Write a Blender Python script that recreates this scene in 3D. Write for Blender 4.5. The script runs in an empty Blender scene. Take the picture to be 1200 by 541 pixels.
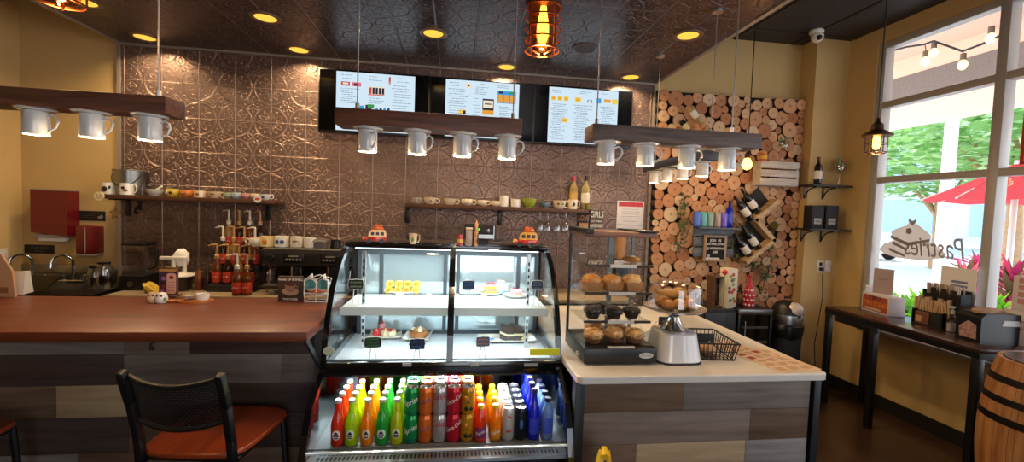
import bpy, bmesh, math, random
from mathutils import Vector, Matrix
random.seed(7)
PI = math.pi
sc = bpy.context.scene
COL = sc.collection
R_ = math.radians

# ------------------------------------------------------------------ camera
F_PX, W_, H_ = 511.0, 1200.0, 541.0
YAW, PITCH, ROLL, EYE = R_(7.43), R_(2.70), R_(2.05), Vector((0, 0, 1.6))
_f = Vector((math.sin(YAW)*math.cos(PITCH), math.cos(YAW)*math.cos(PITCH), -math.sin(PITCH)))
_r = Vector((math.cos(YAW), -math.sin(YAW), 0)); _u = _r.cross(_f)
CR = math.cos(ROLL)*_r + math.sin(ROLL)*_u
CU = -math.sin(ROLL)*_r + math.cos(ROLL)*_u
cam = bpy.data.objects.new('camera', bpy.data.cameras.new('camera')); COL.objects.link(cam)
M = Matrix((CR, CU, -_f)).transposed().to_4x4(); M.translation = EYE
cam.matrix_world = M
cam.data.sensor_width = 36; cam.data.lens = F_PX*36/W_; cam.data.clip_start = .05; cam.data.clip_end = 300
sc.camera = cam
def ray(x, y): return CR*((x-W_/2)/F_PX) + CU*(-(y-H_/2)/F_PX) + _f
# a measured pixel turned into a point on a real plane of the room
def onX(x, y, X): d = ray(x, y); return EYE + d*(X/d.x)
def onY(x, y, Y): d = ray(x, y); return EYE + d*(Y/d.y)
def onZ(x, y, Z): d = ray(x, y); return EYE + d*((Z-EYE.z)/d.z)

# ------------------------------------------------------------------ materials
def lin(c):
    if isinstance(c, str):
        c = c.lstrip('#'); c = [int(c[i:i+2], 16)/255 for i in (0, 2, 4)]
    return tuple((v/12.92 if v <= .04045 else ((v+.055)/1.055)**2.4) for v in c) + (1,)
MATS = {}
class NT:
    def __init__(s, name):
        s.m = bpy.data.materials.new(name); s.m.use_nodes = True; s.t = s.m.node_tree; s.t.nodes.clear()
        s.out = s.t.nodes.new('ShaderNodeOutputMaterial')
    def n(s, typ, ins={}, **kw):
        nd = s.t.nodes.new('ShaderNode'+typ)
        for k, v in kw.items(): setattr(nd, k, v)
        for k, v in ins.items():
            if isinstance(v, bpy.types.NodeSocket): s.t.links.new(v, nd.inputs[k])
            else: nd.inputs[k].default_value = v
        return nd
    def ma(s, op, a, b=None, c=None):
        ins = {0: a}
        if b is not None: ins[1] = b
        if c is not None: ins[2] = c
        return s.n('Math', ins, operation=op).outputs[0]
    def ramp(s, fac, stops, interp='LINEAR'):
        r = s.n('ValToRGB', {'Fac': fac}); cr = r.color_ramp; cr.interpolation = interp
        while len(cr.elements) < len(stops): cr.elements.new(.5)
        for e, (p, c) in zip(cr.elements, stops): e.position = p; e.color = lin(c) if not isinstance(c, tuple) or len(c) == 3 else c
        return r.outputs[0]
    def surf(s, sh): s.t.links.new(sh, s.out.inputs['Surface']); return s.m
    def bsdf(s, **k):
        kk = {a.replace('_', ' '): v for a, v in k.items()}
        return s.n('BsdfPrincipled', kk)
def pm(key, col='#888888', rough=.5, metal=0, spec=.5, emit=0, ecol=None, coat=0, noise=0, nscale=8, bump=0, bscale=60, sss=0, alpha=None, trans=0, col2=None):
    """plain procedural material: a noise-varied base colour with optional bump"""
    if key in MATS: return MATS[key]
    t = NT(key)
    c = lin(col)
    b = t.bsdf(Base_Color=c, Roughness=rough, Metallic=metal)
    b.inputs['Specular IOR Level'].default_value = spec
    b.inputs['Coat Weight'].default_value = coat
    if trans: b.inputs['Transmission Weight'].default_value = trans
    if sss: b.inputs['Subsurface Weight'].default_value = sss; b.inputs['Subsurface Radius'].default_value = (.02, .01, .008)
    if noise or col2:
        co = t.n('TexCoord').outputs['Object']
        nz = t.n('TexNoise', {'Vector': co, 'Scale': nscale, 'Detail': 4.0})
        c2 = lin(col2) if col2 else tuple(v*(1-noise) for v in c[:3])+(1,)
        mx = t.ramp(nz.outputs['Fac'], [(.3, c2), (.7, c)])
        t.t.links.new(mx, b.inputs['Base Color'])
    if bump:
        co = t.n('TexCoord').outputs['Object']
        nz = t.n('TexNoise', {'Vector': co, 'Scale': bscale, 'Detail': 5.0})
        bp = t.n('Bump', {'Height': nz.outputs['Fac'], 'Strength': bump, 'Distance': .01})
        t.t.links.new(bp.outputs[0], b.inputs['Normal'])
    if emit:
        b.inputs['Emission Color'].default_value = lin(ecol or col); b.inputs['Emission Strength'].default_value = emit
    MATS[key] = t.surf(b.outputs[0]); return MATS[key]
def wood(key, c1, c2, axis='X', scale=1.0, rough=.5, coat=0, bump=.15, spec=.4):
    if key in MATS: return MATS[key]
    t = NT(key); co = t.n('TexCoord').outputs['Object']
    st = {'X': (1.2, 14, 14), 'Y': (14, 1.2, 14), 'Z': (14, 14, 1.2)}[axis]
    mp = t.n('Mapping', {'Vector': co, 'Scale': tuple(v*scale for v in st)})
    n1 = t.n('TexNoise', {'Vector': mp.outputs[0], 'Scale': 2.2, 'Detail': 8.0, 'Distortion': .6})
    n2 = t.n('TexNoise', {'Vector': mp.outputs[0], 'Scale': 9.0, 'Detail': 4.0})
    f = t.ma('ADD', t.ma('MULTIPLY', n1.outputs['Fac'], .75), t.ma('MULTIPLY', n2.outputs['Fac'], .25))
    c = t.ramp(f, [(.32, c1), (.68, c2)])
    b = t.bsdf(Base_Color=c, Roughness=rough); b.inputs['Coat Weight'].default_value = coat; b.inputs['Coat Roughness'].default_value = .2
    b.inputs['Specular IOR Level'].default_value = spec
    bp = t.n('Bump', {'Height': f, 'Strength': bump, 'Distance': .01}); t.t.links.new(bp.outputs[0], b.inputs['Normal'])
    MATS[key] = t.surf(b.outputs[0]); return MATS[key]
def thin_glass(key, tint=(1, 1, 1), ior=1.45, gloss=.02, extra=0.0):
    if key in MATS: return MATS[key]
    t = NT(key)
    tr = t.n('BsdfTransparent', {'Color': tint+(1,)})
    gl = t.n('BsdfGlossy', {'Color': (1, 1, 1, 1), 'Roughness': gloss})
    fc = t.n('LayerWeight', {'Blend': .5}).outputs['Facing']            # the same from both sides of the sheet
    fr = t.ma('ADD', t.ma('MULTIPLY', t.ma('POWER', fc, 5.0), .7), .014+extra)
    mx = t.n('MixShader', {0: fr, 1: tr.outputs[0], 2: gl.outputs[0]})
    MATS[key] = t.surf(mx.outputs[0]); return MATS[key]
def liquid(key, col, coat=1):
    """coloured translucent drink behind clear glass"""
    if key in MATS: return MATS[key]
    t = NT(key); c = lin(col)
    d = t.n('BsdfDiffuse', {'Color': c}); tl = t.n('BsdfTranslucent', {'Color': c})
    gl = t.n('BsdfGlossy', {'Color': (1, 1, 1, 1), 'Roughness': .06})
    m1 = t.n('MixShader', {0: .5, 1: d.outputs[0], 2: tl.outputs[0]})
    fr = t.n('Fresnel', {'IOR': 1.45}).outputs[0]
    m2 = t.n('MixShader', {0: fr, 1: m1.outputs[0], 2: gl.outputs[0]})
    MATS[key] = t.surf(m2.outputs[0]); return MATS[key]
def glow(key, col, strength):
    if key in MATS: return MATS[key]
    t = NT(key); e = t.n('Emission', {'Color': lin(col), 'Strength': strength}); MATS[key] = t.surf(e.outputs[0]); return MATS[key]

# ------------------------------------------------------------------ mesh builder
class MB:
    def __init__(s): s.bm = bmesh.new(); s.m = 0; s.uv = None
    def _fin(s, faces, m=None):
        for f in faces: f.material_index = s.m if m is None else m
    def _merge(s, b2, mat=None, m=None):
        if mat is not None: bmesh.ops.transform(b2, matrix=mat, verts=b2.verts)
        vm = {}
        for v in b2.verts: vm[v] = s.bm.verts.new(v.co)
        for f in b2.faces:
            try: nf = s.bm.faces.new([vm[v] for v in f.verts]); nf.material_index = s.m if m is None else m
            except ValueError: pass
        b2.free()
    def box(s, c, d, bev=0, rot=None, m=None, seg=2):
        b = bmesh.new(); bmesh.ops.create_cube(b, size=1)
        bmesh.ops.scale(b, vec=d, verts=b.verts)
        if bev: bmesh.ops.bevel(b, geom=b.edges[:], offset=min(bev, min(d)*.45), segments=seg, profile=.5, affect='EDGES')
        mt = Matrix.Translation(c)
        if rot is not None: mt = mt @ (rot if isinstance(rot, Matrix) else Matrix.Rotation(rot, 4, 'Z'))
        s._merge(b, mt, m); return s
    def bb(s, x0, x1, y0, y1, z0, z1, bev=0, m=None): return s.box(((x0+x1)/2, (y0+y1)/2, (z0+z1)/2), (abs(x1-x0), abs(y1-y0), abs(z1-z0)), bev, None, m)
    def cyl(s, p0, p1, r0, r1=None, n=20, m=None, cap=True):
        r1 = r0 if r1 is None else r1; p0 = Vector(p0); p1 = Vector(p1); d = p1-p0
        q = d.to_track_quat('Z', 'Y').to_matrix().to_4x4()
        b = bmesh.new(); bmesh.ops.create_cone(b, cap_ends=cap, segments=n, radius1=r0, radius2=r1, depth=d.length)
        s._merge(b, Matrix.Translation((p0+p1)/2) @ q, m); return s
    def lathe(s, prof, n=24, c=(0, 0, 0), m=None, rot=None, sx=1, sy=1, cap0=True, cap1=True):
        b = bmesh.new(); rings = []
        for r, z in prof:
            rings.append([b.verts.new((r*sx*math.cos(2*PI*i/n), r*sy*math.sin(2*PI*i/n), z)) for i in range(n)])
        for a, bb in zip(rings, rings[1:]):
            for i in range(n): b.faces.new((a[i], a[(i+1) % n], bb[(i+1) % n], bb[i]))
        if cap0: b.faces.new(rings[0][::-1])
        if cap1: b.faces.new(rings[-1])
        mt = Matrix.Translation(c)
        if rot is not None: mt = mt @ rot
        s._merge(b, mt, m); return s
    def tube(s, pts, r, n=8, m=None, closed=False):
        pts = [Vector(p) for p in pts]; N = len(pts); b = bmesh.new(); rings = []; up = None
        for i, p in enumerate(pts):
            if closed: d = pts[(i+1) % N]-pts[i-1]
            else: d = pts[min(i+1, N-1)]-pts[max(i-1, 0)]
            d.normalize()
            if up is None: up = Vector((0, 0, 1)) if abs(d.z) < .9 else Vector((1, 0, 0))
            sd = d.cross(up); sd.normalize(); up = sd.cross(d); up.normalize()
            rr = r[i] if isinstance(r, (list, tuple)) else r
            rings.append([b.verts.new(p+rr*(math.cos(2*PI*k/n)*sd+math.sin(2*PI*k/n)*up)) for k in range(n)])
        for i in range(N if closed else N-1):
            a, c = rings[i], rings[(i+1) % N]
            for k in range(n): b.faces.new((a[k], a[(k+1) % n], c[(k+1) % n], c[k]))
        if not closed: b.faces.new(rings[0][::-1]); b.faces.new(rings[-1])
        s._merge(b, None, m); return s
    def prism(s, poly, axis, a, b_, m=None, mat=None):
        """poly: 2-D outline in the plane normal to axis (X: (y,z), Y: (x,z), Z: (x,y))"""
        b = bmesh.new()
        def P(p, t): return {'X': (t, p[0], p[1]), 'Y': (p[0], t, p[1]), 'Z': (p[0], p[1], t)}[axis]
        v0 = [b.verts.new(P(p, a)) for p in poly]; v1 = [b.verts.new(P(p, b_)) for p in poly]; n = len(poly)
        b.faces.new(v0); b.faces.new(v1[::-1])
        for i in range(n): b.faces.new((v0[i], v1[i], v1[(i+1) % n], v0[(i+1) % n]))
        bmesh.ops.recalc_face_normals(b, faces=b.faces)
        s._merge(b, mat, m); return s
    def ball(s, c, r, n=16, m=None, rot=None):
        b = bmesh.new(); bmesh.ops.create_uvsphere(b, u_segments=n, v_segments=max(6, n*2//3), radius=1)
        if not isinstance(r, (tuple, list)): r = (r, r, r)
        mt = Matrix.Translation(c)
        if rot is not None: mt = mt @ rot
        s._merge(b, mt @ Matrix.Diagonal((*r, 1)), m); return s
    def quad(s, pts, m=None):
        f = s.bm.faces.new([s.bm.verts.new(p) for p in pts]); f.material_index = s.m if m is None else m; return s
    def sheet(s, prof, x0, x1, m=None, th=0):
        """a curved sheet: profile of (y,z) swept along x"""
        a = [s.bm.verts.new((x0, y, z)) for y, z in prof]; b = [s.bm.verts.new((x1, y, z)) for y, z in prof]
        for i in range(len(prof)-1):
            f = s.bm.faces.new((a[i], b[i], b[i+1], a[i+1])); f.material_index = s.m if m is None else m
        return s
    def lump(s, c, r, n=14, amp=.15, freq=3, seed=0, m=None, rot=None):
        from mathutils import noise
        b = bmesh.new(); bmesh.ops.create_uvsphere(b, u_segments=n, v_segments=max(6, n*2//3), radius=1)
        for v in b.verts:
            v.co *= 1+amp*noise.noise(v.co*freq+Vector((seed*7.3, seed*3.1, 0)))
        if not isinstance(r, (tuple, list)): r = (r, r, r)
        mt = Matrix.Translation(c)
        if rot is not None: mt = mt @ rot
        s._merge(b, mt @ Matrix.Diagonal((*r, 1)), m); return s
    def done(s, name, mats, parent=None, smooth=True, ang=.7):
        me = bpy.data.meshes.new(name); s.bm.normal_update(); s.bm.to_mesh(me); s.bm.free()
        for mm in (mats if isinstance(mats, (list, tuple)) else [mats]): me.materials.append(mm)
        if smooth:
            me.shade_smooth()
            me.set_sharp_from_angle(angle=ang)
        o = bpy.data.objects.new(name, me); COL.objects.link(o)
        if parent: o.parent = parent
        return o
def tag(o, label, cat, group=None, kind=None):
    o['label'] = label; o['category'] = cat
    if group: o['group'] = group
    if kind: o['kind'] = kind
    return o
def thing(name, label, cat, loc=(0, 0, 0), rz=0, group=None):
    o = bpy.data.objects.new(name, None); COL.objects.link(o); o.empty_display_size = .05
    o.location = loc; o.rotation_euler = (0, 0, rz)
    return tag(o, label, cat, group)
def struct(o): o['kind'] = 'structure'; return o
def stuffy(o): o['kind'] = 'stuff'; return o
def kids(o): return [c for c in ALLK.get(o.name, [])]
def dup(root, label, loc, rz=None, group=None):
    r = root.copy(); COL.objects.link(r); r.location = loc
    if rz is not None: r.rotation_euler = (0, 0, rz)
    r['label'] = label
    if group: r['group'] = group
    for ch in list(root.children):
        c = ch.copy(); COL.objects.link(c); c.parent = r
        for g in list(ch.children):
            d = g.copy(); COL.objects.link(d); d.parent = c
    return r
def text_mesh(s, size, extr=.0006, align='CENTER', shear=0, space=1.0, xs=1.0):
    cu = bpy.data.curves.new('t', 'FONT'); cu.body = s; cu.size = size; cu.extrude = extr; cu.align_x = align; cu.align_y = 'CENTER'; cu.shear = shear; cu.space_character = space; cu.resolution_u = 3
    ob = bpy.data.objects.new('t', cu); COL.objects.link(ob)
    dg = bpy.context.evaluated_depsgraph_get(); dg.update()
    me = bpy.data.meshes.new_from_object(ob.evaluated_get(dg))
    bpy.data.objects.remove(ob); bpy.data.curves.remove(cu)
    if xs != 1: me.transform(Matrix.Diagonal((xs, 1, 1, 1)))
    return me
FRONT = Matrix.Rotation(PI/2, 4, 'X')     # text upright, facing -Y
def txt(s, size, mat, parent, loc, name='lettering', rot=None, **k):
    me = text_mesh(s, size, **k); me.name = name
    me.transform(Matrix.Translation(loc) @ (FRONT if rot is None else rot))
    me.materials.clear(); me.materials.append(mat)
    o = bpy.data.objects.new(name, me); COL.objects.link(o); o.parent = parent
    return o
def wrap_txt(s, size, mat, parent, r, z, ang=-PI/2, name='lettering', tilt=0, **k):
    """lettering bent round a can or bottle of radius r, standing at height z"""
    me = text_mesh(s, size, extr=.0003, **k); ct, st = math.cos(tilt), math.sin(tilt)
    bm = bmesh.new(); bm.from_mesh(me)
    bmesh.ops.subdivide_edges(bm, edges=[e for e in bm.edges if e.calc_length() > r*.3], cuts=2)
    for v in bm.verts:
        x, y = v.co.x*ct-v.co.y*st, v.co.x*st+v.co.y*ct
        a = ang + x/r; rr = r+.0004+v.co.z
        v.co = (rr*math.cos(a), rr*math.sin(a), z+y)
    bm.to_mesh(me); bm.free(); me.materials.clear(); me.materials.append(mat); me.name = name
    o = bpy.data.objects.new(name, me); COL.objects.link(o); o.parent = parent
    return o
def disc_poly(cx, cy, rx, ry=None, n=24, a0=0, a1=2*PI):
    ry = rx if ry is None else ry
    return [(cx+rx*math.cos(a0+(a1-a0)*i/n), cy+ry*math.sin(a0+(a1-a0)*i/n)) for i in range(n)]
def rrect(x0, x1, y0, y1, r, n=5):
    o = []
    for cx, cy, a in ((x1-r, y1-r, 0), (x0+r, y1-r, PI/2), (x0+r, y0+r, PI), (x1-r, y0+r, 1.5*PI)):
        for i in range(n+1): o.append((cx+r*math.cos(a+PI/2*i/n), cy+r*math.sin(a+PI/2*i/n)))
    return o
ORD = ['front', 'second', 'third', 'fourth', 'fifth', 'sixth']

# common materials
BLACK = pm('black_paint', '#121213', .38, spec=.5, bump=.05)
BLACKM = pm('matt_black', '#17171a', .7)
CHROME = pm('chrome', '#c8c8c8', .12, metal=1)
STEEL = pm('brushed_steel', '#9a9a98', .32, metal=1, bump=.04, bscale=200)
DSTEEL = pm('dark_steel', '#3b3a3a', .35, metal=1)
WHITE = pm('white_ceramic', '#e9e6e0', .12, spec=.5, coat=.3)
PAPER = pm('white_paper', '#eceae6', .75)
OFFW = pm('off_white_plastic', '#d8d5d0', .35)
GLASS = thin_glass('clear_glass', (.985, .992, .99))
CASEGL = thin_glass('case_glass', (.97, .985, .985), extra=.005)
GOBLET = thin_glass('goblet_glass', (.95, .96, .96), gloss=.03, extra=.10)
SMOKY = thin_glass('smoky_glass', (.84, .83, .81), gloss=.05, extra=.10)
PLASTIC = thin_glass('clear_wrap', (.985, .985, .985), gloss=.08, extra=.006)
INK = pm('grey_ink', '#5b5f68', .8)
DINK = pm('dark_ink', '#1c1b1e', .8)
# ================================================================== ROOM
D = 4.0; ZS = 2.84; ZC = 3.33; XL = -3.47; XP = 3.35; YP = 3.81; XR = 3.70; YB = -3.2
TX0, TX1 = -2.73, 1.82
TAN = pm('tan_wall_paint', '#ccad74', .75, noise=.06, nscale=3, bump=.04, bscale=90)
def tin(key, ax, off, pitch, c1, c2, rough, metal=.85):
    t = NT(key); co = t.n('TexCoord').outputs['Object']; sp = t.n('SeparateXYZ', {0: co})
    a = t.ma('DIVIDE', t.ma('SUBTRACT', sp.outputs[ax[0]], off[0]), pitch); b = t.ma('DIVIDE', t.ma('SUBTRACT', sp.outputs[ax[1]], off[1]), pitch)
    fu = t.ma('FRACT', a); fv = t.ma('FRACT', b)
    cu = t.ma('SUBTRACT', fu, .5); cv = t.ma('SUBTRACT', fv, .5)          # from the middle of a tile
    ku = t.ma('SUBTRACT', .5, t.ma('ABSOLUTE', cu)); kv = t.ma('SUBTRACT', .5, t.ma('ABSOLUTE', cv))  # from its corners
    def ln(x, y): return t.ma('SQRT', t.ma('ADD', t.ma('MULTIPLY', x, x), t.ma('MULTIPLY', y, y)))
    def ridge(d, w):                                                       # rounded bead of half width w where d = 0
        q = t.ma('DIVIDE', d, w); return t.ma('MAXIMUM', t.ma('SUBTRACT', 1, t.ma('MULTIPLY', q, q)), 0)
    rc = ln(ku, kv); r0 = ln(cu, cv)
    ring = t.ma('MAXIMUM', t.ma('MULTIPLY', ridge(t.ma('SUBTRACT', rc, .47), .016), .8), t.ma('MULTIPLY', ridge(t.ma('SUBTRACT', rc, .44), .008), .35))
    th = t.ma('ARCTAN2', cv, cu)
    c4 = t.ma('COSINE', t.ma('MULTIPLY', th, 4)); c8 = t.ma('COSINE', t.ma('MULTIPLY', th, 8))
    ros = ridge(t.ma('SUBTRACT', r0, t.ma('ADD', .11, t.ma('MULTIPLY', c4, -.085))), .03)
    ros2 = ridge(t.ma('SUBTRACT', r0, t.ma('ADD', .17, t.ma('MULTIPLY', c8, .07))), .022)
    dot = ridge(r0, .035)
    ph = t.ma('ARCTAN2', kv, ku)
    lf = t.ma('ABSOLUTE', t.ma('COSINE', t.ma('MULTIPLY', ph, 6)))
    leaf = ridge(t.ma('SUBTRACT', rc, t.ma('ADD', .16, t.ma('MULTIPLY', lf, .20))), .028)
    leaf2 = ridge(t.ma('SUBTRACT', rc, t.ma('ADD', .07, t.ma('MULTIPLY', lf, .12))), .022)
    seam = t.ma('MAXIMUM', ridge(ku, .026), ridge(kv, .016))
    h = ring
    for x in (ros, ros2, dot, leaf, leaf2): h = t.ma('MAXIMUM', h, x)
    h = t.ma('MAXIMUM', t.ma('MULTIPLY', h, .85), seam)
    nz = t.n('TexNoise', {'Vector': co, 'Scale': 3.0, 'Detail': 3.0})
    col = t.ramp(t.ma('ADD', t.ma('MULTIPLY', h, .55), t.ma('MULTIPLY', nz.outputs['Fac'], .35)), [(.1, c1), (.75, c2)])  # ridges lighter, recesses darker: emboss highlights put into the colour
    bs = t.bsdf(Base_Color=col, Metallic=metal, Roughness=rough)
    bp = t.n('Bump', {'Height': h, 'Strength': 1.0, 'Distance': .0095}); t.t.links.new(bp.outputs[0], bs.inputs['Normal'])
    return t.surf(bs.outputs[0])
TINW = tin('pressed_tin_wall', (0, 2), (-1.581, onY(704.5, 237, D).z), .2818, '#705b54', '#a99086', .38, .6)
TINC = tin('pressed_tin_ceiling', (0, 1), (-1.581, 4.0), .2818, '#4a3e3e', '#83736f', .3)  # same tin as the wall, its weaker lighting put into a darker colour

# floor: dark stained concrete
t = NT('stained_concrete'); co = t.n('TexCoord').outputs['Object']
n1 = t.n('TexNoise', {'Vector': co, 'Scale': 1.3, 'Detail': 8.0, 'Distortion': 1.0}); n2 = t.n('TexNoise', {'Vector': co, 'Scale': 14.0, 'Detail': 6.0})
cc = t.ramp(t.ma('ADD', t.ma('MULTIPLY', n1.outputs['Fac'], .7), t.ma('MULTIPLY', n2.outputs['Fac'], .3)), [(.35, '#2b1c15'), (.65, '#4c3427')])
bs = t.bsdf(Base_Color=cc, Roughness=.3); bs.inputs['Coat Weight'].default_value = .2
FLOOR = t.surf(bs.outputs[0])
b = MB(); b.bb(XL-.1, XR+.15, YB, D+.1, -.1, 0); struct(b.done('floor', FLOOR))
b = MB(); b.bb(XL-.1, XR+.15, D, D+.1, 0, ZC); struct(b.done('wall_back', TAN))
b = MB(); b.bb(XL-.1, XL, YB, D, 0, ZC); struct(b.done('wall_left', TAN))
b = MB(); b.bb(XP, XR, YP, D, 0, ZC); struct(b.done('wall_pillar', TAN))
YW = 3.53; ZW0, ZW1 = .67, 3.2
b = MB(); b.bb(XR, XR+.15, YW, D, 0, ZC); b.bb(XR, XR+.15, YB, YW, 0, ZW0-.03); b.bb(XR, XR+.15, YB, YW, ZW1, ZC)
struct(b.done('wall_right', TAN))
b = MB(); b.bb(TX0, TX1, D-.02, D-.001, 0, ZS); struct(b.done('wall_tin_back', TINW))
# ceiling: dark lay-in panels with a raised T-grid
BCEIL = pm('black_ceiling', '#2a292b', .6, bump=.1, bscale=30)
b = MB(); b.bb(XL-.1, XR+.15, YB, D+.1, ZC, ZC+.1)
x = XL
while x < XR: b.bb(x-.012, x+.012, YB, D, ZC-.006, ZC, m=1); x += .61
y = D-.25
while y > YB: b.bb(XL, XR, y-.012, y+.012, ZC-.0061, ZC, m=1); y -= 1.22
struct(b.done('ceiling', [BCEIL, pm('dark_grid', '#1a1a1b', .4)]))
b = MB(); b.bb(TX0, TX1, .7, D-.021, ZS, ZC-.008); struct(b.done('ceiling_tin', TINC))
# light metal trim strips round the pressed tin
TRIM = pm('trim_metal', '#a39b94', .35, metal=.4)
b = MB(); b.bb(TX0-.008, TX1+.008, D-.045, D-.021, ZS-.018, ZS-.0005); struct(b.done('trim_1', TRIM))
b = MB(); b.bb(TX0-.02, TX0+.012, .7, D-.046, ZS-.008, ZS+.03); struct(b.done('trim_2', TRIM))
b = MB(); b.bb(TX1-.012, TX1+.02, .7, D-.046, ZS-.008, ZS+.03); struct(b.done('trim_3', TRIM))
b = MB(); b.bb(TX0-.025, TX0, D-.03, D, 0, ZS-.02); struct(b.done('trim_4', TRIM))
b = MB(); b.bb(TX1, TX1+.022, D-.03, D, 0, ZS-.02); struct(b.done('trim_5', TRIM))
BB = pm('dark_baseboard', '#1d1815', .5)
b = MB(); b.bb(XR-.015, XR, YB, YP, 0, .11); struct(b.done('baseboard_right', BB))
b = MB(); b.bb(XP-.015, XP, YP-.015, D, 0, .11); b.bb(XP-.015, XR-.016, YP-.015, YP, 0, .1101); struct(b.done('baseboard_back', BB))
# window wall
ALU = pm('window_aluminium', '#b9b6b2', .4, metal=.15)
FX0, FX1 = XR+.02, XR+.11
b = MB(); MY = [YW-.03, 2.62, 1.62, .62, -.38, -1.38, -2.38, YB+.03]; MZ = [ZW0+.03, 1.985, 2.645, ZW1-.03]
for y in MY: b.bb(FX0, FX1, y-.032, y+.032, ZW0, ZW1, .004)
for z in MZ: b.bb(FX0+.003, FX1-.003, YB, YW, z-.028, z+.028, .004)
wf = struct(b.done('window_1', ALU))
for i in range(len(MY)-1):
    for j in range(len(MZ)-1):
        b = MB(); b.quad([(FX0+.05, MY[i], MZ[j]), (FX0+.05, MY[i+1], MZ[j]), (FX0+.05, MY[i+1], MZ[j+1]), (FX0+.05, MY[i], MZ[j+1])])
        b.done('pane', GLASS, wf, smooth=False)
b = MB(); b.bb(XR-.03, XR+.15, YB, YW, ZW0-.03, ZW0, .006); b.done('window_sill', pm('sill_white', '#d9d4cb', .4), wf)

# ------------------------------------------------------------------ log slice cladding
t = NT('log_end_grain'); uv = t.n('UVMap').outputs[0]
nz = t.n('TexNoise', {'Vector': t.n('TexCoord').outputs['Object'], 'Scale': 14.0, 'Detail': 3.0})
vl = t.n('VectorMath', {0: uv}, operation='LENGTH').outputs['Value']
rr = t.ma('ADD', vl, t.ma('MULTIPLY', t.ma('SUBTRACT', nz.outputs['Fac'], .5), .16))
rg = t.ma('SINE', t.ma('MULTIPLY', rr, 34))
at = t.n('Attribute', attribute_name='tint').outputs['Fac']
base = t.ramp(at, [(0, '#ab6f45'), (.35, '#c2875a'), (.7, '#d3a275'), (1, '#ddbf9a')])
core = t.ramp(rr, [(0, '#b08a6a'), (.10, '#e0c8b0'), (.25, '#ffffff'), (.88, '#ffffff'), (1.0, '#a87a58')])
mx = t.n('Mix', {0: 1.0, 6: base, 7: core}, data_type='RGBA', blend_type='MULTIPLY')
mx2 = t.n('Mix', {0: t.ma('MULTIPLY', t.ma('ADD', rg, 1), .07), 6: mx.outputs[2], 7: lin('#7a4a2a')}, data_type='RGBA', blend_type='MIX')
bs = t.bsdf(Roughness=.7); t.t.links.new(mx2.outputs[2], bs.inputs['Base Color'])
LOGF = t.surf(bs.outputs[0])
BARK = pm('bark', '#3a2618', .9, noise=.5, nscale=40)
import numpy as np
rng = np.random.default_rng(5)
LX0, LX1, LZ0, LZ1 = TX1+.03, XP-.005, .42, 2.77
area_ = (LX1-LX0)*(LZ1-LZ0); rad = []
while sum(r*r for r in rad)*PI < .87*area_: rad.append(float(rng.choice([.034, .042, .050, .058, .066, .076], p=[.13, .18, .23, .23, .15, .08]))*rng.uniform(.94, 1.06))
rad = np.array(rad); n_ = len(rad); px_ = np.stack([rng.uniform(LX0, LX1, n_), rng.uniform(LZ0, LZ1, n_)], 1)
for it in range(500):                                                    # push overlapping slices apart until they pack
    dd_ = px_[:, None]-px_[None]; ds = np.sqrt((dd_**2).sum(2))+1e-9; ov = rad[:, None]+rad[None]+.001-ds; np.fill_diagonal(ov, 0); ov = np.clip(ov, 0, None)
    px_ += (dd_/ds[..., None]*ov[..., None]).sum(1)*.35
    px_[:, 0] = np.clip(px_[:, 0], LX0+rad*.8, LX1-rad); px_[:, 1] = np.clip(px_[:, 1], LZ0+rad*.4, LZ1-rad)
ds = np.sqrt(((px_[:, None]-px_[None])**2).sum(2)); np.fill_diagonal(ds, 9)
rad = np.minimum(rad*1.03, (ds-.92*rad[None]).min(1)); rad = np.maximum(rad, .022)
pk = np.column_stack([px_, rad])
pk = pk[np.argsort(-pk[:, 2])]
def slice_into(bm, cx, cz, r, seed):
    rd = random.Random(seed); n = 20; uvl = bm.loops.layers.uv.verify(); cl = bm.loops.layers.float_color.get('tint') or bm.loops.layers.float_color.new('tint')
    dep = D-.085-rd.uniform(0, .03); a1, a2, p1, p2 = rd.uniform(0, .05), rd.uniform(0, .03), rd.uniform(0, 6), rd.uniform(0, 6)
    R = [1.045*r*(1+a1*math.cos(2*(2*PI*i/n)+p1)+a2*math.cos(3*(2*PI*i/n)+p2)) for i in range(n)]
    f_ = [bm.verts.new((cx+R[i]*math.cos(2*PI*i/n), dep, cz+R[i]*math.sin(2*PI*i/n))) for i in range(n)]
    k_ = [bm.verts.new((v.co.x, D-.03, v.co.z)) for v in f_]; c = bm.verts.new((cx, dep-.001, cz)); tint = rd.random()
    for i in range(n):
        j = (i+1) % n
        f = bm.faces.new((c, f_[i], f_[j])); f.material_index = 0
        for l, q in zip(f.loops, ((0, 0), (math.cos(2*PI*i/n), math.sin(2*PI*i/n)), (math.cos(2*PI*j/n), math.sin(2*PI*j/n)))):
            l[uvl].uv = q; l[cl] = (tint,)*3+(1,)
        g = bm.faces.new((f_[i], k_[i], k_[j], f_[j])); g.material_index = 1
        for l in g.loops: l[uvl].uv = (1, 0); l[cl] = (tint,)*3+(1,)
logs = thing('log_cladding', 'wall panel covered in round pale log slices on a black board', 'wall cladding', ((LX0+LX1)/2, D-.03, .4))
off = -logs.location
def put(bm, name, kind=None):
    bmesh.ops.recalc_face_normals(bm, faces=bm.faces); bm.transform(Matrix.Translation(off)); me = bpy.data.meshes.new(name); bm.to_mesh(me); bm.free()
    me.materials.append(LOGF); me.materials.append(BARK)
    o = bpy.data.objects.new(name, me); COL.objects.link(o); o.parent = logs
    if kind: o['kind'] = kind
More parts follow.
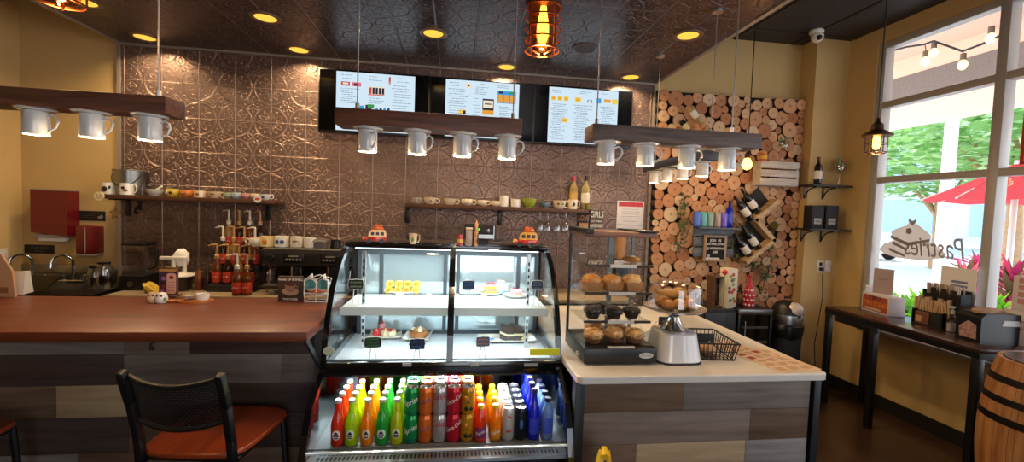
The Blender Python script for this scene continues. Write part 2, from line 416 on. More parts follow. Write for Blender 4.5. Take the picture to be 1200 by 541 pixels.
# the hundred largest as parts, the rest as one
vis = [i for i in range(len(pk)) if pk[i, 1] > .62]; big = set(vis[:100])
for i in vis[:100]:
    bm = bmesh.new(); slice_into(bm, *pk[i], i); put(bm, 'log_slice')
bm = bmesh.new()
for i in range(len(pk)):
    if i not in big: slice_into(bm, *pk[i], i)
put(bm, 'small_log_slices', 'stuff')
b = MB(); b.bb(LX0-.005-logs.location.x, LX1-logs.location.x, 0, .028, 0, LZ1+.008-.4); b.done('backing_board', pm('black_board', '#16110e', .8), logs)

# ------------------------------------------------------------------ ceiling lights
CANW = glow('can_light_amber', '#ffbe48', 1.15); RIM = pm('can_rim', '#8d7a68', .4, metal=.6)
def area(name, loc, size, power, col, rot=(0, 0, 0), shape='DISK', sy=None, spread=None):
    l = bpy.data.lights.new(name, 'AREA'); l.shape = shape; l.size = size; l.energy = power; l.color = col
    if sy: l.size_y = sy
    if spread: l.spread = spread
    o = bpy.data.objects.new(name, l); COL.objects.link(o); o.location = loc; o.rotation_euler = rot; return o
def make_can(label, x, y):
    c = thing('recessed_ceiling_light', label, 'ceiling light', (x, y, ZS), 0, 'recessed lights in the tin ceiling')
    b = MB(); b.lathe([(.098, 0), (.098, -.006), (.092, -.010), (.072, -.008), (.068, .0)], 28, cap0=False, cap1=False); b.done('trim_ring', RIM, c)
    b = MB(); b.lathe([(.069, -.004), (.03, -.0035), (.001, -.003)], 28, cap0=False); b.done('lens', CANW, c)
    return c
cans = [(-2.43, 3.79, 'amber recessed ceiling light nearest the corner of the tin wall and tan wall'), (-1.30, 3.80, 'amber recessed ceiling light close to the tin wall beside first menu screen'),
        (.40, 3.82, 'amber recessed ceiling light close to the tin wall above middle menu screen'), (1.53, 3.83, 'amber recessed ceiling light in the tin ceiling corner above end menu screen'),
        (-2.41, 3.2, 'amber recessed ceiling light in outer row beside copper cage pendant over cup rail'), (-1.31, 3.2, 'amber recessed ceiling light in outer row over the espresso machine side'),
        (-.195, 3.22, 'amber recessed ceiling light in outer row between two cable drops above middle rail'), (1.54, 2.87, 'amber recessed ceiling light nearest the slanting edge of tin ceiling')]
c0 = None
for x, y, lb in cans:
    c0 = make_can(lb, x, y) if c0 is None else (dup(c0, lb, (x, y, ZS)), c0)[1]
    area('can_light_lamp', (x, y, ZS-.012), .12, 8.5 if x > -1 else 6.5, (1, .72, .40), spread=2.6)
sp = thing('ceiling_speaker', 'unlit grey round speaker grille in the tin ceiling', 'speaker', (.924, 3.25, ZS))
b = MB(); b.lathe([(.095, 0), (.095, -.006), (.088, -.009), (.08, -.006), (.078, -.004)], 28, cap0=False, cap1=False); b.done('rim', pm('speaker_rim', '#6d6463', .4, metal=.6), sp)
b = MB(); b.lathe([(.079, -.004), (.001, -.006)], 28, cap0=False); b.done('grille', pm('speaker_grille', '#575052', .6, metal=.4, bump=.6, bscale=300), sp)

# ------------------------------------------------------------------ cup rail pendants
RWOOD = wood('rail_walnut', '#472a1e', '#84503a', 'X', 1.4, .5); RWOODB = wood('rail_grey_walnut', '#493b35', '#7b6357', 'X', 1.4, .55)
CUPW = pm('cup_glaze', '#dcdad8', .1, spec=.6, coat=.6)
BULB = glow('warm_bulb', '#ffb14e', 1.5)
CABLE = pm('steel_cable', '#b9b4af', .3, metal=.8)
def cup_shade(parent, x, rot):
    """cup hung upside down under its saucer, round a bulb"""
    b = MB(); b.lathe([(.014, -.006), (.033, -.008), (.0345, -.012), (.0355, -.05), (.0365, -.088), (.0355, -.09), (.034, -.088), (.033, -.05), (.031, -.014), (.012, -.012)], 28, c=(x, 0, 0), cap0=False, cap1=False)
    c = b.done('cup_shade', CUPW, parent)
    b = MB(); b.lathe([(.03, -.0005), (.050, -.0005), (.056, .003), (.0575, .001), (.051, -.006), (.03, -.0075)], 32, c=(x, 0, 0), cap0=True, cap1=True); b.done('saucer', CUPW, c)
    b = MB(); h = [(.034, -.024), (.048, -.018), (.061, -.026), (.065, -.042), (.058, -.060), (.046, -.070), (.036, -.074)]
    ct, s_ = math.cos(rot), math.sin(rot)
    b.tube([(x+r*ct, r*s_, z) for r, z in h], .0042, 8); b.done('handle', CUPW, c)
    b = MB(); b.ball((x, 0, -.066), (.021, .021, .024), 14); b.lathe([(.013, -.01), (.013, -.045)], 12, c=(x, 0, 0)); b.done('bulb', BULB, c)
    return c
def rail(label, p0, p1, xs, mat, cables, zb=1.895, hh=.062, dd=.115, hang=0.2, rots=None, ztop=ZS):
    p0 = Vector(p0); p1 = Vector(p1); L = (p1-p0).length; rz = math.atan2(p1.y-p0.y, p1.x-p0.x)
    o = thing('cup_rail_pendant', label, 'pendant lamp', (p0.x, p0.y, zb), rz, None)
    b = MB(); b.bb(0, L, -dd/2, dd/2, 0, hh, .004); b.done('beam', mat, o)
    for k, x in enumerate(xs): cup_shade(o, x, (rots[k] if rots else hang)-rz)
    for x in xs:
        l = bpy.data.lights.new('cup_lamp', 'POINT'); l.energy = 1.6; l.color = (1, .72, .4); l.shadow_soft_size = .02
        q = bpy.data.objects.new('cup_lamp', l); COL.objects.link(q); q.location = Matrix.Rotation(rz, 3, 'Z') @ Vector((x, 0, 0)) + Vector((p0.x, p0.y, zb-.098))
    for x in cables:
        b = MB(); b.tube([(x, 0, hh), (x, 0, ztop-zb)], .0028, 6); b.cyl((x, 0, hh), (x, 0, hh+.03), .008, n=8); b.cyl((x, 0, ztop-zb-.015), (x, 0, ztop-zb), .03, n=16); b.done('cable', CABLE, o)
    return o
RY = 1.75
def rx(px, y=165): return onY(px, y, RY).x
def rail_px(label, x0, x1, cups, mat, cabs, **k):
    a = k.pop('X0', None) or rx(x0); e = rx(x1)
    return rail(label, (a, RY, 0), (e, RY, 0), [rx(c)-a for c in cups], mat, [rx(c, 60)-a for c in cabs], **k)
rail_px('long wooden cup rail pendant above the bar, cut off by the frame', 0, 206, [43, 108, 176], RWOOD, [186], X0=-1.83, hang=.05)
rail_px('brown wooden cup rail pendant with four cups in front of the menu screens', 396, 609, [431, 489, 542, 595], RWOOD, [420, 604], rots=[-.9, -.35, -.35, -.3])
rail_px('wooden cup rail pendant with four cups above the bread case', 689, 883, [711, 757, 806, 853], RWOODB, [703, 863], rots=[-.3, -.3, -1.0, -.3])
q0, q1 = onZ(774, 65, ZS), onZ(841, 12, ZS); dv = (q1-q0).normalized()
e0, e1 = q0-dv*.10, q1+dv*.02; LL = (e1-e0).length
rail('shorter dark cup rail pendant slanting away behind the bread case rail', e0, e1, [LL*f for f in (.10, .36, .62, .90)], pm('rail_dark', '#45424a', .5, noise=.3, nscale=20), [.10, LL-.02], zb=1.945, hh=.06, hang=.1)

# ------------------------------------------------------------------ cage pendants
IRON = pm('dark_bronze', '#3b2419', .4, metal=.7); COPPER = pm('copper_cage', '#7a4326', .35, metal=.9)
AMBER = thin_glass('amber_glass', (1, .62, .3), extra=.03); FIL = glow('filament_bulb', '#ffab45', 9)
def cage(label, loc, r, h, ztop, rings=5, big=True, lamp=8):
    o = thing('cage_pendant', label, 'pendant lamp', loc)           # loc: bottom of the cage
    b = MB(); b.tube([(0, 0, h+.1), (0, 0, ztop-loc[2])], .004, 6); b.cyl((0, 0, ztop-loc[2]-.02), (0, 0, ztop-loc[2]), .05, n=20); b.done('cord', BLACK, o)
    b = MB(); b.lathe([(r*1.05, h), (r*1.08, h+.012), (r*.9, h+.03), (r*.45, h+.055), (r*.4, h+.09), (.012, h+.11)] if big else [(r*1.45, h-.01), (r*1.5, h), (r*.9, h+.02), (r*.6, h+.03), (r*.55, h+.06), (r*.25, h+.075), (.008, h+.10)], 28); b.done('cap', IRON, o)
    b = MB()
    for i in range(rings):
        z = h*(.06+i*.9/(rings-1)); b.tube([(r*math.cos(a), r*math.sin(a), z) for a in [2*PI*k/28 for k in range(28)]], r*.05, 6, closed=True)
    for i in range(4 if big else 6):
        a = 2*PI*(i+.35)/(4 if big else 6); ca, sa = math.cos(a), math.sin(a)
        b.tube([(r*ca, r*sa, h), (r*ca, r*sa, h*.08), (r*.75*ca, r*.75*sa, 0), (r*.2*ca, r*.2*sa, -.004)], r*.05, 6)
    b.done('cage', COPPER if big else IRON, o)
    if big:
        b = MB(); b.lathe([(r*.78, h), (r*.8, h*.12), (r*.6, h*.04), (.001, h*.03)], 24, cap0=False, cap1=False); b.done('glass_jar', AMBER, o)
    b = MB(); b.lathe([(.012, h), (.016, h*.86), (r*.34, h*.6), (r*.36, h*.4), (r*.22, h*.25), (.001, h*.22)], 18); b.done('bulb', FIL, o)
    l = bpy.data.lights.new('pendant_lamp', 'POINT'); l.energy = lamp; l.color = (1, .55, .22); l.shadow_soft_size = .03
    q = bpy.data.objects.new('pendant_lamp', l); COL.objects.link(q); q.location = (loc[0], loc[1], loc[2]-.03)
    return o
p = onY(635, 63, 1.9); cage('copper cage pendant with glowing amber jar hanging over the pastry case', p, .074, .2, ZS)
p = onY(70, 6, 1.9); cage('copper cage pendant at the top corner above the bar, only its base showing', p, .074, .2, ZS)
p = onY(1026, 180, 2.3); cage('small dark cage pendant with bare bulb in front of the window', p, .052, .11, ZC, 3, False, 3)
p = onY(875, 199, 3.5)
o = thing('bulb_pendant', 'bare amber bulb on a black cord in front of the log slices', 'pendant lamp', p)
b = MB(); b.tube([(0, 0, .15), (0, 0, ZC-p.z)], .004, 6); b.cyl((0, 0, ZC-p.z-.02), (0, 0, ZC-p.z), .05); b.done('cord', BLACK, o)
b = MB(); b.lathe([(.02, .10), (.024, .13), (.012, .155)], 16); b.done('socket', IRON, o)
b = MB(); b.lathe([(.001, 0), (.03, .012), (.042, .045), (.03, .08), (.018, .102)], 18); b.done('bulb', FIL, o)
l = bpy.data.lights.new('bulb_lamp', 'POINT'); l.energy = 2; l.color = (1, .55, .22); l.shadow_soft_size = .04
q = bpy.data.objects.new('bulb_lamp', l); COL.objects.link(q); q.location = p+Vector((0, -.06, 0))

# ------------------------------------------------------------------ menu screens
BLUEW = glow('menu_screen_light', '#cfe4f2', .85)
def scr(key, c, e=.8): return glow('screen_'+key, c, e)
SC = [scr('text', '#5b6b84'), scr('red', '#c8484a'), scr('orange', '#e8a23c'), scr('blue', '#3aa0dc'), scr('green', '#3f9a4a'), scr('dark', '#3a2f3f'), scr('cream', '#efe2c8'), scr('pink', '#e0707a'), scr('yellow', '#f0d050')]
def tv(label, xc, sx0, sx1, draw):
    """xc: centre; screen picture from sx0 to sx1 (local)"""
    o = thing('menu_screen', label, 'menu screen', (xc, D-.02, 2.475))
    w, h = .925, .53
    b = MB(); b.bb(-w/2, w/2, -.075, -.03, -h/2, h/2, .006); b.bb(-.2, .2, -.03, 0, -.15, .15); b.done('casing', BLACK, o)
    b = MB(); b.quad([(-w/2+.01, -.0755, -h/2+.014), (w/2-.01, -.0755, -h/2+.014), (w/2-.01, -.0755, h/2-.01), (-w/2+.01, -.0755, h/2-.01)]); b.done('dark_glass', pm('screen_black', '#050507', .08), o, smooth=False)
    y0, y1 = -h/2+.02, h/2-.018
    b = MB(); b.quad([(sx0, -.0765, y0), (sx1, -.0765, y0), (sx1, -.0765, y1), (sx0, -.0765, y1)]); pic = b.done('menu_picture', BLUEW, o, smooth=False)
    tx_ = MB(); pics = []; W = sx1-sx0; Hh = y1-y0
    def R(u0, u1, v0, v1, m, lift=0):
        if lift == 0 and v1-v0 > .0085: pics.append(MB())
        b = pics[-1] if v1-v0 > .0085 else tx_
        b.quad([(sx0+W*u0, -.0772-lift, y1-Hh*v1), (sx0+W*u1, -.0772-lift, y1-Hh*v1), (sx0+W*u1, -.0772-lift, y1-Hh*v0), (sx0+W*u0, -.0772-lift, y1-Hh*v0)], m)
    def lines(u0, u1, v0, v1, n, sd):
        rd = random.Random(sd)
        for i in range(n):
            v = v0+(v1-v0)*i/max(n-1, 1); a = u0+rd.uniform(0, .04); e = u1-rd.uniform(0, (u1-u0)*.4); u = a
            while u < e: q = rd.uniform(.015, .045); R(u, min(u+q, e), v, v+.008, 0); u += q+.008
    draw(R, lines); tx_.done('menu_lettering', SC, o, smooth=False)
    for q in pics: q.done('menu_photo', SC, o, smooth=False)
    return o
def draw1(R, L):
    for u0, u1, s in ((.05, .27, 1), (.38, .60, 2), (.76, .92, 3)): L(u0, u1, .05, .11, 2, s)
    R(.06, .17, .17, .24, 1); R(.08, .15, .185, .215, 6, .0002); R(.2, .31, .17, .24, 7); R(.22, .27, .19, .23, 5, .0002)
    R(.40, .61, .22, .37, 6); [R(.415+.04*i, .445+.04*i, .24, .35, [1, 5, 5, 5, 5][i], .0002) for i in range(5)]; R(.40, .61, .355, .375, 7, .0004)
    R(.66, .685, .04, .16, 1); R(.665, .68, .12, .18, 2, .0002)
    L(.04, .3, .28, .52, 8, 4); L(.70, .97, .18, .62, 10, 5); L(.38, .64, .42, .50, 3, 6)
    R(.27, .35, .56, .70, 3); R(.22, .27, .60, .70, 3); R(.37, .45, .54, .70, 5); R(.40, .48, .53, .60, 4, .0002); R(.38, .43, .62, .7, 7, .0004)
    for i in range(4): R(.50+.05*i, .53+.05*i, .58, .70, [3, 5, 3, 5][i])
    L(.04, .6, .80, .95, 5, 8); L(.70, .97, .68, .92, 6, 9)
def draw2(R, L):
    L(.03, .22, .05, .10, 2, 11); L(.45, .55, .04, .06, 1, 12); L(.68, .93, .05, .08, 2, 13)
    R(.26, .345, .05, .13, 6); R(.29, .32, .07, .10, 5, .0002); L(.03, .34, .16, .62, 12, 14); L(.37, .58, .10, .22, 5, 15); L(.36, .47, .30, .60, 6, 16)
    R(.50, .655, .30, .58, 5); R(.51, .645, .33, .46, 6, .0002); R(.53, .62, .38, .40, 5, .0004); R(.50, .655, .50, .58, 2, .0002)
    R(.70, .955, .14, .36, 3); [R(.71+.085*i, .775+.085*i, .21, .35, 2, .0002) for i in range(3)]; R(.72, .78, .15, .19, 5, .0002); R(.87, .93, .15, .19, 4, .0002)
    R(.18, .28, .52, .60, 8); R(.24, .275, .53, .60, 5, .0002); L(.70, .94, .42, .64, 7, 17); L(.03, .95, .82, .94, 4, 18)
def draw3(R, L):
    L(.03, .22, .05, .09, 2, 21); L(.40, .62, .05, .08, 2, 22); L(.72, .92, .06, .08, 1, 23)
    for u in (.03, .12, .21): R(u, u+.07, .16, .24, 8); R(u+.015, u+.05, .18, .225, 2, .0002)
    R(.37, .46, .16, .25, 8); R(.39, .43, .18, .23, 2, .0002); R(.55, .62, .19, .25, 3); R(.565, .6, .2, .25, 6, .0002); R(.68, .75, .15, .24, 3); R(.79, .89, .16, .22, 2); R(.91, .99, .15, .24, 8)
    for k, (u0, u1) in enumerate(((.03, .28), (.36, .64), (.74, .97))): L(u0, u1, .30, .93, 20, 30+k)
    R(.2, .28, .55, .63, 8); R(.22, .26, .57, .61, 2, .0002)
def sx(xc, px): return onY(px, 120, D-.09).x-xc
for lb, xc, a, e, dr in (('wall menu screen nearest the bar end, with bottles pictured on it', -.715, 394, 486, draw1), ('middle wall menu screen with a photo of three orange drinks', .21, 522, 608, draw2),
                         ('wall menu screen closest to the log slices, columns of small print', 1.13, 643, 724, draw3)): tv(lb, xc, sx(xc, a), sx(xc, e), dr)
# ================================================================== BAR, STOOLS, COUNTERS
BARTOP = wood('bar_top_mahogany', '#54230f', '#7c3a20', 'X', .7, .42, .08, .05)
PL = [wood('plank_dark', '#3a2b24', '#54423a', 'X', .8, .6), wood('plank_brown', '#55402f', '#7a6049', 'X', .8, .6), wood('plank_grey', '#665c54', '#8a7f75', 'X', .8, .6),
      wood('plank_taupe', '#6b5b4e', '#8c7c6d', 'X', .8, .6), wood('plank_pale', '#a08664', '#bfa47e', 'X', .8, .6), wood('plank_ash', '#7f7873', '#a09892', 'X', .8, .6)]
SEAM = pm('seam_shadow_gap', '#15100d', .9)
def planks(b, rows, Y, th=.012):
    """rows: (z_top, z_bottom, [(x0, x1, tone)]) of boards fixed to a backing"""
    for z1, z0, xs in rows:
        for x0, x1, m in xs: b.bb(x0+.0008, x1-.0008, Y, Y+th, z0+.0008, z1-.0008, .0008, m)
# bar
YF, YK, ZB, XB1 = 1.865, 2.54, 1.07, -.592
bar = thing('bar_counter', 'long bar with reddish wood top and mixed dark plank front', 'bar counter', (-2, 2.2, 0))
def L(o, *v): return tuple(a-b_ for a, b_ in zip(v, o.location))
b = MB(); b.bb(-1.3, XB1+2, YF-2.2, YK-2.2, ZB-.042, ZB, .006); b.done('counter_top', BARTOP, bar)
YC = 2.15
def bx_(px, py): return onY(px, py, YC)
zs = [ZB-.043]+[bx_(200, y).z for y in (415, 450, 487)]; zs += [zs[-1]-.165*k for k in (1, 2, 3)]
zs[-1] = .02
X_ = lambda px: bx_(px, 440).x+2
XE = XB1+2-.02
b = MB()
rows = [(zs[0], zs[1], [(-1.28, X_(145), 2), (X_(145), X_(222), 3), (X_(222), XE, 0)]), (zs[1], zs[2], [(-1.28, X_(145), 0), (X_(145), X_(330), 2), (X_(330), XE, 2)]),
        (zs[2], zs[3], [(-1.28, X_(65), 1), (X_(65), X_(152), 4), (X_(152), X_(260), 2), (X_(260), XE, 0)]), (zs[3], zs[4], [(-1.28, X_(150), 0), (X_(150), X_(300), 1), (X_(300), XE, 0)]),
        (zs[4], zs[5], [(-1.28, X_(90), 2), (X_(90), XE, 1)]), (zs[5], zs[6], [(-1.28, X_(200), 0), (X_(200), XE, 0)])]
planks(b, rows, YC-2.2); b.done('plank_front', PL, bar)
b = MB(); b.bb(-1.29, XE-.002, YC-2.2+.0125, YK-2.2-.05, .02, ZB-.043); b.done('carcass', pm('bar_carcass', '#1d1714', .8), bar)
p = bx_(364, 402)
b = MB(); w0 = XB1+2-.055; b.bb(w0, w0+.045, YF-2.2+.03, YC-2.2-.001, ZB-.05, ZB-.043); b.bb(w0, w0+.045, YC-2.2-.008, YC-2.2-.001, ZB-.29, ZB-.05); b.prism([(YF-2.2+.06, ZB-.05), (YC-2.2-.008, ZB-.25), (YC-2.2-.008, ZB-.22), (YF-2.2+.10, ZB-.05)], 'X', w0+.016, w0+.028); b.done('bracket', pm('grey_bracket', '#6f7478', .35, metal=.8), bar)
for px in (183, 339):
    b = MB(); q = bx_(px, 398); x = q.x+2; b.cyl((x, YC-2.2, q.z), (x, YC-2.2-.012, q.z), .012, n=14); b.tube([(x, YC-2.2-.01, q.z), (x, YC-2.2-.035, q.z-.008), (x, YC-2.2-.04, q.z-.03), (x, YC-2.2-.025, q.z-.038), (x, YC-2.2-.02, q.z-.025)], .004, 8); b.done('purse_hook', BLACK, bar)

# bar stools
t = NT('perforated_steel'); co = t.n('TexCoord').outputs['Object']; sp = t.n('SeparateXYZ', {0: co})
fx = t.ma('DIVIDE', sp.outputs[0], .0085); fz = t.ma('DIVIDE', sp.outputs[2], .0074)
row = t.ma('FLOOR', fz); fx = t.ma('ADD', fx, t.ma('MULTIPLY', t.ma('MODULO', row, 2), .5))
dx = t.ma('SUBTRACT', t.ma('FRACT', fx), .5); dz = t.ma('SUBTRACT', t.ma('FRACT', fz), .5)
rr = t.ma('SQRT', t.ma('ADD', t.ma('MULTIPLY', dx, dx), t.ma('MULTIPLY', dz, dz)))
bs = t.bsdf(Base_Color=lin('#141416'), Roughness=.35); tr = t.n('BsdfTransparent')
mx = t.n('MixShader', {0: t.ma('GREATER_THAN', rr, .25), 1: tr.outputs[0], 2: bs.outputs[0]}); PERF = t.surf(mx.outputs[0])
SEATW = wood('stool_seat_cherry', '#7a2f12', '#a9481d', 'Y', .7, .3, .3, .04)
def make_stool(label, loc, rz):
    o = thing('bar_stool', label, 'bar stool', loc, rz, 'bar stools')
    zs_ = .665
    b = MB(); out = []
    for i in range(40):
        a = 2*PI*i/40; k = (abs(math.cos(a))**4.6+abs(math.sin(a))**4.6)**(-1/4.6); out.append((.205*k*math.cos(a)*(1+.06*math.sin(a)), .20*k*math.sin(a)+.0))
    b.prism(out, 'Z', zs_-.022, zs_); s_ = b.done('seat', SEATW, o)
    md = s_.modifiers.new('soft_edge', 'BEVEL'); md.width = .007; md.segments = 3; md.limit_method = 'ANGLE'
    b = MB(); b.tube([(.175*c, .17*s2, zs_-.034) for c, s2 in [(1, 1), (-1, 1), (-1, -1), (1, -1)]], .011, 8, closed=True); b.done('seat_frame', BLACK, o)
    for sx_ in (-1, 1):
        b = MB(); pts = [(sx_*.195, -.235, 0), (sx_*.182, -.20, .35), (sx_*.170, -.185, .62), (sx_*.168, -.195, .72), (sx_*.170, -.225, .86), (sx_*.172, -.262, .985)]
        for a, c in zip(pts, pts[1:]):
            v = Vector(c)-Vector(a); b.box((Vector(a)+Vector(c))/2, (.026, .030, v.length+.012), .004, v.to_track_quat('Z', 'X').to_matrix().to_4x4() @ Matrix.Rotation(PI/2, 4, 'Z') if False else Matrix.Rotation(-math.atan2(v.y, v.z), 4, 'X'))
        b.done('leg', BLACK, o)
        b = MB(); v = Vector((sx_*.02, .03, -(zs_-.03))); b.tube([(sx_*.172, .168, zs_-.03), (sx_*.20, .205, 0)], .013, 8); b.done('leg', BLACK, o)
    def bow(z, yb, k): return [(x, yb-.030*(1-(x/.166)**2)*k, z+.028*(x/.166)**2) for x in [-.166+.332*i/14 for i in range(15)]]
    b = MB(); b.tube([(x, y, z+.0) for x, y, z in bow(.945, -.245, 1)], .010, 8); b.tube(bow(.775, -.205, 1), .010, 8); b.done('back_rail', BLACK, o)
    b = MB(); A, B_ = bow(.775, -.205, 1), bow(.945, -.245, 1); mid = [tuple((Vector(p)+Vector(q))/2) for p, q in zip(A, B_)]
    for r0, r1 in ((A, mid), (mid, B_)):
        for i in range(14): b.quad([r0[i], r0[i+1], r1[i+1], r1[i]])
    b.done('backrest', PERF, o)
    for z, r in ((.24, .20),):
        b = MB(); b.tube([(.196, -.21, z), (.196, .195, z)], .009, 8); b.tube([(-.196, -.21, z), (-.196, .195, z)], .009, 8); b.tube([(-.196, .19, z+.04), (.196, .19, z+.04)], .011, 8); b.tube([(-.196, -.21, z+.04), (.196, -.21, z+.04)], .009, 8); b.done('foot_rail', BLACK, o)
    return o
s0 = onZ(258, 500, .665)
st = make_stool('black bar stool with perforated metal back and cherry seat, whole back in view', (s0.x, s0.y, 0), R_(-7))
d2 = onZ(30, 480, .665)-onZ(333, 470, .665)
dup(st, 'black bar stool with cherry seat mostly cut off at the picture edge', (s0.x+d2.x, s0.y+d2.y, 0), R_(-10))

# white counter
wc = thing('display_counter', 'white topped counter with grey and brown plank front', 'counter', (1.1, 2.4, 0))
b = MB(); b.prism(rrect(.527-1.1, 1.705-1.1, 1.745-2.4, 3.12-2.4, .03), 'Z', .878, .912); o = b.done('counter_top', pm('white_quartz', '#e4dcd2', .18, coat=.2, noise=.03, nscale=30), wc)
md = o.modifiers.new('soft_edge', 'BEVEL'); md.width = .006; md.segments = 3; md.limit_method = 'ANGLE'
YP_ = 1.79
def Q(px, py): v = onY(px, py, YP_); return v
zz = [.877]+[onY(800, y, YP_).z for y in (442, 481, 518)]; zz += [zz[-1]-.152*k for k in (1, 2, 3)]
X_ = lambda px: onY(px, 480, YP_).x-1.1
XA, XZ = .575-1.1, 1.655-1.1
b = MB()
planks(b, [(zz[0], zz[1], [(XA, X_(828), 3), (X_(828), XZ, 1)]), (zz[1], zz[2], [(XA, X_(800), 1), (X_(800), XZ, 2)]), (zz[2], zz[3], [(XA, X_(880), 3), (X_(880), XZ, 1)]),
           (zz[3], zz[4], [(XA, X_(748), 1), (X_(748), X_(876), 4), (X_(876), XZ, 5)]), (zz[4], zz[5], [(XA, X_(820), 2), (X_(820), XZ, 3)]), (zz[5], .02, [(XA, X_(720), 0), (X_(720), XZ, 1)])], YP_-2.4)
b.done('plank_front', PL, wc)
b = MB()
planks(b, [], 0)
for k in range(6):
    z1, z0 = zz[k], (zz[k+1] if k < 5 else .02); b.bb(XZ-.001, XZ+.011, YP_-2.4+.03, 3.05-2.4, z0+.001, z1-.001, .001, [3, 1, 2, 5, 1, 3][k])
b.done('plank_side', PL, wc)
b = MB(); b.bb(XA, XZ-.002, YP_-2.4+.0125, 3.05-2.4, .02, .877); b.done('carcass', pm('bar_carcass', '#1d1714', .8), wc)
LEGC = pm('painted_steel_leg', '#1e2529', .4, metal=.3)
for x0, x1 in ((XA-.045, XA-.002), (XZ+.012, XZ+.045)):
    b = MB(); b.bb(x0, x1, YP_-2.4-.012, YP_-2.4+.04, 0, .8775, .003); b.done('corner_leg', LEGC, wc)

# back counter under the tin wall
STONE = pm('beige_laminate', '#a08d73', .35, noise=.15, nscale=40)
CAB = pm('dark_cabinet', '#1f1a18', .6)
BZ = .885
q = onZ(140, 346, BZ); BXL, BYF = q.x-.11, q.y
bc = thing('back_counter', 'low work counter with beige top against the tin wall', 'counter', (0, 3.6, 0))
b = MB(); b.bb(BXL, 1.5, BYF-3.6, D-.022-3.6, BZ-.035, BZ, .004); b.done('counter_top', STONE, bc)
b = MB(); b.bb(BXL+.02, 1.48, BYF+.03-3.6, D-.03-3.6, 0, BZ-.036); b.done('cabinet', CAB, bc)
for k in range(6):
    w = (1.46-BXL)/6; b = MB(); b.bb(BXL+.03+w*k, BXL+.02+w*(k+1)-.008, BYF+.012-3.6, BYF+.029-3.6, .08, BZ-.05, .003); dd_ = b.done('cabinet_door', pm('cabinet_door', '#2a2320', .5), bc)

# ================================================================== PASTRY CASE
KC = 1.15                                   # the whole case stands a little farther back than first measured
CX0, CX1 = -.505, .455
case = thing('pastry_case', 'black curved glass refrigerated pastry case over open drinks shelf', 'display case', (0, 2.0, 0))
PG = [(1.748, .985), (1.757, 1.03), (1.772, 1.08), (1.795, 1.14), (1.826, 1.20), (1.868, 1.262), (1.92, 1.32), (1.985, 1.37), (2.05, 1.403), (2.11, 1.42)]   # glass (y,z)
PLOW = [(1.748, .985), (1.735, .95), (1.66, .918), (1.585, .875), (1.54, .80), (1.505, .71), (1.49, .62), (1.485, .5), (1.485, .3), (1.50, .255)]
YBK = 2.60; MIRY = 2.25; MIRL = 2.0; ZDECK = .955; ZLOW = .697
sh = lambda pr: [(y-2.0, z) for y, z in pr]
CB = pm('case_black', '#0e0e10', .16, spec=.6, coat=.5)
full = sh(PG[::-1]+PLOW[1:])
inner = [(y+.022*((i > 0) and 1), z-.012) for i, (y, z) in enumerate(full)]
LINER = pm('case_liner_white', '#d7dcdd', .3); LINERP = pm('case_perforated', '#cfd6d9', .35, noise=.25, nscale=160)
MIRROR = pm('door_mirror', '#c4d6db', .04, metal=.62)
for nm, x0, x1 in (('side_frame', CX0, CX0+.022), ('side_frame', CX1-.022, CX1)):
    b = MB(); n = len(full)
    off = []
    for i, (y, z) in enumerate(full):
        a = Vector(full[max(i-1, 0)]); c = Vector(full[min(i+1, n-1)]); d = (c-a).normalized(); nn = Vector((-d.y, d.x))
        if nn.x < 0: nn = -nn
        w = .026 if z > .9 else .03
        off.append((y+nn.x*w, z+nn.y*w if True else z))
    for i in range(n-1):
        poly = [full[i], full[i+1], off[i+1], off[i]]; b.prism(poly, 'X', x0, x1)
    b.bb(x0, x1, .11, YBK-2, 1.395, 1.42); b.bb(x0, x1, YBK-2-.05, YBK-2, .255, 1.396); b.bb(x0, x1, -.245, YBK-2, .935, .985)
    f_ = b.done(nm, CB, case)
    # outside cladding of the lower half, bright reflecting liner inside
for x, sgn in ((CX0+.006, 1), (CX1-.006, -1)):
    poly = [(y-2, z) for y, z in PLOW]+[(YBK-2.0, .255), (YBK-2.0, .95)]
    b = MB(); b.prism([(y+.012, z) for y, z in poly], 'X', x, x+.004*sgn); b.done('side_panel', BLACKM, case)
    poly2 = [(y+.03, z) for y, z in sh(PLOW[2:6])]+[(-.36, ZLOW)]+[(MIRL-2, ZLOW-.0), (MIRL-2, .93)]
    b = MB(); b.prism(poly2, 'X', x+.005*sgn, x+.0075*sgn); b.done('side_mirror', pm('side_mirror', '#b9c3c6', .05, metal=1), case)
    # upper side glass
    poly3 = [(y+.012, z-.006) for y, z in sh(PG)]+[(YBK-2.05, 1.40), (YBK-2.05, .985)]
    b = MB(); b.prism(poly3, 'X', x, x+.003*sgn); b.done('side_glass', CASEGL, case)
# front glass in two leaves with the black mullion
xm = onY(529, 350, 1.83).x
for x0, x1 in ((CX0+.021, xm-.012), (xm+.012, CX1-.021)):
    b = MB(); b.sheet(sh(PG), x0, x1); b.done('front_glass', CASEGL, case)
b = MB()
for i in range(len(PG)-1):
    (y0, z0), (y1, z1) = sh(PG)[i], sh(PG)[i+1]; b.prism([(y0-.004, z0), (y1-.004, z1+.003), (y1+.02, z1-.004), (y0+.02, z0)], 'X', xm-.013, xm+.013)
b.done('mullion', CB, case)
b = MB(); b.bb(CX0, CX1, .10, YBK-2, 1.413, 1.432, .003); b.bb(CX0, CX1, .095, .13, 1.402, 1.426, .003); b.done('top_panel', CB, case)
b = MB(); b.bb(CX0, CX1, -.262, -.215, .925, .985, .006); b.done('front_band', CB, case)
for px in (477, 556, 622):
    b = MB(); v = onY(px, 427, 1.737); w = .035 if px < 600 else .055
    b.bb(v.x-w/2, v.x+w/2, -.266, -.2625, v.z-.006, v.z+.006); b.done('badge', pm('badge_silver', '#a9a9aa', .4), case)
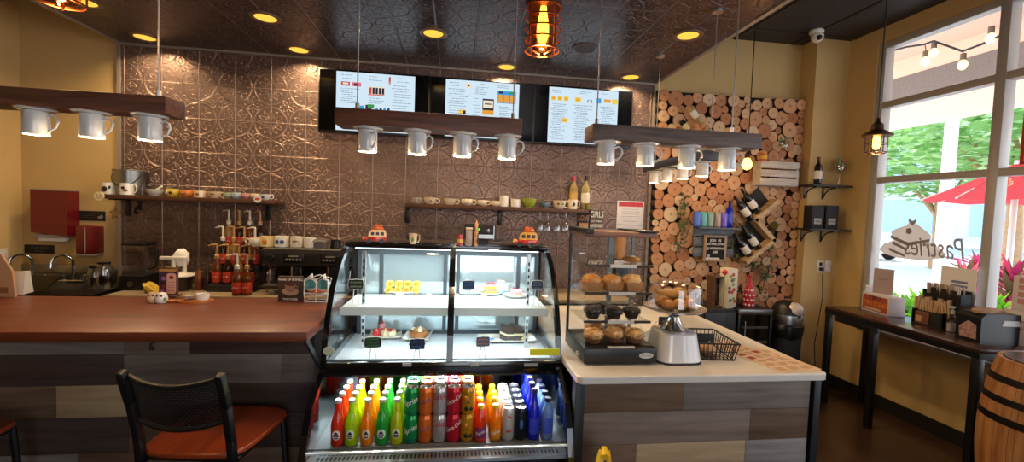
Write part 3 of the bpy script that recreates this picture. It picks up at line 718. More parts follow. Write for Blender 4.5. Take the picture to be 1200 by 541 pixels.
b = MB(); b.bb(CX0+.02, CX1-.02, -.24, MIRY-2.0, ZDECK-.02, ZDECK); b.done('deck', LINERP, case)
b = MB()
for i in range(16): b.bb(CX0+.03, CX1-.03, -.235+.005*i*2, -.231+.005*i*2, ZDECK, ZDECK+.004) if i < 7 else None
b.done('deck_grille', pm('grille_white', '#c9d0d2', .3), case)
ZSH = 1.158
for x0, x1 in ((CX0+.03, xm-.004), (xm+.004, CX1-.03)):
    b = MB(); b.bb(x0, x1, -.085, MIRY-2-.02, ZSH-.008, ZSH); o = b.done('shelf', pm('shelf_white', '#dde3e4', .25), case)
    b = MB(); b.bb(x0, x1, -.093, -.085, ZSH-.028, ZSH+.006); b.done('shelf_edge', pm('ticket_rail', '#d3e2e6', .2), o)
# rear sliding mirror doors with grey stiles
STILE = pm('door_stile', '#4d5357', .4, metal=.5); UP = pm('shelf_upright', '#b7bdc0', .3, metal=.7)
b = MB(); b.bb(CX0+.03, CX1-.03, MIRY-2.0+.001, MIRY-2.0+.012, ZDECK, 1.40); b.done('rear_mirror', MIRROR, case)
b = MB()
for x in (CX0+.03, CX0+.135, xm-.045, xm+.02, CX1-.13, CX1-.035): b.bb(x, x+.018, MIRY-2-.012, MIRY-2, ZDECK, 1.40)
b.bb(CX0+.03, CX1-.03, MIRY-2-.013, MIRY-2, 1.36, 1.40); b.bb(CX0+.03, CX1-.03, MIRY-2-.013, MIRY-2, ZDECK, ZDECK+.02); b.done('door_stiles', STILE, case)
for x in (CX0+.10, CX1-.115):
    b = MB(); b.bb(x, x+.014, .0, .016, ZDECK, 1.395); [b.bb(x+.003, x+.011, -.0005, 0, ZDECK+.03+.03*i, ZDECK+.045+.03*i, m=1) for i in range(13)]; b.done('shelf_upright', [UP, DSTEEL], case)
b = MB(); b.bb(CX0, CX1, MIRY-2+.013, YBK-2, ZDECK-.02, 1.412); b.done('rear_housing', BLACKM, case)
LED = glow('led_strip', '#eaf6ff', 4)
b = MB(); b.bb(CX0+.04, CX1-.04, .13, .15, 1.395, 1.403); b.done('led_strip', LED, case)
b = MB(); b.bb(CX0+.04, CX1-.04, -.08, -.07, ZSH-.018, ZSH-.0105); b.done('led_strip', LED, case)
b = MB(); b.bb(CX0+.04, CX1-.04, -.20, -.185, .915, .924); b.done('led_strip', LED, case)
XM_ = (CX0+CX1)/2
area('case_top_lamp', (XM_, 2.10, 1.39), .85, 4.5, (.80, .95, 1), shape='RECTANGLE', sy=.05)
area('case_shelf_lamp', (XM_, 1.95, ZSH-.03), .85, 2.6, (.80, .95, 1), shape='RECTANGLE', sy=.03)
area('case_drinks_lamp', (XM_, 1.80, .915), .85, 11, (.95, .99, 1), rot=(R_(-8), 0, 0), shape='RECTANGLE', sy=.05)
# lower open shelf
b = MB(); b.bb(CX0+.012, CX1-.012, -.36, MIRL-2.0, ZLOW-.02, ZLOW); b.done('drinks_shelf', pm('shelf_steel', '#8f9496', .3, metal=.6), case)
GA, GB = Vector((0, -.362, ZLOW-.004)), Vector((0, -.468, ZLOW+.006)); gv = GB-GA; gn = Vector((0, -gv.z, gv.y)).normalized()
if gn.z < 0: gn = -gn
b = MB(); b.prism([(v.y, v.z) for v in (GA, GB, GB-gn*.012, GA-gn*.012)], 'X', CX0+.012, CX1-.012)
for i in range(60):
    x = CX0+.05+(CX1-CX0-.1)*i/59
    for j in range(2): a_, c_ = GA+gv*(.16+.38*j)+gn*.0006, GA+gv*(.44+.38*j)+gn*.0006; b.quad([(x-.0038, *a_[1:]), (x+.0038, *a_[1:]), (x+.0038, *c_[1:]), (x-.0038, *c_[1:])], 1)
b.done('air_grille', [pm('shelf_steel', '#8f9496', .3, metal=.6), BLACKM], case)
b = MB(); b.bb(CX0+.012, CX1-.012, MIRL-2.0+.002, MIRL-2.0+.01, ZLOW-.02, .93); b.done('rear_mirror', pm('side_mirror', '#b9c3c6', .05, metal=1), case)
b = MB(); b.bb(CX0+.01, CX1-.01, MIRL-2+.012, YBK-2, .255, .934); b.bb(CX0+.012, CX1-.012, -.49, MIRL-2+.013, .255, ZLOW-.06); b.done('base_cabinet', BLACKM, case)
b = MB(); b.bb(CX0+.022, CX1-.022, -.476, -.471, ZLOW-.10, .742); b.done('front_guard', CASEGL, case)
b = MB(); b.bb(CX0+.022, CX1-.022, -.4775, -.4695, .740, .746); b.done('guard_edge', pm('acrylic_edge', '#cfd6d6', .2), case)
for x in (-.44, .40):
    for y in (-.35, .55):
        b = MB(); b.cyl((x, y, 1.6-1.6/KC), (x, y, .256), .022); b.done('foot', BLACKM, case)
# stickers on the glass
v = onY(638, 412, 1.75); b = MB(); b.bb(v.x-.062, v.x+.062, -.262+.004, -.2575+.004, v.z-.012, v.z+.014); b.done('yellow_sticker', pm('sticker_yellow', '#e6e60e', .5, emit=0), case)
v = onY(386, 410, 1.75); b = MB(); b.prism(disc_poly(v.x, v.z, .02, .017), 'Y', -.262, -.2575); b.done('round_sticker', pm('sticker_sage', '#b9c2a8', .6), case)

case.scale = (KC,)*3; case.location = (0, 2*KC, 1.6*(1-KC))
for o in list(bpy.data.objects):
    if o.type == 'LIGHT' and o.name.startswith('case_'): o.location = EYE+(o.location-EYE)*KC; o.scale = (KC,)*3
# ------------------------------------------------------------------ drinks
def bottle(name, label, cat, prof, liq, cap, capz, capr, caph, rl, lz0, lz1, lab, grp, loc, logo=None):
    o = thing(name, label, cat, loc, 0, grp)
    b = MB(); b.lathe(prof, 20); b.done('body', liq, o)
    b = MB(); b.lathe([(capr, capz), (capr*1.02, capz+.003), (capr, capz+caph-.002), (capr*.85, capz+caph)], 18); b.done('cap', cap, o)
    if lab is not None:
        b = MB(); n = 10; a0, a1 = -PI/2-.62, -PI/2+.62; rows = 10; grid = []
        for j in range(rows+1):
            zc = lz0+(lz1-lz0)*j/rows; v = (j/rows-.5)*2; hw = math.sqrt(max(0, 1-v*v))*.62 if lab[0] == 'oval' else .9
            grid.append([b.bm.verts.new(((rl+.0006)*math.cos(-PI/2+hw*(2*i/n-1)), (rl+.0006)*math.sin(-PI/2+hw*(2*i/n-1)), zc)) for i in range(n+1)])
        for j in range(rows):
            for i in range(n): b.bm.faces.new((grid[j][i], grid[j][i+1], grid[j+1][i+1], grid[j+1][i]))
        L_ = b.done('label', lab[1], o, ang=3)
        if logo:
            b = MB(); zc = (lz0+lz1)/2; r = rl+.0012
            for k, (w, z0, z1) in enumerate(logo):
                a = w/r; n2 = 6
                if k == 0:                                            # small peaked emblem
                    top = b.bm.verts.new((0, -r, z1)); lo = [b.bm.verts.new((r*math.cos(-PI/2+a*(2*i/n2-1)), r*math.sin(-PI/2+a*(2*i/n2-1)), z0)) for i in range(n2+1)]
                    for i in range(n2): b.bm.faces.new((lo[i], lo[i+1], top))
                else:
                    vs = [[b.bm.verts.new((r*math.cos(-PI/2+a*(2*i/n2-1)), r*math.sin(-PI/2+a*(2*i/n2-1)), z)) for i in range(n2+1)] for z in (z0, z1)]
                    for i in range(n2): b.bm.faces.new((vs[0][i], vs[0][i+1], vs[1][i+1], vs[1][i]))
            b.done('emblem', DINK, L_, ang=3)
    return o
SODA = [(.001, .002), (.024, 0), (.028, .004), (.0285, .05), (.0285, .084), (.026, .103), (.019, .129), (.0135, .148), (.0118, .167), (.0122, .187)]
def row_y(k, y0=1.925, st=.072): return y0+st*k
ZL = 1.6-(1.6-ZLOW)*KC
GREYCAP = pm('bottle_cap_grey', '#b9b8b4', .35, metal=.4)
def drink_px(px, py=521, Y=1.925): return onY(px, py, Y).x
for px, colr, nm, lb, white in ((395.5, '#ef3b16', 'red', 'red-orange fruit soda in glass bottle', 0), (411.5, '#b8dd12', 'lime', 'pale lime green soda in glass bottle', 0), (430, '#ff9a10', 'orange', 'orange soda in glass bottle', 0),
                                (447.5, '#1fae3c', 'green', 'emerald green soda in glass bottle', 0), (464.5, '#d3dc0a', 'yellow', 'yellow-green soda in glass bottle', 0)):
    x = drink_px(px); o = None
    for k in range(4):
        lab = f'{lb}, {["front one", "second", "third", "rearmost"][k]} of its row behind the drinks guard'
        if o is None: o = bottle('soda_bottle', lab, 'soda bottle', SODA, liquid('soda_'+nm, colr), GREYCAP, .184, .0138, .014, .0285, .030, .074, ('oval', pm('label_'+nm, {'red': '#e9d3c4', 'lime': '#d9dfb0', 'orange': '#efd9b8', 'green': '#d6e3d3', 'yellow': '#dfe0b0'}[nm], .6)), 'glass soda bottles in the drinks shelf', (x, row_y(k), ZL), [(.011, .052, .068), (.012, .044, .049), (.009, .036, .041)])
        else: dup(o, lab, (x, row_y(k), ZL))
# cans
CAN = [(.001, .004), (.023, .003), (.026, 0), (.0325, .010), (.033, .014), (.033, .104), (.0325, .108), (.027, .1195), (.0265, .122), (.0255, .122)]
def make_can_drink(label, body, parts, loc, prof=CAN, grp='soft drink cans in the drinks shelf', top='#c9ccce', bands=None):
    o = thing('drink_can', label, 'drink can', loc, 0, grp); r = max(p[0] for p in prof); H = prof[-1][1]
    b = MB(); b.lathe(prof, 24, cap1=False)
    for z0, z1, m in (bands or []): b.lathe([(r+.0003, z0), (r+.0003, z1)], 24, m=m, cap0=False, cap1=False)
    b.done('body', body, o)
    b = MB(); b.lathe([(.0258, H-.001), (.0235, H-.005), (.001, H-.0045)], 20, cap0=False); tp = b.done('lid', pm('can_lid', top, .25, metal=.85), o)
    b = MB(); b.prism(disc_poly(0, -.006, .006, .010, 12), 'Z', H-.004, H-.0028); b.done('pull_tab', STEEL, tp)
    for s, size, mt, z, ang, tilt, kw in parts: wrap_txt(s, size, mt, o, r+.0003, z, ang, tilt=tilt, **kw)
    return o
tw, tr_, tpu = pm('print_white', '#f2f2ee', .5), pm('print_red', '#c5162a', .5), pm('print_purple', '#6a4d92', .5)
def cm(k, c, metal=.35): return pm('can_'+k, c, .28, metal=metal)
YEL = cm('yellow', '#e8d21c')
cols = [(481, 'green lemon-lime soda can', [cm('green', '#0a8f45'), cm('teal', '#0f6f6a')], [('Sprite', .034, tw, .064, -PI/2, .35, dict(shear=.2, xs=.85))], [(.012, .022, 1)]),
        (497.5, 'orange soda can with purple print', [cm('orange', '#d9691a')], [('Crush', .024, tpu, .066, -PI/2, .3, dict(xs=.9))], None),
        (514, 'silver diet cola can with red letters', [cm('silver', '#b9b4b2', .6)], [('Coke', .040, tr_, .085, -PI/2-.1, 0, dict(xs=.72))], None),
        (530.5, 'red cola can with white script', [cm('red', '#c4162a')], [('Coca-Cola', .026, tw, .07, -PI/2, .5, dict(shear=.4, xs=.8))], None),
        (546.5, 'golden tea can with dark leaf print', [cm('gold', '#bb8414'), cm('leafdark', '#2c2a1e'), cm('peach', '#d98a2c')], [], None)]
for px, lb, mt, parts, bands in cols:
    x = drink_px(px, 521, 1.935); o = None
    for lay in (1, 0):
        for k in range(4):
            lab = f'{lb}, {["lower", "upper"][lay]} layer, {["front one", "second", "third", "rearmost"][k]} of its row'
            loc = (x, row_y(k, 1.935, .0685), ZL+lay*.1225)
            if o is None:
                o = make_can_drink(lab, mt, parts, loc, bands=bands)
                if 'golden' in lb:
                    for (a, z, rx_, rz_, m) in ((-PI/2-.3, .075, .010, .012, 2), (-PI/2-.15, .03, .012, .010, 1), (-PI/2+.5, .028, .010, .009, 1), (-PI/2+.1, .058, .006, .004, 1)):
                        b = MB(); b.ball((.0325*math.cos(a), .0325*math.sin(a), z), (rx_*.9, .0035, rz_), 12, rot=Matrix.Rotation(a+PI/2, 4, 'Z')); b.done('leaf_print', mt[m], o)
            else: dup(o, lab, loc)
PET = [(.001, .003), (.020, 0), (.026, .004), (.028, .02), (.0285, .05), (.027, .07), (.0285, .085), (.026, .11), (.017, .135), (.012, .145), (.012, .150)]
for px, colr, lb, labm, word in ((562, '#f0480c', 'strawberry red soda in small plastic bottle with yellow cap', '#7a2d63', 'Fanta'), (579.5, '#ff9d05', 'orange soda in small plastic bottle with yellow cap', '#e88a12', 'Fanta')):
    x = drink_px(px); o = None
    for k in range(4):
        lab = f'{lb}, {["front one", "second", "third", "rearmost"][k]} of its row'; loc = (x, row_y(k), ZL)
        if o is None:
            o = bottle('plastic_soda_bottle', lab, 'soda bottle', PET, liquid('pet_'+lb[:4], colr), pm('cap_yellow', '#e6d21a', .4), .146, .0145, .016, .0287, .018, .066, ('band', pm('pet_label_'+lb[:4], labm, .4)), 'small plastic soda bottles with yellow caps', loc)
            wrap_txt('Fanta', .022, tw, o, .0297, .044, tilt=.35, xs=.9)
        else: dup(o, lab, loc)
SLIM = [(.001, .004), (.022, .003), (.024, 0), (.0285, .010), (.029, .014), (.029, .128), (.0285, .132), (.0245, .143), (.024, .146), (.023, .146)]
ENER = [pm('can_pale', '#c9c7c4', .3, metal=.4), pm('can_redmark', '#b3232c', .4)]
for px, lb, mt, col_ in ((594.5, 'slim pale can with red mark', ENER, 0), (609, 'slim black can with pale lid', [pm('can_black', '#1c2430', .3, metal=.4), pm('can_blue', '#3e6fa0', .3)], 1)):
    x = drink_px(px); o = None
    for k in range(5):
        lab = f'{lb}, {["front one", "second", "third", "fourth", "rearmost"][k]} of its row'; loc = (x, row_y(k, 1.93, .0625), ZL)
        if o is None:
            o = make_can_drink(lab, mt, [], loc, SLIM, 'slim cans beside the blue bottles', '#d9dde0')
            for (a, z, w, h, ti) in (((-PI/2, .045, .012, .006, 0), (-PI/2+.1, .11, .010, .004, .4)) if col_ == 0 else ((-PI/2, .075, .008, .022, 0),)):
                b = MB(); b.ball((.0287*math.cos(a), .0287*math.sin(a), z), (w, .002, h), 12, rot=Matrix.Rotation(a+PI/2, 4, 'Z') @ Matrix.Rotation(ti, 4, 'Y')); b.done('printed_mark', mt[1], o)
        else: dup(o, lab, loc)
BLU = [(.001, .003), (.024, 0), (.0275, .004), (.0275, .125), (.025, .145), (.015, .175), (.0125, .19), (.0125, .215)]
WAT = [(.001, .003), (.024, 0), (.028, .004), (.027, .03), (.0285, .05), (.0285, .11), (.024, .135), (.015, .155), (.0125, .16), (.0125, .172)]
for px, lb, prof, mt, capc, cz in ((624, 'cobalt blue water bottle', BLU, liquid('cobalt', '#1b2fd0'), '#1a1f6a', .212), (640, 'clear blue water bottle with dark cap', WAT, liquid('water_blue', '#8fb6ee'), '#181a30', .170)):
    x = drink_px(px); o = None
    for k in range(4):
        lab = f'{lb}, {["front one", "second", "third", "rearmost"][k]} of its row'; loc = (x, row_y(k, 1.925), ZL)
        if o is None:
            o = bottle('water_bottle', lab, 'water bottle', prof, mt, pm('cap_'+lb[:5], capc, .4), cz, .0142, .018, .0279, .03, .10, ('band', pm('wlabel_'+lb[:5], '#3a49d8' if 'cobalt' in lb else '#4f66e0', .3)), 'blue water bottles at the end of the drinks shelf', loc)
        else: dup(o, lab, loc)

BEFORE = set(o.name for o in bpy.data.objects)
# ------------------------------------------------------------------ pastries on the case shelves
PLATE = pm('plate_white', '#eef0ec', .12, coat=.4); PLATEP = pm('plate_painted', '#f1efe2', .15, coat=.4, col2='#e6d2b4', nscale=14)
ROLL = pm('lemon_sponge', '#dcbd55', .6, bump=.3, bscale=120, sss=.2); CREAMC = pm('cream', '#f3e9c4', .5, sss=.2)
DARKC = pm('chocolate_sponge', '#4a3d36', .8, bump=.5, bscale=180); PINKC = pm('pink_cream', '#e6aeb0', .5); REDC = pm('strawberry', '#c8323a', .3)
BROWNC = pm('baked_crust', '#b67434', .6, col2='#8a4f22', nscale=30, bump=.3, bscale=150)
def shelfpt(px, py, z): return onZ(px, py, z)
def plate_round(label, loc, rx_, ry_, grp='plates in the pastry case', mat=PLATE):
    o = thing('plate', label, 'plate', loc, 0, grp)
    b = MB(); b.lathe([(.6, 0), (.72, .003), (1.0, .013), (1.0, .0155), (.72, .006), (.001, .005)], 36, cap1=False)
    for v in b.bm.verts: v.co.x *= rx_; v.co.y *= ry_
    b.done('dish', mat, o); return o
def plate_rect(label, loc, wx, wy, rz=0, mat=PLATEP):
    o = thing('plate', label, 'plate', loc, rz, 'plates in the pastry case')
    b = MB(); A = rrect(-wx/2, wx/2, -wy/2, wy/2, .012); I = rrect(-wx/2+.02, wx/2-.02, -wy/2+.02, wy/2-.02, .008); n = len(A)
    r = [[b.bm.verts.new((*p, z)) for p in P_] for P_, z in ((I, 0), (A, .012), (A, .0145), (I, .005))]
    b.bm.faces.new(r[0][::-1]); b.bm.faces.new(r[3])
    for k in range(3):
        for i in range(n): b.bm.faces.new((r[k][i], r[k][(i+1) % n], r[k+1][(i+1) % n], r[k+1][i]))
    b.done('dish', mat, o); return o
SW = pm('roll_swirl', '#b8932a', .6)
p = shelfpt(472.5, 343, ZSH); plate_round('oval white plate holding eight yellow rolls', p, .098, .06)
rollo = None
for j, nm in ((1, 'back'), (0, 'front')):
    for i in range(4):
        for lv in ((0,) if j == 1 else (0, 1)):
            loc = (p.x-.066+.0435*i+.004*lv, p.y-.022+.042*j+.004*lv, p.z+.006+.030*lv+(.012 if j else 0))
            lab = f'yellow sponge roll, {["first", "second", "third", "last"][i]} along the {nm} row' + (', on top' if lv else ', underneath' if j == 0 else '')
            if rollo is None:
                rollo = thing('sponge_roll', lab, 'pastry', loc, 0, 'yellow sponge rolls on the oval plate')
                b = MB(); b.prism(rrect(-.020, .020, 0, .030, .011, 4), 'Y', -.021, .021); b.done('sponge', ROLL, rollo)
                b = MB(); b.tube([(.013*(1-k/22)*math.cos(k*.7), -.0215, .0155+.010*(1-k/22)*math.sin(k*.7)) for k in range(18)], .0018, 5); b.done('cream_swirl', SW, rollo)
            else: dup(rollo, lab, loc)
def slice_cake(name, label, loc, rz, w, d, layers, top=None, grp=None):
    o = thing(name, label, 'cake', loc, rz, grp); z = 0
    for k, (mt, h, nm) in enumerate(layers):
        b = MB(); b.box((0, 0, z+h/2), (w*(1-.01*k), d*(1-.01*k), h-.0003), .003); b.done(nm, mt, o); z += h
    if top: top(o, z)
    return o
p = shelfpt(574, 345, ZSH); plate_round('square rimmed white plate under the strawberry layer cake', p, .062, .055)
def straw_top(o, z):
    for i in range(4):
        b = MB(); b.lump(((i % 2-.5)*.026, (i//2-.5)*.026, z+.003), (.012, .012, .007), 10, .2, 3, i); b.done('strawberry', REDC, o)
slice_cake('layer_cake', 'strawberry topped layered cake block on white plate', (p.x, p.y, p.z+.006), .1, .062, .056, [(ROLL, .018, 'sponge'), (PINKC, .006, 'cream'), (ROLL, .016, 'sponge'), (PINKC, .010, 'icing')], straw_top)
p = shelfpt(605, 348, ZSH); plate_round('square rimmed white plate under the pale pink cake', p, .068, .055)
slice_cake('mousse_cake', 'pale pink mousse cake with berry dots on white plate', (p.x, p.y, p.z+.006), -.1, .06, .05, [(CREAMC, .012, 'base'), (PINKC, .022, 'mousse')], lambda o, z: [(lambda b: (b.ball((x, 0, z+.002), .006, 10), b.done('berry', REDC, o)))(MB()) for x in (-.016, .014)])
# chalk signs
CHALK = pm('chalkboard', '#181c1e', .7); FRM = pm('sign_frame_white', '#e1e3de', .5)
def squig(b, x0, x1, z, h, y, seed):
    rd = random.Random(seed); n = int((x1-x0)/.004); b.tube([(x0+(x1-x0)*i/n, y, z+h*(.5 if i % 2 else -.5)*rd.uniform(.4, 1.2)) for i in range(n+1)], .0009, 4)
def chalk_sign(label, px, py, Y, w, h, ink, rows=2, wavy=True, dark='#181c1e', bz=None):
    v = onY(px, py, Y); base = bz; o = thing('price_sign', label, 'price sign', (v.x, Y, base), R_(6), 'chalk price signs in the pastry case')
    zc = v.z-base
    def plq(sx, sz):
        P = []
        for i in range(36):
            a = 2*PI*i/36; k = (abs(math.cos(a))**5+abs(math.sin(a))**5)**(-.2); q = 1+(.05*math.cos(8*a) if wavy else 0); P.append((w/2*sx*k*q*math.cos(a), zc+h/2*sz*k*q*math.sin(a)))
        return P
    b = MB(); b.prism(plq(1.08, 1.1), 'Y', 0, .004); b.done('border', FRM, o)
    b = MB(); b.prism(plq(1, 1), 'Y', -.001, .0); b.done('board', pm('chalk_'+dark, dark, .7), o)
    b = MB()
    for k in range(rows): squig(b, -w*.36, w*.36, zc+h*(.5-(k+.6)/(rows+.2)), h*.2, -.0016, sum(map(ord, label)) % 97+k)
    b.done('chalk_writing', ink, o)
    for s_ in (-1, 1):
        b = MB(); b.tube([(s_*w*.12, .002, zc-h*.5), (s_*w*.22, .01, .001)], .0022, 6); b.done('stand', FRM, o)
GR = pm('chalk_green', '#63c46c', .7); BL = pm('chalk_blue', '#4f86e0', .7); RD = pm('chalk_red', '#d7443e', .7)
chalk_sign('wavy chalk sign in green writing at end of upper shelf', 417, 333, 1.96, .062, .042, pm('chalk_pale_green', '#b7d9a0', .7), bz=ZSH)
chalk_sign('blue chalk sign with blue writing beside the strawberry layer cake', 549, 334, 1.98, .054, .042, BL, 3, False, '#1d2a44', ZSH)
chalk_sign('blue chalk sign with pale writing next to the pale pink cake', 629.5, 334, 1.98, .056, .042, pm('chalk_pale_blue', '#9fc0ea', .7), 3, False, '#1d2a44', ZSH)
chalk_sign('square chalk sign with three rows of green writing on the deck', 437, 401, 1.83, .066, .042, GR, 3, False, bz=ZDECK)
chalk_sign('wavy chalk sign with blue writing before the domed tart', 489, 403, 1.85, .062, .044, BL, 2, True, '#16203a', bz=ZDECK)
chalk_sign('wavy chalk sign with red writing on the deck', 566, 400, 1.85, .058, .042, RD, 2, True, '#2a1a1c', bz=ZDECK)
# deck plates
p = shelfpt(452, 394, ZDECK); plate_rect('painted rectangular plate with strawberry pastry pieces', (p.x, p.y+.02, p.z+.001), .125, .16, .12)
k = 0
for (dx, dy, mt, lb) in ((-.035, -.03, REDC, 'red glazed strawberry pastry at corner of painted plate'), (-.005, -.02, CREAMC, 'cream pastry topped pink in middle of painted plate'), (.028, -.03, CREAMC, 'cream pastry with fruit at far side of painted plate'), (-.025, .035, PINKC, 'tall pink dessert at back of painted plate')):
    o = thing('fruit_pastry', lb, 'pastry', (p.x+dx, p.y+.02+dy, p.z+.006), k*.8, 'fruit pastries on the painted plate')
    b = MB(); b.box((0, 0, .011+.008*(k == 3)), (.026, .03, .022+.016*(k == 3)), .006); b.done('base', mt, o)
    for j in range(3):
        b = MB(); b.lump((-.008+.008*j, .006*(-1)**j, .025+.016*(k == 3)), (.0065, .0065, .006), 8, .2, 3, j+k*5); b.done('berry', REDC if j % 2 == 0 else pm('peach_fruit', '#e9a05a', .4), o)
    k += 1
p = shelfpt(490, 396, ZDECK); plate_rect('painted rectangular plate under the clear domed tart', (p.x, p.y+.02, p.z+.001), .105, .16, -.1)
o = thing('domed_tart', 'caramel cream tart under a clear plastic dome', 'pastry', (p.x, p.y-.0, p.z+.006))
b = MB(); b.lathe([(.026, 0), (.034, .006), (.036, .024), (.03, .027), (.001, .026)], 22); b.done('tart', BROWNC, o)
for j in range(6): a = j*PI/3; b = MB(); b.lump((.017*math.cos(a), .017*math.sin(a), .032), (.010, .010, .009), 10, .25, 3, j); b.done('cream_swirl', CREAMC if j % 2 else pm('caramel', '#a8804a', .4), o)
b = MB(); b.lathe([(.042, .0), (.042, .035), (.036, .05), (.02, .056), (.001, .057)], 24, cap0=False); b.done('dome', PLASTIC, o)
p = shelfpt(596, 400, ZDECK); plate_rect('long painted plate under two chocolate cake slices', (p.x-.01, p.y+.015, p.z+.001), .235, .10, .03)
for j in range(2):
    o = thing('chocolate_cake_slice', ['dark cake slice with white cream seam, nearer the plate middle', 'dark cake slice with white cream seam, nearer the plate end'][j], 'cake', (p.x-.008+.036*j, p.y+.008+.008*j, p.z+.007), .5, 'chocolate cake slices on the long plate')
    b = MB(); b.prism([(-.018, 0), (.018, 0), (.016, .05), (-.004, .062), (-.018, .054)], 'Y', -.026, .026); b.done('sponge', DARKC, o)
    b = MB(); b.prism([(-.0186, .022), (.0184, .018), (.0182, .026), (-.0186, .031)], 'Y', -.0266, .0266); b.done('cream_layer', CREAMC, o)
for j, (dx, mt, lb) in enumerate(((-.075, BL, 'small blue sugar flower on the long painted plate'), (.06, pm('yellow_flower', '#e8d24a', .5), 'small yellow sugar flower on the long painted plate'))):
    o = thing('sugar_flower', lb, 'decoration', (p.x+dx, p.y+.0, p.z+.010), 0, None)
    b = MB()
    for a in range(5): b.ball((.007*math.cos(a*1.257), .007*math.sin(a*1.257), .004), (.006, .006, .003), 8)
    b.done('petals', mt, o); b = MB(); b.ball((0, 0, .006), .003, 8); b.done('centre', CREAMC, o)

for o in list(bpy.data.objects):
    if o.parent is None and o.name not in BEFORE: o.location = EYE+(o.location-EYE)*KC; o.scale = (KC,)*3
new_ = [o for o in bpy.data.objects if o.parent is None and o.name not in BEFORE]; zd_ = 1.6-(1.6-ZDECK)*KC
pls = [o.location.copy() for o in new_ if o['category'] == 'plate' and abs(o.location.z-zd_) < .02]
for o in new_:                                                           # the desserts on the deck are the larger ones
    if o.location.z < zd_+.06 and o['category'] != 'price sign':
        c = min(pls, key=lambda v: abs(v.x-o.location.x)); o.location = c+(o.location-c)*1.2; o.location.z = max(o.location.z, zd_+.0005); o.scale = (KC*1.2,)*3
# ================================================================== SHELVES WITH CUPS
SHW = wood('shelf_walnut', '#3a2218', '#5e3a28', 'X', 1.2, .5)
def wall_shelf(label, x0, x1, z, y0, brks, bh=.14):
    o = thing('wall_shelf', label, 'shelf', ((x0+x1)/2, D-.02, z)); w = (x1-x0)/2; d = D-.021-y0
    b = MB(); b.bb(-w, w, -d, -.001, -.032, 0, .003); b.done('board', SHW, o)
    for x in brks:
        x -= o.location.x
        b = MB(); b.bb(x-.02, x+.02, -.010, -.001, -.032-bh, -.032, .002); b.bb(x-.02, x+.02, -d*.85, -.001, -.042, -.0325, .002)
        b.done('bracket', BLACK, o)
    return o
SY = 3.76
a, c = onY(121, 228, SY), onY(322, 236, SY); ZS1 = a.z+.004
wall_shelf('dark wall shelf of cups across the tan and tin wall', a.x, c.x, ZS1, SY, [onY(149, 240, D-.03).x, onY(314, 242, D-.03).x])
a, c = onY(475, 240, SY), onY(690, 246, SY); ZS2 = (a.z+c.z)/2+.008
wall_shelf('long brown wall shelf of cups and bottles under the menu screens', a.x, c.x, ZS2, SY, [onY(477.5, 250, D-.03).x, onY(586, 252, D-.03).x, onY(686, 258, D-.03).x])
CY = 3.84
def cup_mesh(o, r, h, mat, style, deco=None, ang=0):
    if style == 'mug': pr = [(r*.9, 0), (r, .004), (r, h), (r*.93, h), (r*.9, .006), (.001, .006)]
    elif style == 'round': pr = [(r*.55, 0), (r*.6, .003), (r*.85, h*.2), (r, h*.5), (r*.97, h*.85), (r*.92, h), (r*.86, h), (r*.9, h*.5), (.001, h*.12)]
    elif style == 'bowl': pr = [(r*.5, 0), (r*.5, .006), (r*.8, h*.35), (r*.97, h*.75), (r, h), (r*.95, h), (r*.75, h*.4), (.001, h*.15)]
    else: pr = [(r*.62, 0), (r*.68, .004), (r*.9, h*.4), (r, h), (r*.94, h), (r*.8, h*.35), (.001, h*.1)]
    b = MB(); b.lathe(pr, 26, cap1=False); b.done('bowl', mat, o)
    if style != 'bowl':
        b = MB(); hx = [(r*.93, h*.82), (r*1.3, h*.9), (r*1.55, h*.68), (r*1.5, h*.4), (r*1.2, h*.2), (r*.86, h*.22)]
        b.tube([(x*math.cos(ang), x*math.sin(ang), z) for x, z in hx], r*.1, 8); b.done('handle', mat, o)
    if deco:
        for k, (da, z, w, hh, m) in enumerate(deco):
            rr = r*(1.0 if style == 'mug' else .96); A = -PI/2+da
            b = MB(); b.ball((rr*math.cos(A), rr*math.sin(A), h*z), (w, .0035, hh), 10, rot=Matrix.Rotation(A+PI/2, 4, 'Z')); b.done('painted_motif', m, o)
def cup(label, px, zb, r, h, mat, style='mug', deco=None, ang=0, cat='cup', grp=None, Y=CY, name='cup', x=None):
    o = thing(name, label, cat, (onY(px, 230, Y).x if x is None else x, Y, zb), 0, grp); cup_mesh(o, r, h, mat, style, deco, ang); return o
def cer(k, c, c2=None): return pm('glaze_'+k, c, .15, coat=.5, spec=.5, col2=c2, nscale=60)
DKM = pm('motif_dark', '#2b2428', .4); REDM = pm('motif_red', '#b5443c', .4); BLM = pm('motif_blue', '#2f4a8a', .4); BRM = pm('motif_brown', '#8a5a38', .4); GRM = pm('motif_green', '#6b8a4a', .4)
G1 = 'cups on the shelf by the tan wall'
ms = [(0, .45, .022, .022, DKM), (.7, .6, .008, .014, DKM)]
cup('white mug with dark picture at the bracket end of shelf', 127.5, ZS1, .045, .092, WHITE, 'mug', ms, .2, 'mug', G1, name='mug')
cup('white mug with grey picture standing before the metal bucket', 149, ZS1, .045, .092, WHITE, 'mug', [(0, .6, .014, .012, DKM), (.35, .4, .016, .01, BRM)], 0, 'mug', G1, name='mug', Y=3.80)
o = thing('metal_bucket', 'shiny metal bucket with bail handle behind a white mug', 'bucket', (onY(152, 215, 3.9).x, 3.9, ZS1))
b = MB(); b.lathe([(.088, 0), (.106, .195), (.111, .199), (.107, .202), (.102, .195), (.082, .004), (.001, .004)], 28, cap1=False); b.done('pail', STEEL, o)
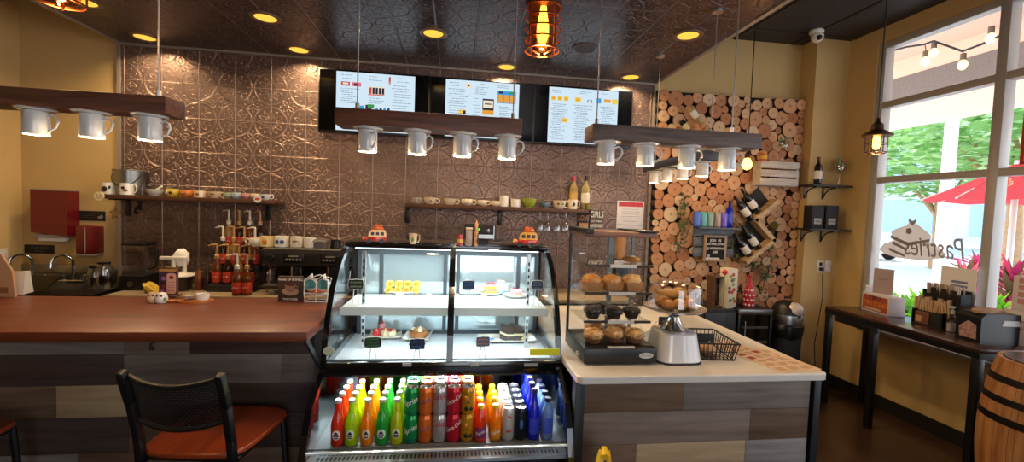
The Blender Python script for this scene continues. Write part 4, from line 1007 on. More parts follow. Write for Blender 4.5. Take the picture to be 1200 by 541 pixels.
b = MB(); b.tube([(.111*math.cos(a_), -.111*abs(math.sin(a_))*.8-.006, .19-.12*math.sin(a_)) for a_ in [PI*i/14 for i in range(15)]], .0035, 6); b.done('bail_handle', BLACK, o)
o = thing('drinking_glass', 'clear glass tumbler beside the metal bucket', 'glass', (onY(167, 215, 3.83).x, 3.83, ZS1))
b = MB(); b.lathe([(.028, 0), (.034, .085), (.031, .085), (.026, .006), (.001, .006)], 20, cap1=False); b.done('tumbler', PLASTIC, o)
cup('grey white bowl holding a tilted spoon on shelf', 182, ZS1, .055, .055, cer('greywhite', '#cfd1d0'), 'bowl', None, 0, 'bowl', G1, name='bowl')
o = thing('ceramic_spoon', 'white ceramic spoon leaning in the grey white bowl', 'spoon', (onY(182, 230, CY).x, CY, ZS1+.02))
b = MB(); b.tube([(-.03, 0, .0), (0, 0, .025), (.05, 0, .062)], [.012, .006, .008], 8); b.done('spoon', WHITE, o)
for px, lb, c, st, r, h, deco in [(202.5, 'yellow and white round cup with dark motif', '#d9bf3f', 'round', .047, .062, [(.2, .5, .014, .012, DKM), (-.5, .6, .01, .014, WHITE)]), (219, 'orange round cup next to the yellow one', '#d8823c', 'round', .044, .058, [(0, .5, .02, .008, BRM)]),
                            (234.5, 'cream cup beside the orange one', '#dcc7a6', 'mug', .043, .056, [(0, .5, .015, .012, BRM)]), (251.5, 'beige wide cup with handle, fifth of the row', '#d8c4a0', 'tea', .050, .054, [(.1, .6, .02, .007, BRM)]), (267, 'small green grey cup', '#93a184', 'round', .035, .05, None),
                            (277, 'pale blue small cup', '#9fb0bf', 'round', .038, .052, None), (288, 'dusty pink small cup', '#b98a7f', 'round', .037, .05, [(0, .5, .012, .012, REDM)]), (299.5, 'cream round cup near the shelf end', '#ddcaa8', 'round', .037, .05, [(.1, .5, .012, .008, BRM)]), (310.5, 'white cup with blue marks last on the shelf', '#d9dad6', 'tea', .042, .048, [(0, .5, .012, .01, BLM)])]:
    cup(lb, px, ZS1, r, h, cer(lb[:9], c), st, deco, .1, 'cup', G1)
o = thing('face_ornament', 'round cream ornament with a painted face on shelf end', 'ornament', (onY(115.5, 227, 3.74).x, 3.752, ZS1-.016))
b = MB(); b.prism(disc_poly(0, 0, .034), 'Y', -.012, .0); b.done('disc', pm('ornament_cream', '#e2cfa6', .5), o)
for x in (-.012, .012): b = MB(); b.ball((x, -.012, .008), .004, 8); b.done('eye', DKM, o)
b = MB(); b.tube([(-.014, -.0125, -.008), (0, -.0125, -.016), (.014, -.0125, -.008)], .0018, 5); b.done('smile', DKM, o)
o = thing('star_ornament', 'golden wire star hanging under the cup shelf end', 'ornament', (onY(136, 248, 3.9).x, 3.9, onY(136, 250, 3.9).z))
b = MB(); pts = [((.05 if i % 2 == 0 else .022)*math.sin(i*PI/5), 0, (.05 if i % 2 == 0 else .022)*math.cos(i*PI/5)) for i in range(10)]; b.tube(pts, .004, 6, closed=True); b.done('star', pm('gold_wire', '#b08a3a', .35, metal=.8), o)
b = MB(); b.tube([(0, 0, .05), (0, 0, ZS1-.034-o.location.z)], .0015, 5); b.done('string', DKM, o)
o = thing('coat_hook', 'black hook fixed below the cup shelf', 'hook', (onY(163, 240, D-.03).x, D-.021, onY(163, 240, D-.03).z))
b = MB(); b.bb(-.012, .012, -.008, 0, -.045, .03, .002); b.tube([(0, -.008, -.01), (0, -.05, -.03), (0, -.06, -.055), (0, -.04, -.07), (0, -.025, -.06)], .008, 8); b.done('hook', BLACK, o)
o = thing('round_tag', 'round red and white tag stuck under shelf end', 'tag', (onY(302, 233, SY).x, SY-.001, onY(302, 233, SY).z)); b = MB(); b.prism(disc_poly(0, 0, .03), 'Y', -.003, 0); b.done('disc', pm('tag_white', '#d8cfc4', .6), o); b = MB(); b.bb(-.018, .018, -.0036, -.003, -.008, .008); b.done('print', REDM, o)
# middle shelf
G2 = 'cups on the shelf under the menu screens'
PAT = cer('patterned', '#ddd2bd', '#6b5f50'); IV = cer('ivory', '#dccdb4'); WM = cer('plain_white', '#e3ddd2')
for px, lb, mt, st, r, h, deco in [(488, 'patterned teacup at the start of the shelf', PAT, 'tea', .055, .052, None), (504, 'ivory teacup with handle, second on the shelf', IV, 'tea', .054, .056, [(.2, .5, .01, .008, BRM)]), (527, 'ivory teacup standing alone, third on the shelf', IV, 'tea', .055, .054, None),
                            (547.5, 'ivory teacup in front of the glass pitcher', IV, 'round', .054, .056, None), (565.5, 'small ivory teacup beside the glass pitcher', IV, 'round', .045, .052, None), (581, 'low ivory teacup beside the tall white mug', IV, 'round', .046, .048, None)]:
    cup(lb, px, ZS2, r, h, mt, st, deco, .05, 'cup', G2)
for px, lb, r, h in ((591, 'tall white mug on the shelf, taller of two', .040, .098), (604.5, 'white mug beside the green bowl', .044, .072)):
    cup(lb, px, ZS2, r, h, WM, 'mug', None, .9, 'mug', G2, name='mug')
cup('lime green bowl on the shelf', 620.5, ZS2, .066, .082, cer('lime', '#98a63c'), 'bowl', None, 0, 'bowl', None, name='bowl')
cup('small blue grey bowl on the shelf', 639.5, ZS2, .050, .056, cer('bluegrey', '#70869a'), 'bowl', None, 0, 'bowl', None, name='bowl')
cup('wide ivory cup with brown pattern beside the blue grey bowl', 656, ZS2, .060, .075, IV, 'tea', [(-.4, .6, .014, .012, BRM), (.3, .6, .014, .012, GRM)], .05, 'cup', G2)
cup('tall ivory mug with dark picture in front of pink topped bottle', 671.5, ZS2, .044, .088, IV, 'mug', [(0, .5, .014, .018, DKM)], .1, 'mug', G2, name='mug')
o = thing('glass_pitcher', 'tall clear glass pitcher at the back of the cup shelf', 'pitcher', (onY(556, 220, 3.92).x, 3.92, ZS2)); b = MB(); b.lathe([(.035, 0), (.04, .01), (.042, .10), (.028, .15), (.032, .19), (.030, .19), (.026, .15), (.039, .1), (.001, .01)], 22, cap1=False); b.done('jug', PLASTIC, o)
b = MB(); b.tube([(.03, 0, .17), (.075, 0, .16), (.08, 0, .09), (.042, 0, .05)], .005, 7); b.done('handle', PLASTIC, o)
def wine(name, label, loc, body, cap, labm, tilt=None, liq=None, grp=None, s=1.0, capcol=None):
    o = thing(name, label, 'bottle', loc, 0, grp)
    rot = tilt if tilt is not None else Matrix()
    pr = [(r*s, z*s) for r, z in [(.001, .004), (.034, 0), (.0375, .006), (.0375, .185), (.034, .205), (.018, .235), (.0145, .25), (.0145, .30)]]
    b = MB(); b.lathe(pr, 22, rot=rot); b.done('glass', body, o)
    b = MB(); b.lathe([(.0152*s, .262*s), (.0156*s, .263*s), (.0156*s, .302*s), (.012*s, .304*s)], 16, rot=rot); b.done('capsule', cap, o)
    b = MB(); b.lathe([(.038*s, .06*s), (.0382*s, .061*s), (.0382*s, .15*s), (.038*s, .151*s)], 22, rot=rot, cap0=False, cap1=False); b.done('label', labm, o)
    return o
WGREEN = pm('wine_glass_dark', '#10140f', .08, coat=.5); WCLEAR = liquid('white_wine', '#d8c78a'); WROSE = liquid('pale_wine', '#cfb37a')
WLAB = pm('wine_label', '#ded8cc', .6)
o = wine('wine_bottle', 'clear pale wine bottle with pink capsule on the shelf', (onY(672.5, 220, 3.92).x, 3.92, ZS2), WROSE, pm('capsule_pink', '#d23a6a', .35), pm('gold_bow', '#c8a25a', .4))
wine('wine_bottle', 'pale wine bottle with black capsule and white label on the shelf', (onY(686.5, 220, 3.86).x, 3.86, ZS2), WCLEAR, BLACK, WLAB)
o = thing('leaf_trinket', 'small mottled trinket box at the far end of the cup shelf', 'trinket box', (onY(691, 240, 3.83).x-.02, 3.80, ZS2)); b = MB(); b.box((0, 0, .026), (.05, .05, .052), .008); b.done('box', pm('moss_box', '#8a7a4a', .6, col2='#4a4a2a', nscale=50), o); b = MB(); b.box((0, 0, .056), (.054, .054, .01), .004); b.done('lid', BRM, o)
for px, lb in ((633, 'hanging clear stem glass under shelf, nearest the green bowl'), (642, 'hanging clear stem glass under shelf, second from the green bowl'), (653, 'hanging clear stem glass under shelf, third from the green bowl'), (663, 'hanging clear stem glass under shelf, nearest the LOVE sign')):
    o = thing('stem_glass', lb, 'wine glass', (onY(px, 255, 3.86).x, 3.86, ZS2-.034), 0, 'stem glasses hanging under the shelf'); b = MB(); b.lathe([(.032, 0), (.030, -.003), (.004, -.008), (.004, -.07), (.022, -.085), (.034, -.115), (.032, -.165), (.031, -.165), (.033, -.115), (.02, -.088), (.001, -.078)], 20, cap1=False); b.done('glass', GOBLET, o)
# small wall signs
def sign(name, label, x0, x1, y0, y1, Y, mats, draw, th=.02, cat='sign'):
    """flat sign whose corners are measured in the photograph on the wall plane Y"""
    a = onY(x0, y1, Y); c = onY(x1, y0, Y); w, h = c.x-a.x, c.z-a.z
    o = thing(name, label, cat, (a.x+w/2, Y, a.z)); b = MB(); b.bb(-w/2, w/2, 0, th, 0, h, .002); b.done('panel', mats, o); draw(o, w, h); return o
SB = pm('sign_brown', '#2f211b', .6); SIGNW = pm('sign_cream', '#f4eee4', .6); TANS = pm('sign_tan', '#b98a5c', .6)
def d_love(o, w, h):
    b = MB(); b.bb(-w/2+.004, w/2-.004, -.0012, 0, h*.0+.004, h*.30); b.done('lower_stripe', TANS, o)
    txt('LOVE', h*.42, TANS, o, (0, -.001, h*.55), xs=.62); b = MB(); b.bb(-w*.35, w*.35, -.0012, 0, h*.86, h*.9); b.done('upper_stripe', TANS, o)
sign('wall_sign', 'narrow brown sign reading LOVE in tan letters', 677.5, 690.5, 246, 267.5, D-.045, SB, d_love)
def d_girls(o, w, h):
    txt('GIRLS', h*.47, SIGNW, o, (0, -.001, h*.76), xs=.62); txt('JUST WANNA', h*.14, SIGNW, o, (0, -.001, h*.41), xs=.68); txt('HAVE WINE', h*.27, SIGNW, o, (0, -.001, h*.16), xs=.5)
sign('wall_sign', 'dark sign reading GIRLS JUST WANNA HAVE WINE in white', 691, 707.5, 246.5, 268, D-.045, pm('sign_grey', '#4a4440', .6), d_girls)
NOTE = pm('notice_paper', '#dcd8dc', .7)
def d_note(o, w, h):
    b = MB(); b.bb(-w*.44, w*.46, -.0008, 0, h*.80, h*.96); b.done('red_heading', pm('notice_red', '#c23a4a', .6), o)
    b = MB(); rd = random.Random(3)
    for i in range(6):
        z = h*(.70-.085*i); e = rd.uniform(.25, .42); b.bb(-w*e, w*e, -.0006, 0, z, z+.003)
    b.bb(-w*.46, w*.46, -.0006, 0, h*.14, h*.16); b.done('print_lines', INK, o)
sign('wall_notice', 'white paper notice with red heading near the log slices', 722, 755, 236, 268, D-.025, NOTE, d_note, .003, 'notice')

YI = min(onZ(209, 333, BZ).y, D-.30)
# ================================================================== LEFT WALL: DISPENSERS, SINK
REDP = pm('dispenser_red', '#6b1519', .3, coat=.2)
a, c = onY(36, 276, D-.12), onY(78, 224, D-.12)
o = thing('towel_dispenser', 'large dark red paper towel dispenser on the tan wall', 'towel dispenser', ((a.x+c.x)/2, D, a.z)); w, h = c.x-a.x, c.z-a.z
b = MB(); b.prism([(-w/2, .03), (w/2, .0), (w/2, h), (-w/2, h)], 'Y', -.12, -.001); b.done('cover', REDP, o); b = MB(); b.bb(-w/2, w/2, -.12, -.002, h, h+.012, .003); b.done('top_trim', pm('dispenser_grey', '#8d8681', .4), o); b = MB(); b.bb(-w/2+.01, w/2-.01, -.115, -.01, -.014, .012, .003); b.done('bottom_trim', pm('dispenser_grey', '#8d8681', .4), o)
b = MB(); b.bb(-w*.38, w*.36, -.10, -.05, -.045, .001, .01); b.done('paper_towel', PAPER, o)
a, c = onY(88, 300, D-.11), onY(110, 265, D-.11)
o = thing('soap_dispenser', 'small red soap dispenser below the black sign', 'soap dispenser', ((a.x+c.x)/2, D, a.z)); w, h = c.x-a.x, c.z-a.z
b = MB(); b.bb(-w/2, w/2, -.11, -.001, .02, h, .012); b.done('cover', REDP, o); b = MB(); b.bb(-w*.48, w*.48, -.105, -.01, -.0, .02, .004); b.done('push_bar', pm('dispenser_grey', '#8d8681', .4), o); b = MB(); b.cyl((.005, -.112, .03), (.005, -.112, h-.01), .004, n=10); b.done('rib', pm('dispenser_grey', '#8d8681', .4), o)
SDK = pm('sign_black', '#15110e', .5); SGY = pm('sign_lettering_grey', '#5d564e', .6)
sign('hand_wash_sign', 'black sign on tan wall with two lines of grey capitals', 28.5, 63, 287, 296.5, D-.008, SDK, lambda o, w, h: (txt('HAND WASH', h*.36, SGY, o, (0, -.001, h*.66), xs=.85), txt('ONLY', h*.32, SGY, o, (0, -.001, h*.27))), .007)
def d_w(o, w, h):
    b = MB()
    for i in range(3): squig(b, -w*.42, w*.18, h*(.75-.22*i), h*.09, -.001, i+40)
    b.done('small_print', SGY, o); b = MB(); b.ball((w*.3, -.001, h*.35), (w*.05, .001, h*.14), 8); b.ball((w*.38, -.001, h*.42), (w*.05, .001, h*.2), 8); b.done('hands_symbol', pm('symbol_grey', '#8a857a', .6), o)
sign('hand_wash_sign', 'black sign with small print and pale symbol over soap dispenser', 88.5, 123, 247.5, 258, D-.008, SDK, d_w, .007)
p = onX(2, 300, XL); o = thing('light_switch', 'white switch plate at the edge of the lighter wall', 'light switch', (XL, p.y, p.z)); b = MB(); b.bb(.0005, .008, -.04, .04, -.06, .06, .003); b.done('plate', OFFW, o); b = MB(); b.bb(.008, .013, -.012, .012, -.025, .025, .002); b.done('rocker', WHITE, o)
# sink unit
SINKZ = .90; sx0, sx1 = XL+.01, min(BXL-.02, onY(164, 310, YI+.05).x-.10)
o = thing('sink_unit', 'stainless steel sink counter with backsplash against tan wall', 'sink', ((sx0+sx1)/2, 3.7, 0)); w = (sx1-sx0)/2
b = MB(); b.bb(-w, w, -.28, .29, SINKZ-.03, SINKZ, .004); b.bb(-w, w, -.28, .29, .05, SINKZ-.031); b.done('cabinet', DSTEEL, o)
b = MB(); b.bb(-w, w, .275, .299, SINKZ+.001, SINKZ+.13, .004); b.done('backsplash', STEEL, o)
b = MB(); b.bb(-w+.08, -w+.40, -.22, .20, SINKZ, SINKZ+.004); b.bb(-w+.10, -w+.38, -.20, .18, SINKZ+.002, SINKZ+.006, m=1); b.done('basin', [STEEL, BLACKM], o)
b = MB(); b.prism([(-w+.02, SINKZ), (w*.2, SINKZ), (w*.45, SINKZ+.12), (-w+.02, SINKZ+.12)], 'Y', -.20, -.185); b.done('splash_guard', pm('grey_guard', '#5a5347', .4, metal=.6), o)
def faucet(label, px, py, handles):
    v = onY(px, py, 3.90); o = thing('gooseneck_faucet', label, 'faucet', (v.x, 3.90, SINKZ))
    H = onY(px, py-22, 3.9).z-SINKZ if True else .3
    H = max(H, .22); r = .052
    b = MB(); pts = [(0, 0, .0), (0, 0, H-r)]+[(-r+r*math.cos(a_), -.0-.02*a_, H-r+r*math.sin(a_)) for a_ in [PI*i/10 for i in range(1, 11)]]+[(-2*r, -.07, H-r-.05)]
    b.tube(pts, .011, 10); b.done('spout', CHROME, o)
    b = MB(); b.bb(-.09, .09, -.03, .03, 0, .02, .006); b.done('base', CHROME, o)
    for s_ in (-1, 1):
        b = MB(); b.cyl((s_*.07, 0, .02), (s_*.07, 0, .05), .016, n=12); b.tube([(s_*.07, 0, .05), (s_*.11, -.03, .062)], .008, 8); b.done('lever', CHROME, o)
faucet('chrome gooseneck faucet nearest the corner of tan walls', 38, 330, False)
faucet('chrome gooseneck faucet with lever handles under the soap dispenser', 86, 330, True)
for px, lb, r, h in ((120, 'upturned ribbed glass jar near the sink edge', .05, .16), (134, 'clear glass pitcher standing beside the ribbed jar', .055, .19)):
    v = onY(px-3, 330, 3.62); o = thing('glass_jar', lb, 'jar', (min(v.x, sx1-.06) if px > 125 else v.x-.03, 3.62, SINKZ+.0005)); b = MB(); pr = [(r*.95, 0), (r, .01), (r, h*.7), (r*.7, h), (r*.66, h), (r*.95, h*.68), (r*.9, .012), (.001, .012)]; b.lathe(pr, 24, cap1=False); b.done('jar', SMOKY, o)
    b = MB(); b.lathe([(r*.72, h), (r*.74, h+.012), (.001, h+.014)], 20); b.done('lid', DSTEEL, o)

# ================================================================== BACK COUNTER APPLIANCES
def at_bc(px, py, Y): return onY(px, py, Y).x
Yb = BYF
o = thing('blender', 'countertop blender with clear square jar by the tan wall', 'blender', (onY(164, 310, YI+.05).x, YI+.05, BZ))
b = MB(); b.prism([(-.09, 0), (.09, 0), (.08, .11), (-.08, .11)], 'Y', -.10, .10); b.done('motor_base', BLACK, o); b = MB(); b.cyl((0, -.101, .05), (0, -.112, .05), .02, n=16); b.done('dial', STEEL, o)
b = MB(); b.prism([(-.06, .112), (.06, .112), (.08, .34), (-.08, .34)], 'Y', -.07, .07); b.done('jar', SMOKY, o)
b = MB(); b.bb(-.083, .083, -.075, .075, .34, .365, .008); b.done('lid', BLACK, o); b = MB(); b.tube([(.075, 0, .32), (.125, 0, .30), (.12, 0, .18), (.064, 0, .15)], .01, 8); b.done('handle', BLACK, o)
o = thing('cleaning_cloth', 'crumpled yellow cloth hanging over counter beside the blender', 'cloth', (at_bc(178, 328, YI-.12), YI-.12, BZ)); b = MB(); b.lump((0, 0, .03), (.062, .05, .035), 18, .5, 2.5, 4, rot=Matrix.Rotation(.5, 4, 'Y')); b.done('cloth', pm('yellow_cloth', '#c2a03a', .9, bump=.3), o)
o = thing('syrup_pump_pot', 'brown pot with white pump dispenser top and napkins', 'dispenser', (at_bc(209, 320, YI), YI, BZ))
b = MB(); b.lathe([(.085, 0), (.09, .01), (.09, .10), (.08, .11)], 28); b.done('pot', pm('pot_brown', '#2e241c', .35), o); b = MB(); b.lathe([(.115, .11), (.118, .116), (.11, .128), (.05, .14), (.001, .14)], 32); b.done('lid', OFFW, o)
for x in (-.035, .045):
    b = MB(); b.cyl((x, 0, .138), (x, 0, .245), .014, n=14); b.done('pump_post', OFFW, o)
b = MB(); b.bb(-.13, .065, -.014, .014, .235, .262, .008); b.done('pump_bar', OFFW, o); b = MB(); b.lump((.005, .03, .25), (.06, .04, .07), 14, .3, 4, 2); b.done('napkins', PAPER, o)
AMB = pm('amber_plastic', '#6b3a1a', .25); 
for px, lb, mt in ((233, 'amber squeeze bottle beside the white pump pot', AMB), (243, 'dark squeeze bottle beside the syrup rack', pm('dark_squeeze', '#2a1a14', .3))):
    o = thing('squeeze_bottle', lb, 'bottle', (at_bc(px, 320, YI), YI, BZ)); b = MB(); b.lathe([(.026, 0), (.028, .006), (.028, .12), (.02, .135)], 18); b.done('body', mt, o); b = MB(); b.lathe([(.021, .135), (.02, .145), (.007, .16), (.003, .185)], 14); b.done('nozzle', mt, o)
# syrup rack
RK = YI+.06
rx0, rx1 = at_bc(246, 315, RK-.1), at_bc(299, 315, RK-.1)
tiers = [(0, -.09), (.135, .0), (.265, .09)]
o = thing('syrup_rack', 'black three tier rack holding red labelled syrup bottles', 'rack', ((rx0+rx1)/2, RK, BZ)); w = (rx1-rx0)/2
for k, (z, y) in enumerate(tiers):
    b = MB(); b.bb(-w, w, y-.045, y+.045, z, z+.055, .003); b.bb(-w, w, y-.0455, y-.044, z+.005, z+.03, m=1); b.done('tier', [BLACKM, pm('rack_strip', '#2b2523', .5)], o)
for s_ in (-1, 1): b = MB(); b.bb(s_*w-.006, s_*w+.006, -.13, .135, 0, .012); b.bb(s_*w-.006, s_*w+.006, .10, .135, .0, .32); b.done('side_frame', BLACK, o)
SYR = [liquid('syrup_amber', '#7a4016'), liquid('syrup_dark', '#3a1a0c'), liquid('syrup_pale', '#b58a4a'), liquid('syrup_red', '#4a1c10')]
LBR = pm('syrup_label', '#b5361f', .5); PUMPW = pm('pump_white', '#d6d0c6', .3); PUMPG = pm('pump_tan', '#a8824e', .3)
proto = {}
def syrup(label, loc, mt, pm_, key, rz=0, tall=1.0):
    if (key, rz) in proto: return dup(proto[(key, rz)], label, loc)
    o = thing('syrup_bottle', label, 'syrup bottle', loc, 0, 'syrup bottles with pumps')
    b = MB(); b.lathe([(.001, .002), (.031, 0), (.034, .006), (.034, .13), (.03, .15), (.015, .175), (.0145, .20)], 20); b.done('glass', mt, o)
    b = MB(); b.lathe([(.0345, .02), (.0347, .021), (.0347, .10), (.0345, .101)], 20, cap0=False, cap1=False); lb = b.done('label', LBR, o)
    b = MB(); squig(b, -.022, .022, .062, .014, -.0362, 3); b.done('label_script', SIGNW, lb)
    b = MB(); b.lathe([(.017, .20), (.018, .225), (.009, .235), (.008, .30*tall)], 14); ca, sa = math.cos(rz), math.sin(rz); b.tube([(0, 0, .295*tall), (0, 0, .31*tall), (-.028*ca, -.028*sa, .312*tall), (-.058*ca, -.058*sa, .302*tall)], [.009, .009, .007, .004], 8); b.done('pump', pm_, o)
    proto[(key, rz)] = o; return o
def nm(n): return ['first', 'second', 'third', 'fourth'][n]
for k, (z, y) in enumerate(tiers):
    for i in range(4):
        X = o.location.x if k == 0 and i == 0 else RKX
        if k == 0 and i == 0: RKX = X
        xx = RKX-w+.045+i*(2*w-.09)/3; white = (k == 2 and i in (0, 2)) or (k == 1 and i in (0, 3))
        syrup(f'syrup bottle {"with white pump" if white else "with tan pump"} on {["bottom", "middle", "top"][k]} tier, {nm(i)} along', (xx, RK+y, BZ+z+.055), SYR[(i+k) % 4], PUMPW if white else PUMPG, ('w' if white else 't')+str((i+k) % 4), [.3, 0, -.3][k])
for px, lb, pmat in ((278, 'syrup bottle with white pump standing loose before the rack', PUMPW), (287, 'syrup bottle with tan pump standing loose beside the coffee machine', PUMPG)):
    X = at_bc(px, 330, Yb+.045 if px < 280 else Yb+.09)+(0 if px < 280 else .03); syrup(lb, (X, Yb+.045 if px < 280 else Yb+.055, BZ), SYR[0], pmat, 'loose'+str(px), .2)
# espresso machine
EY = Yb+.10
ex0, ex1 = at_bc(309, 300, EY), at_bc(428, 300, EY); ezt = onY(350, 291, EY).z
em = thing('espresso_machine', 'two group steel espresso machine under a tray of upturned cups', 'espresso machine', ((ex0+ex1)/2, EY, BZ)); w = (ex1-ex0)/2; H = ezt-BZ
b = MB(); b.bb(-w, w, .02, .46, 0.04, .10, .01); b.bb(-w+.02, w-.02, .16, .46, .10, H-.14, .005); b.done('body', pm('machine_dark', '#2a2624', .3, metal=.6), em)
b = MB(); b.prism([(.03, H-.14), (.46, H-.14), (.46, H-.02), (.0, H-.02), (.0, H-.05)], 'X', -w, w); b.done('top_housing', STEEL, em)
b = MB(); b.bb(-w-.005, w+.005, -.01, .47, H-.021, H, .006); b.done('cup_tray', STEEL, em)
b = MB(); b.bb(-w+.01, w-.01, -.03, .14, 0.035, .085, .006); [b.bb(-w+.03+.03*i, -w+.045+.03*i, -.02, .13, .085, .088, m=1) for i in range(int((2*w-.06)/.03))]; b.done('drip_tray', [STEEL, BLACKM], em)
for xk in (-w*.42, w*.30):
    b = MB(); b.bb(xk-.075, xk+.075, -.004, .01, H-.115, H-.04, .004); pn = b.done('button_panel', BLACK, em)
    b = MB(); [b.cyl((xk-.05+.025*i, -.004, H-.088), (xk-.05+.025*i, -.009, H-.088), .008, n=12) for i in range(5)]; b.bb(xk-.035, xk+.035, -.006, -.004, H-.066, H-.056); b.done('buttons', pm('button_grey', '#9a948c', .4), pn)
    b = MB(); b.lathe([(.045, 0), (.048, .05), (.048, .09)], 20, c=(xk, .07, H-.24)); b.cyl((xk, .07, H-.25), (xk, .07, H-.15), .04); gh = b.done('group_head', CHROME, em)
    b = MB(); b.lathe([(.037, 0), (.040, .03), (.036, .045)], 18, c=(xk, .07, H-.275)); b.tube([(xk, .04, H-.25), (xk, -.02, H-.255), (xk+.01, -.11, H-.27)], [.010, .012, .016], 10); b.done('portafilter', pm('portafilter_black', '#1a1716', .3), em)
for xk, k in ((-w+.05, 0), (w-.08, 1), (w-.2, 2)):
    b = MB(); b.lathe([(.03, 0), (.032, .01), (.026, .025)], 18, c=(xk, .0, H-.08), rot=Matrix.Rotation(PI/2, 4, 'X')); b.done('steam_knob', BLACK, em)
for xk in (-w+.06, w-.10):
    b = MB(); b.tube([(xk, .06, H-.14), (xk-.01, .0, H-.17), (xk-.015, -.02, H-.26), (xk-.02, -.025, H-.34)], .006, 8); b.done('steam_wand', CHROME, em)
for s_ in (-1, 1):
    for y in (.05, .42): b = MB(); b.cyl((s_*(w-.05), y, 0), (s_*(w-.05), y, .041), .02, n=14); b.done('foot', CHROME, em)
tz = BZ+H
for px, lb, c, st, r, h, deco, an in [(303, 'white espresso cup at the tray corner, handle outward', '#e0d9cc', 'round', .052, .065, None, PI), (314, 'cream cup with orange picture on the machine tray', '#e3c98f', 'mug', .053, .082, [(0, .5, .02, .02, pm('motif_orange', '#d07a2a', .4))], PI), (329, 'white cup with two blue ovals on the machine tray', '#e6e2da', 'mug', .054, .086, [(-.35, .5, .017, .017, BLM), (.35, .5, .017, .017, BLM)], PI/2),
                                (344, 'white cup with gold bands beside the blue oval cup', '#ddd3bd', 'mug', .050, .086, [(0, .6, .024, .007, BRM)], .3), (355, 'white cup near the clear glasses on the tray', '#e4e0d8', 'mug', .046, .080, None, .2)]:
    cup(lb, px+({303: -2, 314: 0, 329: 2, 344: 5, 355: 9}[px]), tz, r, h, cer('em'+str(px), c), st, deco, an, 'cup', 'cups on the espresso machine', Y=EY+.10)
o = thing('shot_glass', 'clear shot glass at the edge of the machine tray', 'glass', (at_bc(349, 285, EY+.04), EY+.03, tz)); b = MB(); b.lathe([(.02, 0), (.026, .05), (.023, .05), (.018, .006), (.001, .006)], 18, cap1=False); b.done('glass', PLASTIC, o)
o = thing('grey_tub', 'grey lidded tub at the far end of the machine tray', 'tub', (at_bc(375, 285, EY+.12), EY+.12, tz)); b = MB(); b.prism(rrect(-.06, .06, -.05, .05, .012), 'Z', 0, .05); b.done('tub', pm('tub_grey', '#6f6a6c', .5), o); b = MB(); b.lathe([(.07, .05), (.06, .065), (.015, .075), (.012, .085), (.001, .087)], 20); b.done('lid', pm('tub_lid', '#55504f', .4), o)
o = thing('milk_jug', 'steel milk jug with white cord hanging on the tray corner', 'jug', (at_bc(400/1.0-6, 285, EY+.1), EY+.08, tz)); b = MB(); b.lathe([(.04, 0), (.042, .01), (.034, .05), (.036, .07), (.034, .07), (.001, .01)], 20, cap1=False); b.done('jug', DSTEEL, o); b = MB(); b.tube([(.035, 0, .06), (.065, 0, .05), (.06, 0, .02), (.04, 0, .015)], .005, 8); b.done('handle', DSTEEL, o)
o = thing('figurine', 'small silver owl figurine in front of the machine back plate', 'figurine', (at_bc(317, 325, EY+.06), EY+.05, BZ+.0885)); b = MB(); b.lathe([(.022, 0), (.026, .02), (.02, .05), (.023, .06), (.022, .08), (.008, .092), (.001, .094)], 18); b.done('body', pm('owl_silver', '#8d8a88', .3, metal=.7), o)
for s_ in (-1, 1): b = MB(); b.ball((s_*.009, -.02, .07), .007, 10); b.done('eye', WHITE, o)

# ================================================================== THINGS ON THE BAR
def on_bar(px, py): return onZ(px, py, ZB)
p = on_bar(27, 345); hh = onY(26, 319, p.y).z-ZB; o = thing('table_sign', 'white plastic wedge sign box at the bar edge', 'sign stand', (p.x, p.y, ZB), R_(14))
b = MB(); b.prism([(-.0, 0), (.085, 0), (.06, hh), (.02, hh)], 'X', -.012, 0); b.prism([(0, 0), (.085, 0), (.085, .006), (0, .006)], 'X', -.26, -.012); b.prism([(.0, .0), (.02, hh), (.024, hh), (.004, .0)], 'X', -.26, -.0125); b.prism([(.085, .0), (.06, hh), (.056, hh), (.081, .0)], 'X', -.26, -.0125); b.done('stand', pm('stand_white', '#d8d2cb', .35), o)
b = MB(); b.prism([(-.0015, .012), (.0155, hh-.012), (.0165, hh-.012), (-.0005, .012)], 'X', -.25, -.055); b.done('printed_card', pm('card_print', '#6a5a44', .6, col2='#b9a98e', nscale=30), o)
p = on_bar(4, 349); o = thing('tent_card', 'tan paper tent card behind the white wedge sign', 'card', (p.x, min(p.y+.12, YK-.04), ZB)); hh = onY(4, 298, o.location.y).z-ZB; b = MB(); b.prism([(-.14, 0), (.03, 0), (.02, hh*.6), (-.03, hh), (-.14, hh)], 'Y', 0, .012); b.done('card', pm('tan_card', '#b58b66', .7), o); b = MB(); b.bb(-.12, .0, -.0008, 0, .02, .05); b.done('print_band', BRM, o)
for px, py, lb in ((180, 354, 'small owl shaped shaker with brown patches, nearer the menu stand edge'), (189.5, 354.5, 'small white owl shaped shaker in front of the menu stand')):
    p = on_bar(px, py); o = thing('owl_shaker', lb, 'shaker', (p.x, p.y, ZB), 0, None)
    b = MB(); b.lathe([(.02, 0), (.026, .008), (.027, .025), (.022, .042), (.019, .05), (.001, .055)], 20); b.done('body', WHITE if px > 185 else cer('shaker_cream', '#dcb69a'), o)
    for s_ in (-1, 1): b = MB(); b.ball((s_*.009, -.019, .038), .0055, 10); b.done('eye', DKM, o); b = MB(); b.ball((s_*.02, -.008, .02), (.007, .012, .012), 10); b.done('wing', BRM if px < 185 else GRM, o)
p = on_bar(197, 347.5); v = onY(197, 313, p.y)
o = thing('menu_card_stand', 'upright wooden framed menu card with purple and pink picture', 'menu stand', (p.x, p.y, ZB)); h = v.z-ZB; w = (onY(208, 330, p.y).x-onY(186, 330, p.y).x)/2
